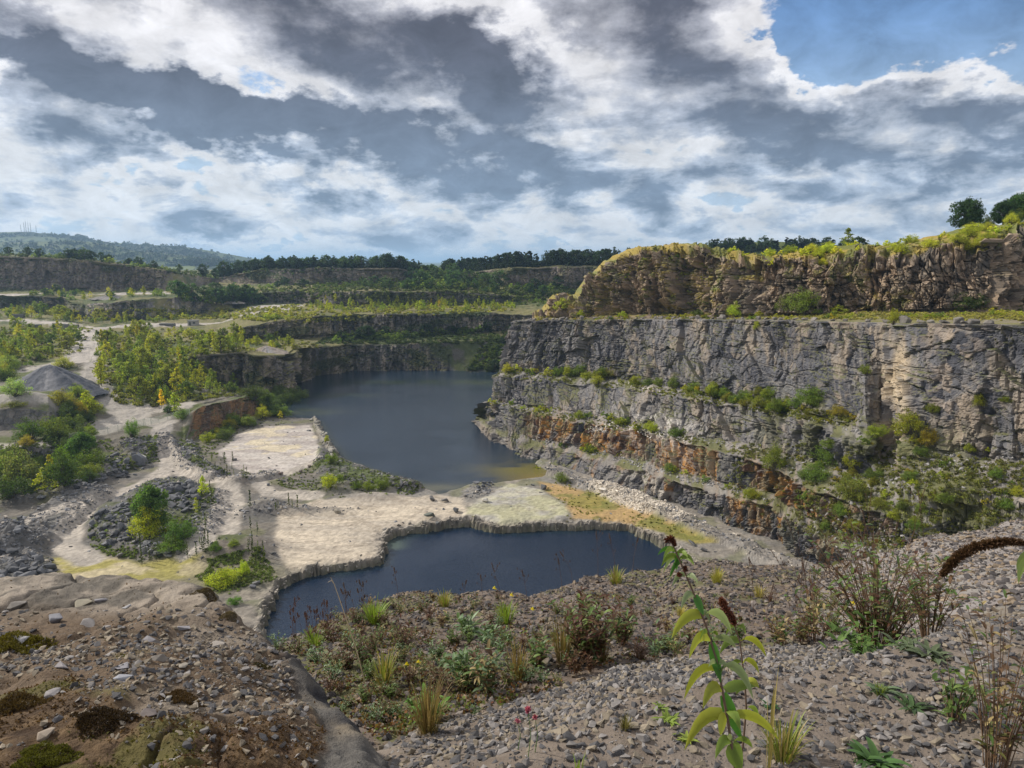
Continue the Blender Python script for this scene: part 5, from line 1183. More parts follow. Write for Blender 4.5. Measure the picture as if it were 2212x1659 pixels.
# ---- ledges of the right-hand face
QF = ['quarry_face']
lm_ = [(3, 'bigshrub', T_Y, 'yellow-green'), (3, 'bigshrub', T_G, 'green'), (1, 'bigshrub', (1.1, .95, .8), 'olive')]
line_px([(1080,800),(1140,806),(1240,812),(1350,824),(1460,840),(1562,858),(1600,868)], 44, lm_, '{} bush on the top ledge of the stepped face', 'bushes on the top ledge', (1., 3.8), 5, 1.1, QF)
line_px([(1050,872),(1130,880),(1220,895),(1320,910),(1410,935),(1500,948)], 30, lm_, '{} bush on the second ledge of the stepped face', 'bushes on the second ledge', (.9, 2.8), 5, 1.1, QF)
line_px([(1200,960),(1330,987),(1460,1024),(1560,1045),(1640,1080)], 14, lm_, '{} bush on the lowest ledge of the stepped face', 'bushes on the lowest ledge', (1.2, 2.6), 3, 1.2, QF)
for x, y, hp, k, t, w_, lab in ((1096, 805, 22, 'bigshrub0', (2.1, 1.6, .9), 1., 'yellow bush at the left end of the top ledge'), (1225, 812, 24, 'bigshrub1', T_Y, .7, 'upright yellow-green bush on the top ledge near its left end'), (1290, 830, 22, 'bigshrub0', T_Y, 1.2, 'pale green bush on the top ledge below the fluted rock'), (1505, 846, 13, 'bigshrub1', (2.6, 1.7, .8), .8, 'small bright yellow bush on the top ledge'),
  (1752, 872, 38, 'bigshrub0', T_G, 1.1, 'large dark green bush on the broad ledge right of centre'), (1665, 868, 32, 'bigshrub1', T_G, 1.1, 'green bush on the broad ledge left of the large dark one'), (1700, 880, 22, 'bigshrub0', T_Y, 1.2, 'yellow-green bush between two dark ones on the broad ledge'), (1810, 898, 22, 'bigshrub1', (1.5, 1.1, .8), 1.3, 'olive bush at the right end of the broad ledge'),
  (1672, 1018, 58, 'bigshrub1', (1.0, .95, .9), .85, 'big olive bush standing before the rusty rock, at its right end'), (1800, 1005, 50, 'bigshrub0', T_G, 1.2, 'big mid-green bush in the gully right of the olive bush'), (1845, 1012, 42, 'bigshrub1', T_Y, 1., 'yellow-green bush at the right of the gully'), (1760, 1040, 40, 'bigshrub0', T_G, 1.2, 'green bush low in the gully'), (1838, 1078, 52, 'bigshrub1', (1., 1.0, 1.2), .8, 'grey-green bush in the lower gully'),
  (1962, 938, 48, 'bigshrub0', (1.4, 1.15, .7), .9, 'olive yellow bush just right of the cream scar'), (2005, 962, 34, 'bigshrub1', (1.5, 1.1, .7), .9, 'olive bush below and right of the cream scar'), (2013, 892, 20, 'bigshrub0', (1., .9, .6), 1., 'dark olive bush hanging on the bare face at the right'), (1895, 942, 24, 'bigshrub1', T_Y, 1.3, 'low yellow-green bush at the foot of the cream scar'), (2115, 880, 28, 'bigshrub0', (1., .95, .6), .9, 'olive bush clinging to the smooth grey face near the right edge'), (2170, 868, 12, 'bigshrub1', (1., .9, .6), 1.4, 'small olive bush clinging right of the larger one on the grey face'), (1868, 808, 20, 'bigshrub1', (1.1, 1.1, .9), 1., 'small grey-green bush high on the face left of the cream scar'), (1635, 712, 20, 'bigshrub0', T_Y, .9, 'yellow-green bush hanging just under the boulder bench'), (1930, 700, 30, 'bigshrub1', T_Y, .5, 'narrow yellow-green plant hanging above the cream scar'),
  (1212, 1042, 24, 'bigshrub0', T_G, 1.2, 'round green bush on the orange flat at the foot of the stepped face'), (1160, 1018, 14, 'shrub', T_Y, 1.4, 'small yellow-green bush by the shallow corner of the lake')):
    grow_px(k, x, y, hp, t, lab, None, w_, None, QF+['quarry_floor'])
vm = [(2, 'bigshrub', T_Y, 'yellow-green'), (3, 'bigshrub', T_G, 'green'), (2, 'bigshrub', (1.1, .95, .9), 'olive'), (1, 'shrub', T_O, 'straw-coloured')]
scatter_px([(1690,1060),(1720,980),(1790,960),(1860,990),(1950,1080),(2060,1130),(2010,1180),(1880,1190),(1760,1150)], 40, vm, '{} bush in the overgrown lower gully', 'bushes in the lower gully', (.8, 2.3), 1.15, QF, 1.)
scatter_px([(1840,960),(1960,930),(2212,1000),(2212,1130),(2000,1100),(1880,1020)], 30, vm, '{} bush scattered over the broken face at the lower right', 'bushes on the broken lower right face', (.8, 2.), 1.2, QF, 1.)
scatter_px([(1560,840),(1700,860),(1850,900),(1830,925),(1650,890),(1560,870)], 26, vm, '{} bush on the rubble of the broad ledge', 'bushes on the broad ledge', (1.2, 3.), 1.2, QF, 1.)

# ---- left terraces and floor
TF = ['terraces', 'quarry_floor', 'quarry_benches']
sm = [(2, 'bigshrub', T_Y, 'yellow-green'), (3, 'bigshrub', T_G, 'green'), (1.5, 'bigshrub', T_D, 'dark')]
scatter_px([(545,862),(600,855),(645,868),(668,890),(620,905),(560,903),(540,885)], 22, [(4, 'bigshrub', T_D, 'dark'), (2, 'bigshrub', T_G, 'green')], '{} bush on the spit at the near left corner of the lake', 'bushes at the lake corner', (4, 7.5), 1.2, TF, 1.2)
for x, y, hp, k, t, w_, lab in ((568, 905, 30, 'bigshrub0', (2., 1.7, .9), .9, 'bright yellow-green bush at the end of the rusty cliff by the lake'), (606, 905, 18, 'birch', (2., 1.8, 1), 1., 'small yellow-green sapling at the lake corner'), (633, 893, 18, 'bigshrub1', (.8, .9, .9), 1.2, 'round green bush on the waterline at the lake corner'), (662, 884, 10, 'shrub', T_Y, 1.4, 'low bush at the tip of the spit'),
  (503, 920, 26, 'bigshrub1', T_G, .9, 'dark green bush under the rusty cliff'), (530, 918, 20, 'bigshrub0', T_D, 1.3, 'low dark bush under the right half of the rusty cliff'), (470, 945, 20, 'bigshrub1', (1.3, 1.1, .8), 1.1, 'olive bush beside the round pale floor, left side'), (450, 955, 22, 'bigshrub0', T_Y, 1., 'yellowish bush at the left end of the rusty cliff foot'),
  (378, 890, 40, 'birch', (1.6, 1.7, 1.), 1.3, 'yellow-green young tree by the gate, right of the fence'), (364, 892, 18, 'bigshrub1', T_D, 1., 'dark bush left of the young tree by the gate'), (350, 880, 36, 'birch', (3., 1.9, .7), .9, 'golden sapling behind the gate'), (395, 905, 22, 'bigshrub0', (.8, 1.1, 1.2), 1.2, 'dense green bush at the right end of the fence'), (286, 945, 38, 'bigshrub1', (.8, 1.1, 1.3), .55, 'upright blue-green bush growing in front of the fence'), (196, 945, 26, 'bigshrub0', (.9, 1.1, .9), 1., 'round bright green bush at the left end of the fence'),
  (35, 855, 34, 'bigshrub1', (1.6, 1.7, 2.8), 1., 'pale silvery bush at the foot of the grey spoil cone, left side'), (168, 858, 26, 'bigshrub0', (1.2, 1.2, 1.2), 1.1, 'green bush at the right foot of the grey spoil cone'), (138, 795, 22, 'bigshrub1', T_Y, 1.5, 'low yellow-green bush on the road side behind the spoil cone'), (132, 878, 34, 'bigshrub0', (1.5, 1.3, .8), .9, 'olive bush at the right end of the gravel heap'), (190, 895, 46, 'birch', (1.7, 1.7, 1.), 1.4, 'yellow-green young tree left of the gravel road above the fence'), (172, 905, 38, 'bigshrub1', (1.5, 1.1, .7), .7, 'olive shrub left of the yellow-green young tree'),
  (66, 952, 42, 'bigshrub0', (0.43, 0.61, 0.50), 1., 'large dark green bush on the lower left terrace'), (115, 950, 44, 'bigshrub1', (0.72, 0.86, 0.58), .8, 'green bush right of the large dark one on the terrace'), (58, 963, 20, 'bigshrub1', (1.73, 1.15, 0.50), 1.3, 'small orange-yellow bush on the pale ledge'), (30, 880, 12, 'bigshrub0', (0.94, 0.79, 0.58), 3., 'low olive bush spread over the gravel heap'),
  (45, 1055, 78, 'bigshrub0', (0.79, 0.86, 1.37), .85, 'large silvery-leaved willow bush at the left edge'), (5, 1050, 65, 'bigshrub1', (0.50, 0.65, 0.50), .9, 'dark green bush cut by the left edge beside the silvery one'), (22, 1075, 40, 'bigshrub1', (0.32, 0.43, 0.43), 1.3, 'very dark bush in front of the silvery willow'), (182, 1005, 62, 'bigtree', (1.58, 1.80, 1.01), .8, 'bright green round tree at the left below the fence'), (148, 1010, 46, 'bigshrub1', (0.86, 1.15, 0.58), .9, 'green bush left of the bright green tree'), (140, 1045, 62, 'bigshrub0', (0.36, 0.50, 0.50), .9, 'dark green bush below the bright green tree'), (195, 1015, 40, 'bigshrub1', (0.58, 0.68, 0.43), 1., 'olive green bush right of the bright green tree'),
  (110, 1032, 44, 'birch', (1.58, 1.44, 0.58), .9, 'slim yellow sapling among the dark bushes at the left'), (97, 1062, 46, 'birch', (1.37, 1.30, 0.65), 1.4, 'yellow-green sapling in front of the dark bushes at the left'), (192, 1030, 26, 'bigshrub0', (1.01, 1.01, 0.58), 1.6, 'low yellow-green bushes at the right of the dark group'),
  (330, 1150, 92, 'bigtree', (1.7, 1.9, 1.2), .75, 'green tree growing out of the dark boulder pile'), (322, 1160, 62, 'bigshrub0', (1.8, 1.6, .8), .8, 'yellow-green bush in front of the tree on the boulder pile'), (390, 1165, 40, 'bigshrub1', (.6, .9, .9), 1.1, 'dark fern-like bush right of the tree on the boulder pile'), (375, 1185, 24, 'bigshrub0', (.7, 1., .7), 2., 'low green undergrowth at the foot of the boulder pile'), (440, 1075, 46, 'birch', (1.8, 1.8, 1.1), .8, 'slim yellow-green sapling on the right edge of the boulder pile'), (425, 1110, 34, 'birch', (1.3, 1.4, 1.), .8, 'slim green sapling in the middle right of the boulder pile'),
  (712, 1052, 30, 'bigshrub0', (2., 1.9, .9), .8, 'bright yellow-green bush on the bank between shelf and lake'), (825, 1058, 28, 'bigshrub1', (.9, 1.1, 1.), 1., 'dark green bush on the black rubble bank by the lake'), (795, 1060, 22, 'bigshrub0', (1.2, 1.3, 1.), .8, 'green bush left of the darker one on the rubble bank'), (770, 1057, 18, 'bigshrub1', (.8, 1., .9), 1.1, 'low bush on the bank above the shelf'), (733, 1040, 16, 'bigshrub0', (1., 1.2, 1.), 1.3, 'low green bush on top of the bank'), (715, 1000, 22, 'bigshrub1', (1., 1.2, 1.), .9, 'green bush on the boulder rim of the lake'), (706, 955, 16, 'bigshrub0', (1.5, 1.5, .8), .8, 'small bush among the boulders lining the lake'),
  (485, 1262, 34, 'bigshrub0', (1.9, 1.9, .8), 1.6, 'spreading yellow-green bush beside the pool, largest there'), (528, 1245, 34, 'bigshrub1', (2.1, 2.1, .9), .6, 'upright yellow-green bush right of the spreading one'), (507, 1305, 16, 'bigshrub1', (.7, 1.1, .8), 1.4, 'low green plant near the left rim of the pool'), (399, 1162, 16, 'shrub', T_G, 1.2, 'small bush low on the boulder pile'), (963, 1058, 10, 'shrub', T_G, 1.6, 'low green plant in the water at the head of the shelf'), (465, 1190, 18, 'bigshrub1', (.7, .9, .8), 1.4, 'low green plants on the earth heap by the pool'), (505, 1180, 14, 'bigshrub0', (.9, 1., .7), 1.6, 'green tuft near the top of the earth heap')):
    grow_px(k, x, y, hp, t, lab, None, w_, None, TF)
scatter_px([(0,985),(60,1000),(180,1000),(205,1040),(90,1070),(0,1085)], 16, [(3, 'bigshrub', T_D, 'dark'), (2, 'bigshrub', T_G, 'green')], '{} bush in the thicket at the lower left', 'bushes in the lower left thicket', (2.2, 4.5), 1.1, TF, 1.)
scatter_px([(90,960),(140,930),(190,940),(200,975),(130,990)], 16, [(3, 'bigshrub', T_D, 'dark'), (2, 'bigshrub', T_G, 'green')], '{} bush on the bank below the fence', 'bushes on the bank below the fence', (2.2, 4.5), 1.1, TF, 1.)
scatter_px([(130,880),(200,870),(205,905),(150,935),(110,915)], 16, sm, '{} bush on the bank left of the gravel road', 'bushes left of the lower road', (3, 5.5), 1.1, TF, 1.)
scatter_px([(0,842),(30,800),(30,780),(0,790)], 8, sm, '{} bush behind the spoil cone at the left edge', 'bushes behind the spoil cone', (4, 7), 1.1, TF, 1.)
scatter_px([(450,925),(540,905),(560,900),(545,925),(470,960)], 12, [(3, 'bigshrub', T_D, 'dark'), (2, 'bigshrub', T_G, 'green'), (1, 'bigshrub', T_O, 'olive')], '{} bush at the foot of the rusty cliff', 'bushes below the rusty cliff', (2.5, 5), 1.2, TF, 1.)
wd = [(3, 'weed', (1, 1, 1), 'green'), (1, 'weed', (1.6, 1.5, .8), 'yellow-green')]
for poly, n, where in (([(255,1210),(290,1170),(350,1180),(420,1190),(410,1215),(300,1225)], 26, 'at the front of the boulder pile'), ([(425,1040),(480,1060),(480,1120),(440,1150),(420,1090)], 18, 'on the right flank of the boulder pile'), ([(520,1235),(540,1140),(560,1145),(590,1200),(580,1240)], 22, 'at the right of the earth heap'), ([(405,1200),(440,1160),(470,1170),(430,1215)], 12, 'at the left of the earth heap'), ([(690,1050),(720,990),(760,1010),(860,1045),(760,1062)], 24, 'on the bank beside the lake'), ([(400,985),(430,960),(470,980),(560,1030),(470,1035)], 20, 'on the stony berm round the pale floor'), ([(560,1100),(590,1085),(680,1095),(640,1112)], 12, 'on the low stony heap of the shelf')):
    scatter_px(poly, int(n*.6), wd, '{} slender weed '+where, 'slender weeds '+where, (1.6, 3.8), 1., TF)
grow_px('weed', 541, 1098, 40, (.6, .7, .8), 'single tall dark weed standing alone on the pale floor', None, 1.2, None, TF)

flush()
CLEAR = np.maximum.reduce([M['slab'], M['slab2'], roadm, M['shelf'], M['alg'], M['scree']])
# ---- low ground cover as one mass per place
def cover(name, poly, n, size, base, names, hm=.25, seed=0, patch=.5, k_=2.6, nz=.35):
    cs = []; xs_ = [p[0] for p in poly]; ys_ = [p[1] for p in poly]
    for _ in range(n*4):
        if len(cs) >= n: break
        x, y = random.uniform(min(xs_), max(xs_)), random.uniform(min(ys_), max(ys_))
        if not in_poly(x, y, poly): continue
        h = at_px(x, y, names)
        if h is None or h[1].z < nz: continue
        if names is TF and h[3] == 'quarry_floor' and CLEAR[int((h[0].y-gy[0])/STEP) % len(gy), int((h[0].x-gx[0])/STEP) % len(gx)] > .35: continue
        if float(fbm(np.array([h[0].x*.12]), np.array([h[0].y*.12]), 0, 3, 900+seed)[0]) < patch and random.random() < .85: continue
        cs.append((h[0].x, h[0].y, h[0].z+hm*.4))
    if not cs: return
    cs = np.array(cs); V, C = leaves(cs, np.full(len(cs), hm)*rng.uniform(.5, 1.4, len(cs)), int(14*k_)*len(cs), size/k_**.5, np.array(base)*1.5, .35, .6, seed=seed, clump_var=.6)
    o = D.objects.new(name, quads(name, V, C, 'leaf')); COL.objects.link(o); tag(o, kind='stuff'); o.color = (1, 1, 1, 1)
cover('ground_cover', [(205,765),(212,830),(255,872),(330,880),(530,852),(420,770),(700,752),(640,730),(420,712),(228,712)], 1500, .8, (.13, .135, .03), FAR, .9, 1, .4)
cover('ground_cover', [(0,708),(200,708),(175,760),(0,800)], 700, .7, (.12, .125, .035), FAR, .9, 2, .45)
cover('ground_cover', [(0,670),(200,690),(500,690),(660,700),(1110,672),(1110,655),(700,655),(500,668),(0,668)], 1600, 1., (.17, .17, .035), FAR, 1.1, 3, .45)
cover('ground_cover', [(470,640),(700,612),(900,600),(1300,622),(1250,660),(1000,640),(560,650)], 1600, 1.3, (.07, .085, .03), FAR, 1.3, 4, .4)
cover('ground_cover', [(680,744),(700,730),(1000,715),(1108,712),(1108,805),(1010,800),(1040,745),(900,742)], 1200, .9, (.045, .062, .022), FAR, 1., 5, .4)
cover('ground_cover', [(0,570),(147,560),(468,604),(530,596),(900,582),(900,578),(480,580),(330,566),(0,545)], 900, 1.3, (.055, .075, .028), FAR, 1.4, 6, .4)
cover('ground_cover', [(0,960),(200,870),(210,950),(350,940),(430,960),(440,1000),(330,1000),(200,1040),(0,1080)], 1500, .35, (.085, .105, .03), TF, .5, 7, .5)
cover('ground_cover', [(185,1150),(330,1040),(490,1060),(490,1150),(420,1215),(560,1180),(600,1250),(480,1290),(400,1230),(200,1210)], 2200, .28, (.085, .11, .03), TF, .35, 8, .5)
cover('ground_cover', [(600,900),(686,970),(760,1000),(920,1050),(880,1075),(700,1080),(560,1035),(420,1030),(400,980),(560,915)], 1300, .28, (.085, .105, .03), TF, .35, 9, .52)
cover('ground_cover', [(1010,1120),(1110,1050),(1230,1040),(1400,1110),(1560,1180),(1400,1140),(1240,1125)], 500, .25, (.15, .15, .035), TF, .25, 10, .5)
cover('ledge_plants', [(1060,800),(1350,815),(1562,855),(1850,900),(1850,925),(1562,880),(1350,842),(1060,815)], 1100, .35, (.115, .12, .03), QF, .5, 11, .35)
cover('ledge_plants', [(1040,862),(1240,885),(1400,925),(1700,985),(1700,1010),(1455,950),(1240,915),(1040,880)], 900, .35, (.115, .115, .04), QF, .45, 12, .35)
cover('ledge_plants', [(1600,960),(1750,960),(2212,1000),(2212,1140),(2000,1200),(1700,1150),(1560,1060)], 1500, .35, (.115, .12, .035), QF, .5, 13, .42)
cover('bench_grass', [(1150,693),(1400,689),(2212,694),(2212,660),(1900,672),(1150,684)], 1600, .3, (.19, .175, .05), ['quarry_face', 'crag'], .35, 14, .35)
cover('crag_grass', [(1280,600),(1420,520),(1560,540),(1900,530),(2212,490),(2212,540),(1900,570),(1560,580),(1480,640),(1300,670)], 2200, .3, (.15, .14, .038), CR, .35, 15, .4, 2.6, .72)
# ================================================================== ROCKS, HEAPS AND SMALL THINGS ON THE FLOOR
XXg, YYg = np.meshgrid(gx, gy)
FLP = np.stack([XXg, YYg, Z], -1)
dens = .9*M['pile']+.9*M['berm']+.8*M['bermL']+.9*M['rubL']+1.1*M['rubL2']+.8*M['dl']+.5*M['bankL']+.7*M['bank']+.6*M['toe']+.6*M['heap3']+.25*M['patch']+.5*M['rim']+.8*M['spit']+.08*M['heap']
dens = dens*ss(fbm(XXg*.25, YYg*.25, 0, 3, 700), .30, .5)+.006
dens = dens*(sl > -1.0)*(sp > .3)*(Z > -.4)
pq, i, j = scatter_on(FLP, dens, 15000)
n = len(pq); cc = np.array((.125, .125, .13))*rng.uniform(.55, 1.9, (n, 1)); cc = np.where(rng.random((n, 1)) < .12, np.array((.36, .32, .27)), cc)
o = stones('rubble', pq, size_dist(n, .10, .62, 2.4), cc, .5, .3, 'quarry_boulder'); tag(o, kind='stuff'); o.color = (1, 1, 1, 1)
pq, i, j = scatter_on(FLP, M['scree']*1.+.02*M['toe'], 4200); n = len(pq)
o = stones('pale_scree', pq, size_dist(n, .12, .55, 2.4), np.array((.56, .50, .42))*rng.uniform(.6, 1.15, (n, 1)), .5, .3, 'quarry_boulder'); tag(o, kind='stuff')
pq, i, j = scatter_on(FLP, np.exp(-((sp+.1)/.5)**2)*(fl3 > .42)*ss(YYg, 100, 120), 900); n = len(pq)
o = stones('rim_rubble', pq, size_dist(n, .12, .6, 2.2), np.array((.30, .27, .23))*rng.uniform(.4, 1.2, (n, 1)), .5, .45, 'quarry_boulder'); tag(o, kind='stuff')
# rubble lying on the ledges of the face
pts = []
for a, b in ((2, 3), (4, 5), (6, 7)):
    pass
LED = [[(1050,874),(1230,893),(1340,915),(1470,940),(1570,958),(1660,980)], [(1080,806),(1230,818),(1350,830),(1470,850),(1562,866),(1660,880),(1760,905),(1860,935)], [(1150,948),(1240,965),(1340,990),(1470,1030),(1562,1050),(1660,1082)], [(1270,930),(1340,918),(1400,935),(1480,948)], [(1700,1000),(1850,1060),(2000,1010),(2200,1000)], [(1750,1130),(1900,1170),(2060,1180)]]
cs_, ps_ = [], []
for li, L_ in enumerate(LED):
    L_ = np.array(L_, float)
    for _ in range(520):
        x = random.uniform(L_[0, 0], L_[-1, 0]); h = hit(x, np.interp(x, L_[:, 0], L_[:, 1])+random.gauss(0, 4 if li < 4 else 22), ['quarry_face'])
        if h and h[1].z > .25: ps_.append(h[0][:]); cs_.append(np.array((.52, .48, .43) if (li == 3 or (li == 1 and 1300 < x < 1450)) else (.26, .25, .245))*random.uniform(.5, 1.4))
ps_ = np.array(ps_); o = stones('ledge_rubble', ps_, size_dist(len(ps_), .15, .6, 2), np.array(cs_), .5, .3, 'quarry_boulder'); tag(o, kind='stuff')

BP = []
for k in range(8):
    pv, pf = hull_proto([9, 11, 14, 16][k % 4], [.6, .75, .9][k % 3], 1500+k)
    me = tri_mesh('boulder', pv, pf, np.tile(np.array((1., 1., 1.)), (len(pv), 1)), MAT['quarry_boulder']); me.color_attributes['col'].data.foreach_set('color', np.ones(len(pv)*4, np.float32))
    b_ = bmesh.new(); b_.from_mesh(me); bmesh.ops.bevel(b_, geom=b_.edges[:], offset=.05, segments=1, affect='EDGES'); b_.to_mesh(me); b_.free(); BP.append(me)
def boulder(p, s_, colr, label, group=None, squash=1.):
    o = D.objects.new('boulder', random.choice(BP)); COL.objects.link(o); s_ = s_*.62
    o.scale = (s_*random.uniform(.9, 1.2), s_*random.uniform(.85, 1.1), s_*squash*random.uniform(.85, 1.15)); o.location = Vector(p)+Vector((0, 0, s_*.42*squash))
    o.rotation_euler = (random.uniform(-.3, .3), random.uniform(-.3, .3), random.uniform(0, 6.28)); o.color = (*colr, 1); tag(o, label, 'boulder', group); return o
def gcol(base, v=.3): k = random.uniform(1-v, 1+v); return tuple(c*k for c in base)
FQ = ['quarry_floor', 'terraces']
def bscatter(poly, n, sz, base, label, group, gap=.8):
    done = []; xs_ = [p[0] for p in poly]; ys_ = [p[1] for p in poly]
    for _ in range(n*20):
        if len(done) >= n: break
        x, y = random.uniform(min(xs_), max(xs_)), random.uniform(min(ys_), max(ys_))
        if not in_poly(x, y, poly): continue
        h = at_px(x, y, FQ)
        if h is None or any((h[0]-q).length < gap for q in done): continue
        s_ = random.uniform(*sz); w_ = 'large' if s_ > (sz[0]+sz[1])/2 else 'smaller'
        boulder(h[0], s_, gcol(base), w_+' '+label, group+', '+w_); done.append(h[0])
DKB = (.105, .107, .115)
bscatter([(330,1045),(395,1040),(425,1050),(432,1100),(400,1110),(350,1090),(320,1065)], 62, (1.1, 2.3), DKB, 'dark grey boulder heaped at the top right of the big rock pile', 'boulders at the top right of the pile', .9)
bscatter([(190,1135),(240,1090),(275,1085),(290,1120),(285,1165),(235,1185),(200,1165)], 48, (.9, 1.8), DKB, 'dark boulder heaped at the left end of the big rock pile', 'boulders at the left end of the pile', .8)
bscatter([(290,1165),(350,1190),(400,1195),(360,1205),(290,1195)], 9, (1., 2.2), (.15, .15, .15), 'boulder half hidden by plants at the front of the rock pile', 'boulders at the front of the pile', 1.2)
bscatter([(198,1000),(215,985),(290,985),(320,1005),(300,1030),(220,1035),(200,1020)], 36, (.9, 2.0), DKB, 'dark boulder in the bank of rocks below the fence', 'boulders below the fence', 1.)
bscatter([(0,1230),(0,1190),(60,1200),(125,1215),(120,1245),(60,1262),(0,1262)], 30, (1., 2.2), DKB, 'blue-grey boulder heaped behind the mossy rock at the left edge', 'boulders behind the mossy rock', .9)
bscatter([(20,1150),(45,1120),(70,1135),(50,1160)], 7, (1., 1.9), DKB, 'dark boulder on the heap at the far left above the shelf track', 'boulders on the far left heap', 1.)
bscatter([(140,1045),(200,1030),(250,1015),(230,1040),(150,1062)], 14, (.9, 1.9), DKB, 'dark boulder along the bank beneath the green thicket', 'boulders beneath the thicket', 1.)
bscatter([(530,1045),(640,1025),(660,1035),(560,1055)], 5, (.6, 1.), DKB, 'small dark boulder beside the curved track', 'boulders beside the curved track', 1.)
bscatter([(760,1040),(850,1040),(905,1050),(850,1060),(770,1055)], 16, (.6, 1.4), (.08, .08, .085), 'black boulder of the rubble bank that slopes into the lake', 'boulders on the lake bank', .9)
bscatter([(1020,1045),(1045,1035),(1065,1042),(1058,1052),(1025,1058)], 8, (.9, 1.7), (.11, .115, .13), 'dark boulder of the cluster standing in shallow water by the shelf', 'boulders in the shallows', 1.)
# boulders lining the lake edge of the round pale floor
rimL = [(675,907),(690,915),(696,930),(706,945),(714,958),(716,972),(720,985),(716,996)]
for k in range(26):
    t = k/25*7; i_ = min(int(t), 6); f_ = t-i_; x = rimL[i_][0]*(1-f_)+rimL[i_+1][0]*f_+random.uniform(-3, 3)-2; y = rimL[i_][1]*(1-f_)+rimL[i_+1][1]*f_+random.uniform(-2, 2)
    h = hit(x, y, FQ); 
    if h: s_ = random.uniform(1., 1.9); w_ = 'large' if s_ > 1.45 else 'smaller'; boulder(h[0], s_, gcol((.27, .255, .22), .2), w_+' pale boulder in the row between the round floor and the lake', 'boulders lining the lake, '+w_)
for x, y, hp, c_, lab in ((928,1118,24,(.12,.13,.11),'big dark boulder with two small ones at its foot, behind the pool rim'),(918,1130,9,(.16,.15,.14),'small rock at the left foot of the big boulder by the pool'),(945,1132,8,(.15,.15,.15),'small rock on the very rim right of the big boulder'),(984,1106,17,(.13,.13,.13),'round dark boulder standing alone behind the pool rim'),(934,1081,16,(.13,.125,.12),'dark boulder at the shelf end of the lake, left of a similar one'),(962,1084,16,(.13,.125,.12),'dark boulder at the shelf end of the lake, right of a similar one'),(1048,1084,14,(.55,.52,.46),'pale cream boulder at the head of the shelf'),(1005,1073,8,(.14,.13,.12),'small dark rock by the water between dark and cream boulders'),
  (862,1137,8,(.17,.16,.14),'squarish small rock on the pool rim, left of two on the shelf'),(885,1132,6,(.25,.23,.2),'little rock on the shelf right of the squarish one'),(831,1145,8,(.2,.19,.17),'rock at the inner corner of the pool rim'),(730,1108,13,(.30,.27,.22),'angular tan rock on the pale shelf casting a shadow'),(971,1118,5,(.4,.35,.3),'tiny rock in front of the round dark boulder'),(1173,1057,15,(.13,.13,.13),'dark rock between the shelf and the orange flat'),(1150,1049,8,(.14,.14,.14),'small dark rock left of the one by the orange flat'),(1300,1062,16,(.62,.58,.52),'white block among the pale scree'),
  (506,995,8,(.16,.15,.15),'small dark block on the round pale floor'),(580,990,6,(.12,.12,.12),'tiny dark block near the front of the round floor'),(606,1025,10,(.17,.13,.11),'brown block at the front of the round pale floor'),(650,1020,9,(.17,.14,.12),'brownish rock between the curved track and the bank'),(668,1010,9,(.17,.14,.12),'brownish rock right of a similar one on the track'),(300,1000,20,(.15,.155,.17),'large blue-grey boulder at the right end of the rocks below the fence'),(309,990,13,(.52,.50,.46),'whitish boulder at the right end of the rocks below the fence'),(258,1203,13,(.13,.125,.12),'dark boulder alone on the yellow-stained floor'),(590,1197,9,(.13,.13,.12),'dark rock on the bank left of the pale shelf'),(546,1270,11,(.13,.13,.14),'dark rock on the left rim of the pool, lower of two'),(554,1262,12,(.14,.14,.14),'dark rock on the left rim of the pool, upper of two'),
  (88,1078,14,(.13,.135,.15),'dark slab-like boulder at the left below the silvery bush'),(35,962,9,(.14,.14,.14),'small boulder on the pale ledge at the left'),(585,1035,6,(.15,.14,.14),'little dark rock at the edge of the curved track'),(1225,1128,6,(.2,.18,.12),'small rock on the pool rim below the orange flat'),(1495,1178,16,(.14,.14,.14),'dark boulder at the right end of the orange flat'),(1520,1190,13,(.15,.145,.14),'dark boulder right of the first at the orange flat end'),(815,1052,4,(.1,.1,.1),'tiny black rock on the bank'),):
    h = hit(x, y, FQ)
    if h and h[3]: boulder(h[0], hp/F*h[2]*1.1, c_, lab)
# row of blocks along the edge of the bench
L_ = T0row; dd = np.concatenate([[0], np.cumsum(np.hypot(*np.diff(L_[:, :2], axis=0).T))]); t = 0; cnt = 0
pxl = CX+F*L_[:, 0]/(L_[:, 1]*CP-(L_[:, 2]-EYE)*SP)
i0 = int(np.argmin(pxl)); t = dd[i0+int(np.argmax(pxl[i0:] > 1128))]; t_end = dd[i0+int(np.argmax(pxl[i0:] > 2235))]
while t < t_end and cnt < 84:
    p = np.array([np.interp(t, dd, L_[:, k]) for k in range(3)]); q = np.array([np.interp(t+1, dd, L_[:, k]) for k in range(3)])
    dr = (q-p)[:2]; dr /= np.linalg.norm(dr)+1e-9; off = random.uniform(.5, 1.3); bx, by = p[0]-dr[1]*off, p[1]+dr[0]*off
    if by < p[1]: bx, by = p[0]+dr[1]*off, p[1]-dr[0]*off
    h = down(bx, by, ('quarry_face',)); s_ = random.uniform(1.0, 2.1); w_ = 'larger' if s_ > 1.55 else 'smaller'
    boulder((bx, by, (h[0].z if h else p[2])-.1), s_, gcol((.17, .155, .14)), w_+' blocky stone in the row guarding the edge of the high bench', 'stones guarding the high bench, '+w_, .9); cnt += 1
    t += random.choice([1.4, 2.0, 2.6, 3.4, 5.5])

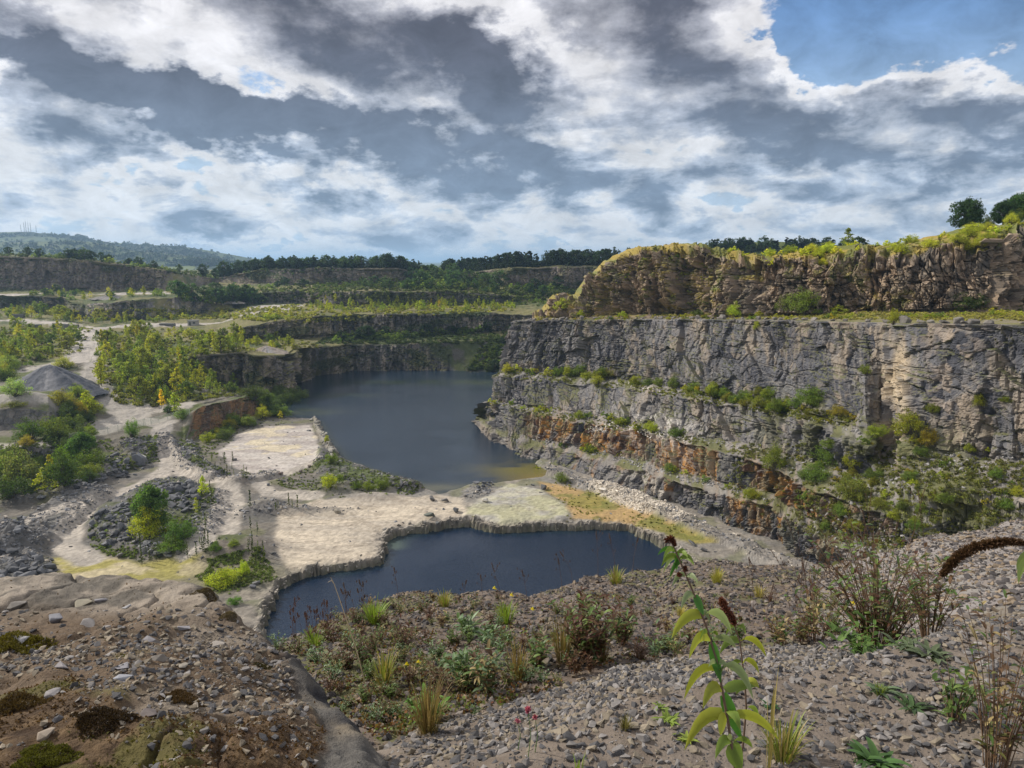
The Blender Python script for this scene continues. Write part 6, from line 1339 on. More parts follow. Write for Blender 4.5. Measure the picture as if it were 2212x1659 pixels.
# grey spoil cone
def cone(px_, py_, z0, R_, H_, name, label, colr, seed, sx=1., dy=0):
    c = PZ(px_, py_, z0) if z0 else np.array(hit(px_, py_, FAR)[0])+np.array((0, dy, 0))
    if not z0: c[2] = down(c[0], c[1], FAR)[0].z-.3; z0 = c[2]
    na, nr_ = 160, 60; a = np.linspace(0, 2*math.pi, na); r_ = np.linspace(0, 1.25, nr_)[:, None]
    rid = 1+.10*np.sin(a*3+seed)+.06*np.sin(a*7+seed*2)
    h_ = H_*np.clip(1-r_**1.0, -.3, 1); h_ = h_-H_*.07*np.exp(-(r_/.12)**2)
    x = c[0]+np.cos(a)*r_*R_*rid*sx; y = c[1]+np.sin(a)*r_*R_*rid; z = z0+h_*np.ones_like(a)
    z = z+(fbm(x*.3, y*.3, 0, 4, seed)-.5)*1.0+(fbm(x*1.5, y*1.5, 0, 3, seed+1)-.5)*.35
    x, y, z = np.broadcast_arrays(x, y, z); P = np.stack([x, y, z], -1); P[..., 2] += (np.abs(np.sin(a*11+2*fbm(x*.1, y*.1, 0, 2, seed)))-.5)*.25*r_
    cl = lerp(np.array(colr)*.8, np.array(colr)*1.35, fbm(x*.8, y*.8, 0, 4, seed+3))
    # paler fines run down one flank
    fl = np.exp(-((a-5.15)/.28)**2)[None]*ss(r_, .1, .3); cl = lerp(cl, np.array((.27, .265, .27)), fl*.7+ss(fbm(a[None]*3+0*x, r_*.5+0*x, 0, 3, seed+4), .55, .7)*.3)
    o = grid_mesh(name, P, cl, MAT['floor_rock'], True); tag(o, label, 'heap'); return o
cone(112, 838, 14.5, 15.0, 9.3, 'spoil_heap', 'conical heap of dark blue-grey crushed stone beside the gravel road', (.075, .080, .095), 3)
cone(572, 758, 0, 6, 3.0, 'sand_heap', 'small pale brown heap of fines on the edge above the lake wall', (.24, .205, .175), 9, 1.4, 2)
cone(228, 647, 0, 8, 2.6, 'gravel_mound', 'grey gravel mound on top of the left promontory', (.17, .16, .15), 12, 1.5, 8)
cone(506, 664, 0, 6, 2.0, 'earth_mound', 'small grey brown mound beside the pale track in the distance', (.2, .18, .15), 15)

def box_mesh(name, parts, mat):
    V, Fq, C = [], [], []
    for (cx, cy, cz, sx, sy, sz, c) in parts:
        b = len(V)
        for dz in (0, 1):
            for (ux, uy) in ((-1, -1), (1, -1), (1, 1), (-1, 1)): V.append((cx+ux*sx/2, cy+uy*sy/2, cz+dz*sz)); C.append(c)
        Fq += [(b, b+3, b+2, b+1), (b+4, b+5, b+6, b+7), (b, b+1, b+5, b+4), (b+1, b+2, b+6, b+5), (b+2, b+3, b+7, b+6), (b+3, b, b+4, b+7)]
    return tri_mesh(name, np.array(V, float), np.array(Fq), np.array(C, float), MAT[mat], 4)
for x, y, w_, hh, lab in ((82, 708, 3.6, 2.0, 'grey concrete block at the left end of the row by the upper road'), (134, 706, 3.4, 1.9, 'grey concrete block in the row, behind the spoil bank'), (122, 706, 3.6, 2.2, 'dark concrete block, third from the right in the row'), (142, 708, 3.8, 2.2, 'dark concrete block, second from the right in the row'), (164, 708, 3.0, 1.9, 'dark concrete block at the right end of the row'), (40, 686, 7, 2.2, 'long dark concrete block lying among plants at the far left'), (362, 704, 9, 1.6, 'long low dark wall block beside the back track')):
    h = hit(x, y, FAR)
    if not h: continue
    me = box_mesh('concrete_block', [(0, 0, 0, w_, 2.2, hh, (.12, .12, .115)), (0, 0, hh, w_*.92, 2., .12, (.2, .195, .18))], 'quarry_boulder')
    b_ = bmesh.new(); b_.from_mesh(me); bmesh.ops.bevel(b_, geom=b_.edges[:], offset=.08, segments=1, affect='EDGES'); b_.to_mesh(me); b_.free()
    o = D.objects.new('concrete_block', me); COL.objects.link(o); o.location = h[0]-Vector((0, 0, .1)); o.rotation_euler = (0, 0, random.uniform(-.2, .2)); tag(o, lab, 'block')
h = hit(418, 703, FAR)
r_ = D.objects.new('hut', None); COL.objects.link(r_); r_.location = h[0]; tag(r_, 'small grey flat-roofed hut beside the back track', 'hut')
for nm, parts in (('wall', [(0, 0, -.2, 5.2, 3.6, 3.0, (.30, .29, .27))]), ('roof', [(0, 0, 2.8, 5.7, 4.1, .3, (.20, .20, .20))]), ('door', [(-1.2, -1.83, 0, 1.1, .08, 2.1, (.08, .09, .08))]), ('window', [(1.1, -1.83, 1.2, 1.3, .08, .9, (.05, .06, .07))])):
    q = D.objects.new(nm, box_mesh(nm, parts, 'quarry_boulder')); COL.objects.link(q); q.parent = r_

# radio masts on the hill
for i, (x, top, lab) in enumerate(((46, 490, 'faint short radio mast, leftmost on the hilltop'), (53, 486, 'tall radio mast second from the left on the hilltop'), (57, 484, 'tallest radio mast on the hilltop'), (62, 486, 'radio mast fourth from the left on the hilltop'), (67, 487, 'radio mast fifth from the left on the hilltop'), (79, 489, 'radio mast standing apart at the right on the hilltop'))):
    h = hit(x, 503, ['hills']) or hit(x, 506, ['hills'])
    if not h: continue
    p = h[0]; H_ = (503-top)/F*h[2]*1.05; segs = []; w_ = 1.3 if i else .9
    r_ = D.objects.new('radio_mast', None); COL.objects.link(r_); r_.location = p; tag(r_, lab, 'mast')
    cst = (.16, .17, .19); lat = []
    for a in range(3):
        c_, s_ = math.cos(a*2.094), math.sin(a*2.094); lat.append(([(w_*c_*1.6, w_*s_*1.6, -2), (w_*c_*.6, w_*s_*.6, H_*.8), (w_*c_*.3, w_*s_*.3, H_)], [.38, .34, .26], cst))
        for k in range(10): z0 = H_*k/10; c2_, s2_ = math.cos((a+1)*2.094), math.sin((a+1)*2.094); f0 = w_*(1.6-1.1*k/10); f1 = w_*(1.6-1.1*(k+1)/10); lat.append(([(f0*c_, f0*s_, z0), (f1*c2_, f1*s2_, z0+H_/10)], [.16, .16], cst))
    q = D.objects.new('lattice', tubes('lattice', lat, 'wood', 4)); COL.objects.link(q); q.parent = r_
    q = D.objects.new('antenna', tubes('antenna', [([(0, 0, H_), (0, 0, H_*1.12)], [.35, .15], cst), ([(-1.2, 0, H_*.93), (1.2, 0, H_*.93)], [.5, .5], cst)], 'wood', 5)); COL.objects.link(q); q.parent = r_

# mesh fence with a gate across the flat
FP = [(150, 951), (190, 946), (230, 938), (262, 931), (286, 926), (306, 921), (322, 918), (350, 911), (380, 903), (410, 896)]
fpts = [hit(x, y, TF) for x, y in FP]; fpts = [f[0] for f in fpts if f]
fr_ = D.objects.new('mesh_fence', None); COL.objects.link(fr_); fr_.location = fpts[0]; tag(fr_, 'pale green wire mesh fence with gate crossing the stony flat', 'fence')
def addp(par, nm, me): q = D.objects.new(nm, me); COL.objects.link(q); q.parent = par; return q
FC = (.42, .46, .40); dd = [0]
for a, b in zip(fpts[:-1], fpts[1:]): dd.append(dd[-1]+(b-a).length)
def fp(t):
    for k in range(len(dd)-1):
        if t <= dd[k+1]: return fpts[k].lerp(fpts[k+1], (t-dd[k])/(dd[k+1]-dd[k]))
    return fpts[-1]
npost = int(dd[-1]/3)
for k in range(npost+1):
    p = fp(dd[-1]*k/npost)-fpts[0]; addp(fr_, 'post', tubes('post', [([p-Vector((0, 0, .3)), p+Vector((0, 0, 2.3))], [.09, .09], FC)], 'wood', 4))
wr = []
for k in range(npost):
    a = fp(dd[-1]*k/npost)-fpts[0]; b = fp(dd[-1]*(k+1)/npost)-fpts[0]
    for zz_ in np.linspace(.1, 2.2, 8): wr.append(([a+Vector((0, 0, zz_)), b+Vector((0, 0, zz_))], [.03, .03], FC))
    for m_ in range(14): q_ = a.lerp(b, m_/14); wr.append(([q_+Vector((0, 0, .05)), q_+Vector((0, 0, 2.2))], [.02, .02], FC))
addp(fr_, 'mesh_panel', tubes('mesh_panel', wr, 'wood', 3))
ga, gb = fpts[4]-fpts[0], fpts[6]-fpts[0]; gb = ga+(gb-ga).normalized()*min(5.5, (gb-ga).length); gate = addp(fr_, 'gate', tubes('gate', [([ga, ga+Vector((0, 0, 2.6))], [.09, .09], FC), ([gb, gb+Vector((0, 0, 2.6))], [.09, .09], FC), ([ga+Vector((0, 0, 2.4)), gb+Vector((0, 0, 2.4))], [.05, .05], FC), ([ga+Vector((0, 0, .3)), gb+Vector((0, 0, .3))], [.05, .05], FC), ([ga+Vector((0, 0, .3)), gb+Vector((0, 0, 2.4))], [.04, .04], FC)], 'wood', 4))

# ================================================================== FOREGROUND PLANTS
def strips(items):
    """items: (p0, p1, p2, width, colour, side vector, fold) curved leaves as folded strips"""
    V, Fq, C = [], [], []; n = 7
    for p0, p1, p2, w, c, side, fold in items:
        p0, p1, p2, side = [np.array(q, float) for q in (p0, p1, p2, side)]; b = len(V)
        for k in range(n):
            t = k/(n-1); p = p0*(1-t)**2+2*p1*t*(1-t)+p2*t*t; tg = 2*(p1-p0)*(1-t)+2*(p2-p1)*t; tg /= np.linalg.norm(tg)+1e-9
            s_ = side-tg*np.dot(side, tg); s_ /= np.linalg.norm(s_)+1e-9; nn = np.cross(tg, s_); ww = w*.5*(math.sin(math.pi*min(1, t*.93+.07)**.72)**.8)
            V += [p-s_*ww+nn*fold*ww, p, p+s_*ww+nn*fold*ww]; cc_ = np.array(c); C += [cc_*1.05, cc_*.8, cc_*1.0]
            if k: q = b+3*k; Fq += [(q-3, q-2, q+1, q), (q-2, q-1, q+2, q+1)]
    return np.array(V), np.array(Fq), np.array(C)
def strip_obj(name, items, parent=None, mat='leaf_near'):
    V, Fq, C = strips(items); me = tri_mesh(name, V, Fq, C, MAT[mat], 4, True); q = D.objects.new(name, me); COL.objects.link(q)
    if parent: q.parent = parent
    return q
def root_at(name, p, label, cat, group=None):
    r = D.objects.new(name, None); COL.objects.link(r); r.location = p; r.empty_display_size = .05; tag(r, label, cat, group); return r
rr = random.Random(5)
# -- the tall plant with long drooping leaves
YB = 1.95
base = Vector(PY(1592, 1700, YB)); gz = down(base.x, base.y, ('slope',)); base.z = gz[0].z if gz else base.z
R1 = root_at('butterfly_bush', base, 'tall slender plant with long drooping yellow-green leaves and brown flower heads, nearest the camera', 'plant')
def Lp(x, y, dY=0.): return Vector(PY(x, y, YB+dY))-base
st1 = [(1451, 1172), (1466, 1205), (1481, 1240), (1497, 1278), (1512, 1318), (1525, 1352), (1535, 1385), (1547, 1425), (1555, 1463), (1561, 1495), (1567, 1529), (1573, 1560), (1578, 1596), (1583, 1630), (1588, 1662)]
st2 = [(1572, 1322), (1586, 1350), (1598, 1385), (1604, 1432), (1610, 1490), (1612, 1529), (1606, 1600), (1598, 1660)]
stem_c = (.13, .085, .06); down_ = Vector((0, 0, 0))
P1 = [Lp(x, y) for x, y in st1]+[Lp(1592, 1700), Vector((0, 0, -.03))]; P2_ = [Lp(x, y, .06) for x, y in st2]+[Vector((.01, .03, -.03))]
addp(R1, 'stem', tubes('stem', [(P1, list(np.linspace(.0022, .0052, len(P1))), stem_c), (P2_, list(np.linspace(.0016, .0038, len(P2_))), stem_c)], 'wood', 7))
LG = (.19, .27, .05); LY = (.34, .36, .05); LD = (.07, .19, .035); LP = (.26, .32, .16)
BL = [((1520,1330),(1450,1381),26,LY,-18),((1524,1328),(1582,1372),24,LP,-22),((1536,1380),(1488,1425),24,LY,-26),((1540,1384),(1590,1400),22,LP,-16),((1538,1388),(1558,1476),27,LD,4),((1550,1450),(1477,1512),30,LY,-26),((1556,1448),(1628,1512),26,LP,-36),((1560,1488),(1518,1532),28,LY,-22),((1565,1490),(1632,1484),26,LG,-12),((1563,1500),(1603,1600),34,LD,6),
  ((1572,1550),(1478,1622),32,LY,-34),((1576,1548),(1684,1600),26,LY,-20),((1580,1600),(1545,1640),24,LG,-16),((1584,1602),(1626,1616),22,LG,-14),((1582,1606),(1602,1668),46,LG,3),((1566,1540),(1556,1590),26,LY,2),((1572,1535),(1600,1580),22,LG,-6),((1500,1285),(1471,1316),16,LP,-14),((1502,1285),(1520,1330),18,LD,2),((1482,1243),(1508,1262),12,LP,-8),((1480,1243),(1452,1268),12,LP,-10),
  ((1466,1205),(1428,1225),14,LG,-16),((1468,1205),(1500,1222),14,LG,-14),((1470,1210),(1432,1240),12,LP,-20),((1474,1215),(1446,1250),12,LD,-8),((1458,1190),(1420,1200),11,LD,-14),((1460,1190),(1432,1212),12,LG,-18),((1464,1195),(1462,1232),13,LD,0),((1462,1192),(1486,1205),12,LG,-10),((1512,1318),(1500,1345),12,LP,-4),((1516,1322),(1534,1345),12,LP,-8),
  ((1530,1365),(1512,1385),12,LG,-8),((1536,1368),(1552,1378),12,LG,-8),((1548,1430),(1530,1442),12,LP,-6),((1552,1432),(1570,1438),12,LP,-6),((1570,1545),(1548,1548),14,LP,-8),((1583,1600),(1570,1590),12,LP,-4)]
BL2 = [((1598,1385),(1554,1414),18,LG,-14),((1600,1385),(1656,1420),20,LY,-20),((1590,1355),(1568,1372),12,LG,-10),((1592,1352),(1612,1372),12,LG,-12),((1604,1432),(1640,1455),18,LY,-18),((1604,1432),(1578,1450),15,LG,-12),((1610,1490),(1590,1500),14,LG,-8),((1611,1480),(1640,1486),24,LY,-16),((1612,1529),(1640,1548),16,LG,-8)]
def mkl(lst, yo):
    out = []
    for (a, b, w, c, bulge) in lst:
        dy = rr.uniform(-.05, .04); p0 = Lp(*a, yo); p2 = Lp(*b, yo+dy); m = Lp((a[0]*.45+b[0]*.55), min(a[1], b[1])+bulge if bulge < 0 else (a[1]+b[1])/2, yo+dy*.5)
        dirv = (p2-p0).normalized(); side = dirv.cross(Vector((0, -1, .15))).normalized()*.85+Vector((0, rr.uniform(-.4, .4), .2)); k = rr.uniform(.8, 1.15)
        out.append((p0, m, p2, w/F*YB*1.0, tuple(q*k for q in c), side, .28))
    return out
leafobjs = mkl(BL, 0)+mkl(BL2, .06)
for it in leafobjs: strip_obj('leaf', [it], R1)
def spike(name, pts, rad, n, colr, parent, sz):
    pts = [np.array(p) for p in pts]; V, C = [], []; r = np.random.default_rng(len(pts)+n)
    A = np.array(pts); t = r.random(n)*(len(pts)-1); i_ = np.minimum(t.astype(int), len(pts)-2); f_ = (t-i_)[:, None]; c = A[i_]*(1-f_)+A[i_+1]*f_
    tap = np.sin(np.pi*np.clip(t/(len(pts)-1)*.85+.1, 0, 1))[:, None]; q = r.normal(size=(n, 3)); q /= np.linalg.norm(q, axis=1)[:, None]; b = c+q*rad*(tap**.5)*r.uniform(.3, 1, (n, 1))
    tt_ = np.cross(q, r.normal(size=(n, 3))); tt_ /= np.linalg.norm(tt_, axis=1)[:, None]; Vv = np.stack([b-tt_*sz*.4, b+q*sz*.8, b+tt_*sz*.4, b-q*sz*.5], 1).reshape(-1, 3)
    cc_ = np.repeat(np.array(colr)*r.uniform(.5, 1.6, (n, 1)), 4, axis=0); o = D.objects.new(name, quads(name, Vv, cc_, 'leaf_near')); COL.objects.link(o)
    if parent: o.parent = parent
    return o
BRN = (.10, .035, .022)
spike('flower_head', [Lp(1438, 1168), Lp(1450, 1162), Lp(1458, 1178)], .009, 300, BRN, R1, .006); spike('flower_head', [Lp(1478, 1226), Lp(1482, 1232)], .008, 120, BRN, R1, .005); spike('flower_head', [Lp(1466, 1240), Lp(1470, 1243)], .007, 100, BRN, R1, .005)
spike('flower_head', [Lp(1557, 1294, .06), Lp(1566, 1312, .06), Lp(1576, 1330, .06), Lp(1588, 1348, .06)], .014, 800, (.13, .045, .028), R1, .006)

# -- dead flower spike reaching in from the right edge
b2 = Vector(PY(2480, 1500, 1.5)); gz = down(b2.x, b2.y, ('slope',)); b2.z = gz[0].z if gz else EYE-1.6
R2 = root_at('dead_flower_spike', b2, 'drooping dark brown dead flower spike with one green leaf reaching in at the right edge', 'plant')
def L2(x, y, Y=1.5): return Vector(PY(x, y, Y))-b2
sp_ = [L2(2036, 1242), L2(2052, 1220), L2(2075, 1198), L2(2105, 1182), L2(2140, 1174), L2(2175, 1170), L2(2212, 1172)]
addp(R2, 'stem', tubes('stem', [([L2(2050, 1222), L2(2105, 1184), L2(2175, 1172), L2(2230, 1180), L2(2330, 1240), L2(2430, 1380), Vector((0, 0, -.03))], [.001, .002, .0025, .003, .004, .005, .006], stem_c)], 'wood', 6))
spike('flower_head', sp_, .011, 4200, (.09, .05, .028), R2, .0055)
for a, b, w, c in (((2240,1195),(2200,1262),24,(.26,.33,.12)),((2235,1188),(2196,1232),14,(.22,.28,.10)),((2250,1190),(2225,1250),26,LG)):
    p0, p2 = L2(*a), L2(*b); strip_obj('leaf', [(p0, L2((a[0]+b[0])/2-14, a[1]+8), p2, w/F*1.5, c, (p2-p0).cross(Vector((0, -1, 0))).normalized(), .25)], R2)

# -- generic clumps
def clump_parts(r, H, W_, nst, leafL, leafW, cols, lpn=9, stemc=(.12, .075, .045), lean=1., top_only=.15, srad=.0025):
    tb, lv = [], []
    for k in range(nst):
        a = r.uniform(0, 6.283); q = W_*math.sqrt(r.random()); hx, hy = q*math.cos(a)*lean, q*math.sin(a)*lean; h = H*r.uniform(.55, 1.); b0 = np.array((hx*.18, hy*.18, -.02)); b2_ = np.array((hx, hy, h)); b1 = np.array((hx*.35, hy*.35, h*.6))
        pts = [b0*(1-t)**2+2*b1*t*(1-t)+b2_*t*t for t in np.linspace(0, 1, 6)]; tb.append((pts, list(np.linspace(srad, srad*.35, 6)), tuple(np.array(stemc)*r.uniform(.7, 1.5))))
        for m in range(lpn):
            t = r.uniform(top_only, 1.); p = b0*(1-t)**2+2*b1*t*(1-t)+b2_*t*t; aa = r.uniform(0, 6.283); L_ = leafL*r.uniform(.5, 1.2)*(1.1-.4*t); d = np.array((math.cos(aa), math.sin(aa), r.uniform(.1, .9))); e = p+d*L_; e[2] -= L_*r.uniform(0, .5)
            c = cols[r.randrange(len(cols))]; lv.append((p, p+d*L_*.55+np.array((0, 0, L_*.15)), e, leafW*r.uniform(.7, 1.2), tuple(np.array(c)*r.uniform(.6, 1.35)), (-math.sin(aa), math.cos(aa), r.uniform(-.4, .4)), .2))
    return tb, lv
def clump(name, x, y, hpx, wpx, nst, leafpx, cols, label, cat='plant', lpn=9, stemc=(.12, .075, .045), group=None, names=('slope',), lean=1., top_only=.15, srad=.0025, seed=1):
    h = hit(x, y, list(names))
    if not h: return None
    m = h[2]/F; r = random.Random(seed*7+int(x)); kk = .8 if x < 1700 else .9; tb, lv = clump_parts(r, hpx*m*kk, wpx*m*kk, int(nst*.75), leafpx*m*.72, leafpx*m*.17, cols, lpn, stemc, lean, top_only, srad)
    R_ = root_at(name, h[0], label, cat, group); addp(R_, 'stems', tubes('stems', tb, 'wood', 4))
    if lv: strip_obj('foliage', lv, R_)
    return R_
GRN = (.09, .15, .04); GRN2 = (.14, .20, .05); RED = (.10, .045, .028); BRO = (.13, .075, .04); OLV = (.14, .14, .045); STR = (.36, .28, .13); SLG = (.18, .26, .14)
clump('leafy_clump', 1268, 1430, 185, 105, 62, 34, [GRN, GRN2, OLV, RED, RED, BRO, BRO], 'bushy clump of mixed red-brown and green leaves standing above the pool edge', lpn=15, seed=3)
clump('leafy_clump', 1345, 1395, 120, 50, 26, 28, [GRN, BRO, RED, OLV], 'smaller brown and green clump touching the bushy one on its right', lpn=12, seed=4)
clump('twiggy_clump', 1895, 1395, 250, 175, 90, 34, [GRN, GRN2, OLV, BRO, RED], 'wide tangle of brown twigs with sparse green leaves in front of the cliff', lpn=9, seed=5, srad=.003)
clump('twiggy_clump', 1760, 1385, 150, 90, 34, 26, [OLV, BRO, GRN, STR], 'low tangle of dry stems left of the wide twiggy one', lpn=8, seed=6)
clump('twiggy_clump', 2010, 1380, 180, 80, 34, 30, [GRN, BRO, OLV], 'brown stemmed clump by the dark hollow at the right', lpn=8, seed=7)
clump('twiggy_clump', 2150, 1655, 330, 110, 40, 36, [GRN, OLV, BRO, BRO, STR], 'dry twiggy plant filling the bottom right corner', lpn=9, seed=8, srad=.002)
clump('twiggy_clump', 2060, 1560, 110, 60, 18, 40, [GRN2, GRN], 'fresh green leafy sprigs left of the twiggy corner plant', lpn=8, seed=9)
clump('bramble', 1880, 1410, 50, 130, 30, 42, [(.09, .17, .04), (.12, .2, .05)], 'low broad-leaved green plants at the foot of the twiggy tangle', lpn=6, seed=10)
clump('leafy_clump', 1055, 1500, 130, 55, 24, 36, [SLG, GRN, BRO, STR], 'upright grey-green clump with dry stems left of the gravel crest', lpn=9, seed=11)
clump('leafy_clump', 990, 1470, 80, 45, 16, 38, [GRN, SLG], 'green leafy plant behind the dry grass in the hollow', lpn=9, seed=12)
clump('leafy_clump', 925, 1560, 70, 60, 20, 44, [(.14, .29, .05), GRN2], 'fresh green leaves low in the hollow beside the mossy rock', lpn=7, seed=13)
clump('leafy_clump', 790, 1440, 110, 70, 30, 22, [OLV, GRN, BRO], 'olive clump in the hollow right of the mossy rock', lpn=12, seed=14)
clump('leafy_clump', 720, 1385, 60, 60, 24, 20, [OLV, BRO, RED], 'brown and olive low plants at the rim beside the pool', lpn=9, seed=15)
clump('leafy_clump', 870, 1400, 80, 70, 30, 18, [BRO, OLV, RED], 'brown seedy plants in the middle of the scree hollow', lpn=10, seed=16)
clump('leafy_clump', 1160, 1440, 70, 60, 22, 30, [GRN, GRN2, BRO], 'green sprigs between the straw grass and the bushy clump', lpn=9, seed=17)
clump('leafy_clump', 1440, 1405, 60, 70, 26, 26, [GRN2, OLV, SLG], 'pale leafy plants on the crest left of the tall slender plant', lpn=8, seed=18)
clump('leafy_clump', 1680, 1395, 80, 55, 22, 26, [GRN, BRO, STR], 'mixed small plants right of the tall slender plant', lpn=8, seed=19)
clump('leafy_clump', 1010, 1380, 60, 40, 14, 36, [SLG, GRN], 'grey-green leafy sprig in the upper hollow', lpn=8, seed=20)
clump('leafy_clump', 1055, 1400, 60, 30, 10, 34, [GRN, SLG], 'narrow green sprig right of the grey-green one', lpn=8, seed=21)
def grass(name, x, y, hpx, wpx, n, col, label, group=None, names=('slope',), bw=3., seed=1, cat='grass'):
    h = hit(x, y, list(names))
    if not h: return None
    m = h[2]/F; r = random.Random(seed+int(x*3)); lv = []
    for k in range(n*2):
        a = r.uniform(0, 6.283); q = wpx*m*math.sqrt(r.random()); H_ = hpx*m*r.uniform(.35, 1.05); b0 = np.array((q*.3*math.cos(a), q*.3*math.sin(a), -.01)); e = np.array((q*math.cos(a), q*math.sin(a), H_*r.uniform(.7, 1.))); mid = b0*.6+e*.4; mid[2] = H_*.8
        lv.append((b0, mid, e, bw*.42*m*r.uniform(.6, 1.3), tuple(np.array(col[r.randrange(len(col))])*r.uniform(.7, 1.3)), (-math.sin(a), math.cos(a), .1), .15))
    R_ = strip_obj(name, lv); R_.location = h[0]; tag(R_, label, cat, group); return R_
GG = [(.20, .30, .045), (.26, .32, .06)]; GS = [(.28, .20, .10), (.24, .17, .07), (.18, .16, .06)]; GM = [(.22, .27, .05), (.36, .29, .11)]
for i, (x, y, hp, wp, n, c, lab, b_) in enumerate(((808,1345,48,46,90,GG,'bright green grass tuft on the rim at the left',4),(1092,1350,55,34,60,GG,'bright green grass tuft in the middle of the scree slope',5),(925,1585,120,55,110,GS,'tall straw-coloured grass beside the mossy rock',4),(1215,1430,110,40,60,GS,'straw-coloured grass left of the bushy clump base',4),(1300,1430,70,30,30,GS,'short straw grass with one green blade on the crest',5),(1548,1262,40,24,60,[(.42,.36,.10),(.34,.33,.08)],'yellow grass tuft on the far rim right of the pool',3),(680,1395,40,40,50,GG,'green grass at the edge of the mossy rock by the rim',4),
   (1690,1640,90,60,70,GM,'green and straw grass at the bottom beside the tall plant',6),(1660,1660,210,16,6,GM,'few long grass blades rising at the bottom edge',6),(1250,1680,70,18,6,GG,'single green grass blades at the bottom edge',6),(1350,1575,30,22,50,[(.16,.14,.05),(.2,.18,.07)],'small brown moss-like tuft among the gravel',3),(960,1310,36,30,60,GM,'faded grass tuft on the rim of the scree slope',3),(1330,1262,40,30,60,GM,'grass tuft on the rounded shoulder above the pool',3),(830,1480,80,40,60,GM,'green grass in the hollow right of the mossy rock',4),(1120,1470,90,36,50,GS,'straw grass in the middle of the hollow',4),(1470,1330,24,20,40,[(.42,.36,.10)],'little yellow grass tuft on the scree left of the tall plant',3),(1640,1290,26,24,40,[(.40,.34,.12)],'little yellow grass tuft on the scree right of the tall plant',3),(1900,1500,26,20,30,[(.2,.26,.05)],'tiny green tuft on the near gravel',3))):
    grass('grass_tuft', x, y, hp, wp, n, c, lab, None, ('slope',), b_, i)
# broad-leaved rosettes and small things on the near gravel
for i, (x, y, w_, c, lab) in enumerate(((1880,1650,60,(.07,.14,.04),'dark green dock-like rosette at the bottom edge'),(1440,1560,30,(.22,.30,.05),'small yellow-green fleshy plant on the gravel left of the tall stem'),(1480,1600,26,(.24,.30,.05),'small fleshy plant close under the tall stem'),(1425,1530,18,(.2,.28,.05),'tiny green plant higher up the gravel'),(1910,1500,36,(.12,.17,.09),'blue-green wrinkled rosette on the gravel at the right'),(1970,1530,34,(.07,.12,.045),'dark green creeping plant right of the wrinkled rosette'),(2010,1420,44,(.12,.155,.08),'grey-green mat of leaves high on the right gravel'),(1960,1400,36,(.12,.16,.08),'second grey-green mat at the crest of the gravel'),(1665,1530,22,(.06,.14,.05),'small dark green leaves right of the tall stem'))):
    h = hit(x, y, ['slope'])
    if not h: continue
    m = h[2]/F; r = random.Random(i); lv = []
    for k in range(26):
        a = r.uniform(0, 6.283); L_ = w_*m*r.uniform(.4, 1.); d = np.array((math.cos(a), math.sin(a), r.uniform(.15, .7))); e = d*L_; e[2] *= .6; q0 = rng.normal(0, w_*m*.18, 3); q0[2] = 0
        lv.append((q0, q0+d*L_*.5+np.array((0, 0, L_*.2)), q0+e, L_*.24, tuple(np.array(c)*r.uniform(.7, 1.3)), (-math.sin(a), math.cos(a), 0), .2))
    o = strip_obj('rosette', lv); o.location = h[0]; tag(o, lab, 'plant')
# thin dead seed stems standing against the pool
def seedstem(x, y, hpx, lean, label, group, head=1, cols=(.10, .06, .045), heads=None):
    h = hit(x, y, ['slope'])
    if not h: return
    m = h[2]/F; H_ = hpx*m; R_ = root_at('seed_stem', h[0], label, 'plant', group); w = max(.0016, .45*m*1.0)
    ex = lean*m; pts = [(0, 0, -.02), (ex*.25, .01, H_*.5), (ex, .0, H_)]; tb = [(pts, [w, w*.8, w*.4], cols)]; hd = []
    for k in range(rr.randint(2, 5)):
        t = rr.uniform(.5, .95); p = np.array((ex*t*t, 0, H_*t)); q = p+np.array((rr.uniform(-.12, .12), rr.uniform(-.1, .1), rr.uniform(.06, .2)))*H_; tb.append(([p, q], [w*.6, w*.4], cols)); hd.append(q)
    addp(R_, 'stem', tubes('stem', tb, 'wood', 4))
    if head:
        A = [np.array(pts[1])*.3+np.array(pts[2])*.7, np.array(pts[2])]; spike('seed_head', A, 1.5*m, 90, cols, R_, 1.5*m)
        for q in hd: spike('seed_head', [q-np.array((0, 0, m*4)), q], 1.1*m, 30, cols, R_, 1.3*m)
for k in range(20): seedstem(rr.uniform(622, 712), rr.uniform(1368, 1392), rr.uniform(45, 95), rr.uniform(-8, 8), 'thin reddish-brown seed stem of the stand beside the mossy rock', 'seed stems beside the mossy rock', 1, (.11, .055, .045))
for k in range(9): seedstem(rr.uniform(745, 800), rr.uniform(1330, 1352), rr.uniform(50, 80), rr.uniform(-14, 14), 'thin brown seed stem on the left shoulder of the scree slope', 'seed stems on the left shoulder', 1)
for x, y, hh, ln, lab in ((862,1320,95,-8,'branched dark seed stem standing against the pool at the left'),(1088,1350,135,-24,'tall bent seed stem crossing the middle of the pool'),(1045,1330,90,-6,'slim seed stem left of the tall bent one'),(1140,1330,100,-12,'slim dark stem right of the tall bent one'),(1292,1262,115,-6,'thick brown seed stem rising to the right end of the pool'),(1240,1270,80,-30,'leaning thin stem over the right part of the pool'),(1330,1262,110,-16,'pale thin stalk left of the rounded shoulder'),(1366,1240,80,10,'thin stem on the rounded shoulder'),(1000,1312,60,8,'short seed stem on the middle rim'),(1215,1300,95,-10,'long thin stem before the right half of the pool')):
    seedstem(x, y, hh, ln, lab, None, 1)
for k in range(26): seedstem(rr.uniform(1720, 2010), rr.uniform(1330, 1400), rr.uniform(90, 290), rr.uniform(-70, 40), 'bare brown stalk rising from the twiggy tangle at the right', 'stalks of the right tangle', 1, (.10, .06, .04))
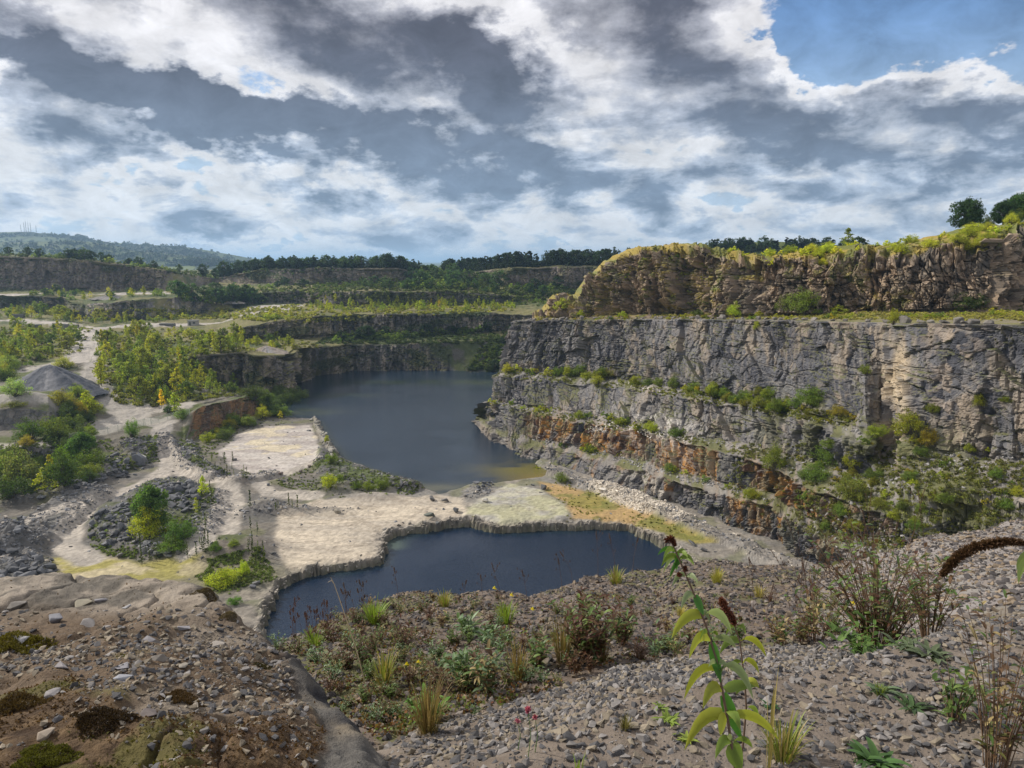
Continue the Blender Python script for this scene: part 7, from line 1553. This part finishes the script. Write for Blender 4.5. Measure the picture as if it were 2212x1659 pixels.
for k in range(10): seedstem(rr.uniform(1600, 1760), rr.uniform(1300, 1380), rr.uniform(50, 130), rr.uniform(-40, 20), 'thin dark stem on the scree right of the tall plant', 'stems right of the tall plant', 1)
# the long straw stalk
h = hit(792, 1486, ['slope', 'mossy_boulder']); m = h[2]/F; R3 = root_at('grass_stalk', h[0], 'long pale straw stalk leaning left over the pool from the hollow', 'grass')
Yh = h[0].y; q_ = lambda x, y: Vector(PY(x, y, Yh))-h[0]
addp(R3, 'stem', tubes('stem', [([Vector((0, 0, -.02)), q_(770, 1405), q_(742, 1320), q_(722, 1262), q_(714, 1247)], [.006, .0055, .0045, .003, .002], (.50, .40, .26)), ([q_(722, 1262), q_(716, 1254), q_(708, 1258)], [.003, .003, .002], (.45, .36, .24))], 'wood', 5))
# flowers
def flower(x, y, hpx, col_, n, label, sz=3.5, group=None):
    h = hit(x, y, ['slope'])
    if not h: return
    m = h[2]/F; H_ = hpx*m; R_ = root_at('flower', h[0], label, 'flower', group); addp(R_, 'stem', tubes('stem', [([(0, 0, -.01), (0.01, 0, H_*.5), (.0, 0, H_)], [.0016, .0014, .001], (.10, .16, .05))], 'wood', 4))
    spike('bloom', [np.array((0, 0, H_*.97)), np.array((0, 0, H_*1.02))], sz*m, n, col_, R_, sz*.7*m)
flower(1140, 1640, 105, (.42, .10, .17), 160, 'pink flower head on a thin stem rising from the near gravel', 5.5); flower(1155, 1625, 75, (.40, .11, .16), 110, 'lower pink flower head right of the first', 4.5); flower(1118, 1620, 62, (.38, .12, .18), 70, 'smallest pink flower head left of the first', 5)
for x, y, hp, lab in ((880,1480,45,'yellow flower in the hollow, left of a second one'),(905,1475,45,'yellow flower in the hollow, right of a second one'),(1105,1330,45,'yellow flower against the pool above the bright grass'),(1150,1375,60,'yellow flower at the top of a stem by the bushy clump'),(1840,1345,40,'yellow flower in the twiggy tangle'),(1068,1310,40,'pale yellow flower on the rim before the pool')): flower(x, y, hp, (.80, .62, .02), 26, lab, 4)
# scattered small plants on the scree, sharing a few meshes
SM = []
for k in range(7):
    r = random.Random(200+k); cl = [[GRN, OLV, BRO], [BRO, RED, OLV], [STR, BRO], [GRN2, GRN], [RED, BRO, BRO], [SLG, GRN], [OLV, STR, GRN]][k]
    tb, lv = clump_parts(r, 1., .55, 12, .26, .06, cl, 9, srad=.014); SM.append((tubes('stems', tb, 'wood', 3), (lambda a: tri_mesh('foliage', a[0], a[1], a[2], MAT['leaf_near'], 4, True))(strips(lv)), ['green and brown', 'reddish brown', 'straw-coloured', 'fresh green', 'rusty', 'grey-green', 'olive'][k]))
n_ = 0
while n_ < 230:
    x = rr.uniform(600, 1950); y = rr.uniform(1285, 1560); h = hit(x, y)
    if not h or h[3] != 'slope' or h[0].y < 4.9: continue
    if rr.random() > (.9 if (y > 1380 or x < 1000) else .4): continue
    k = rr.randrange(7); s_ = rr.uniform(.07, .24)*(1 if h[0].y > 6 else .7); R_ = root_at('weed', h[0], SM[k][2]+' small weed scattered over the scree slope', 'plant', 'small weeds on the scree, '+SM[k][2]); R_.scale = (s_, s_, s_); R_.rotation_euler = (0, 0, rr.uniform(0, 6.28))
    for nm, me in (('stems', SM[k][0]), ('foliage', SM[k][1])): q = D.objects.new(nm, me); COL.objects.link(q); q.parent = R_; q.color = (1, 1, 1, 1)
    n_ += 1
# low dead litter over the hollow
cs = []
for _ in range(4200):
    x = rr.uniform(600, 2000); y = rr.uniform(1285, 1600); h = hit(x, y)
    if h and h[3] == 'slope' and h[0].y > 4.7 and float(fbm(np.array([h[0].x*1.2]), np.array([h[0].y*1.2]), 0, 4, 888)[0]) > (.46 if x < 1400 else .53): cs.append((h[0].x, h[0].y, h[0].z+.02))
cs = np.array(cs); ncs = len(cs); V, C = leaves(cs, np.full(ncs, .06), 7*ncs, .026, (.13, .095, .04), .5, .8, seed=91, clump_var=.7)
C *= np.where(rng.random((len(C)//4, 1)) < .4, np.array((.9, 1.5, .9)), np.array((1.1, .8, .8))).repeat(4, axis=0)
o = D.objects.new('litter_plants', quads('litter_plants', V, C, 'leaf_near')); COL.objects.link(o); tag(o, kind='stuff')

for o in D.objects:
    if o.type == 'MESH' and o.name.startswith(('gravel', 'scree_stones', 'small_stones', 'rubble', 'pale_scree', 'ledge_rubble', 'rim_rubble')): o.color = (1, 1, 1, 1)

# ------------------------------------------------------------------ haze: a closed box of thin even air
b_ = bmesh.new(); bmesh.ops.create_cube(b_, size=1); me = D.meshes.new('haze'); b_.to_mesh(me); b_.free()
o = D.objects.new('haze', me); COL.objects.link(o); o.scale = (70000, 70000, 270); o.location = (0, 14000, 270/2-30); tag(o, kind='stuff')
m = D.materials.new('haze'); m.use_nodes = True; T = NT(m.node_tree); T.n.clear(); out = T.new('ShaderNodeOutputMaterial'); v = T.new('ShaderNodeVolumePrincipled')
v.inputs['Color'].default_value = (.45, .70, 1, 1); v.inputs['Density'].default_value = 1.05e-4; v.inputs['Anisotropy'].default_value = .3
T.l.new(v.outputs[0], out.inputs['Volume']); me.materials.append(m)
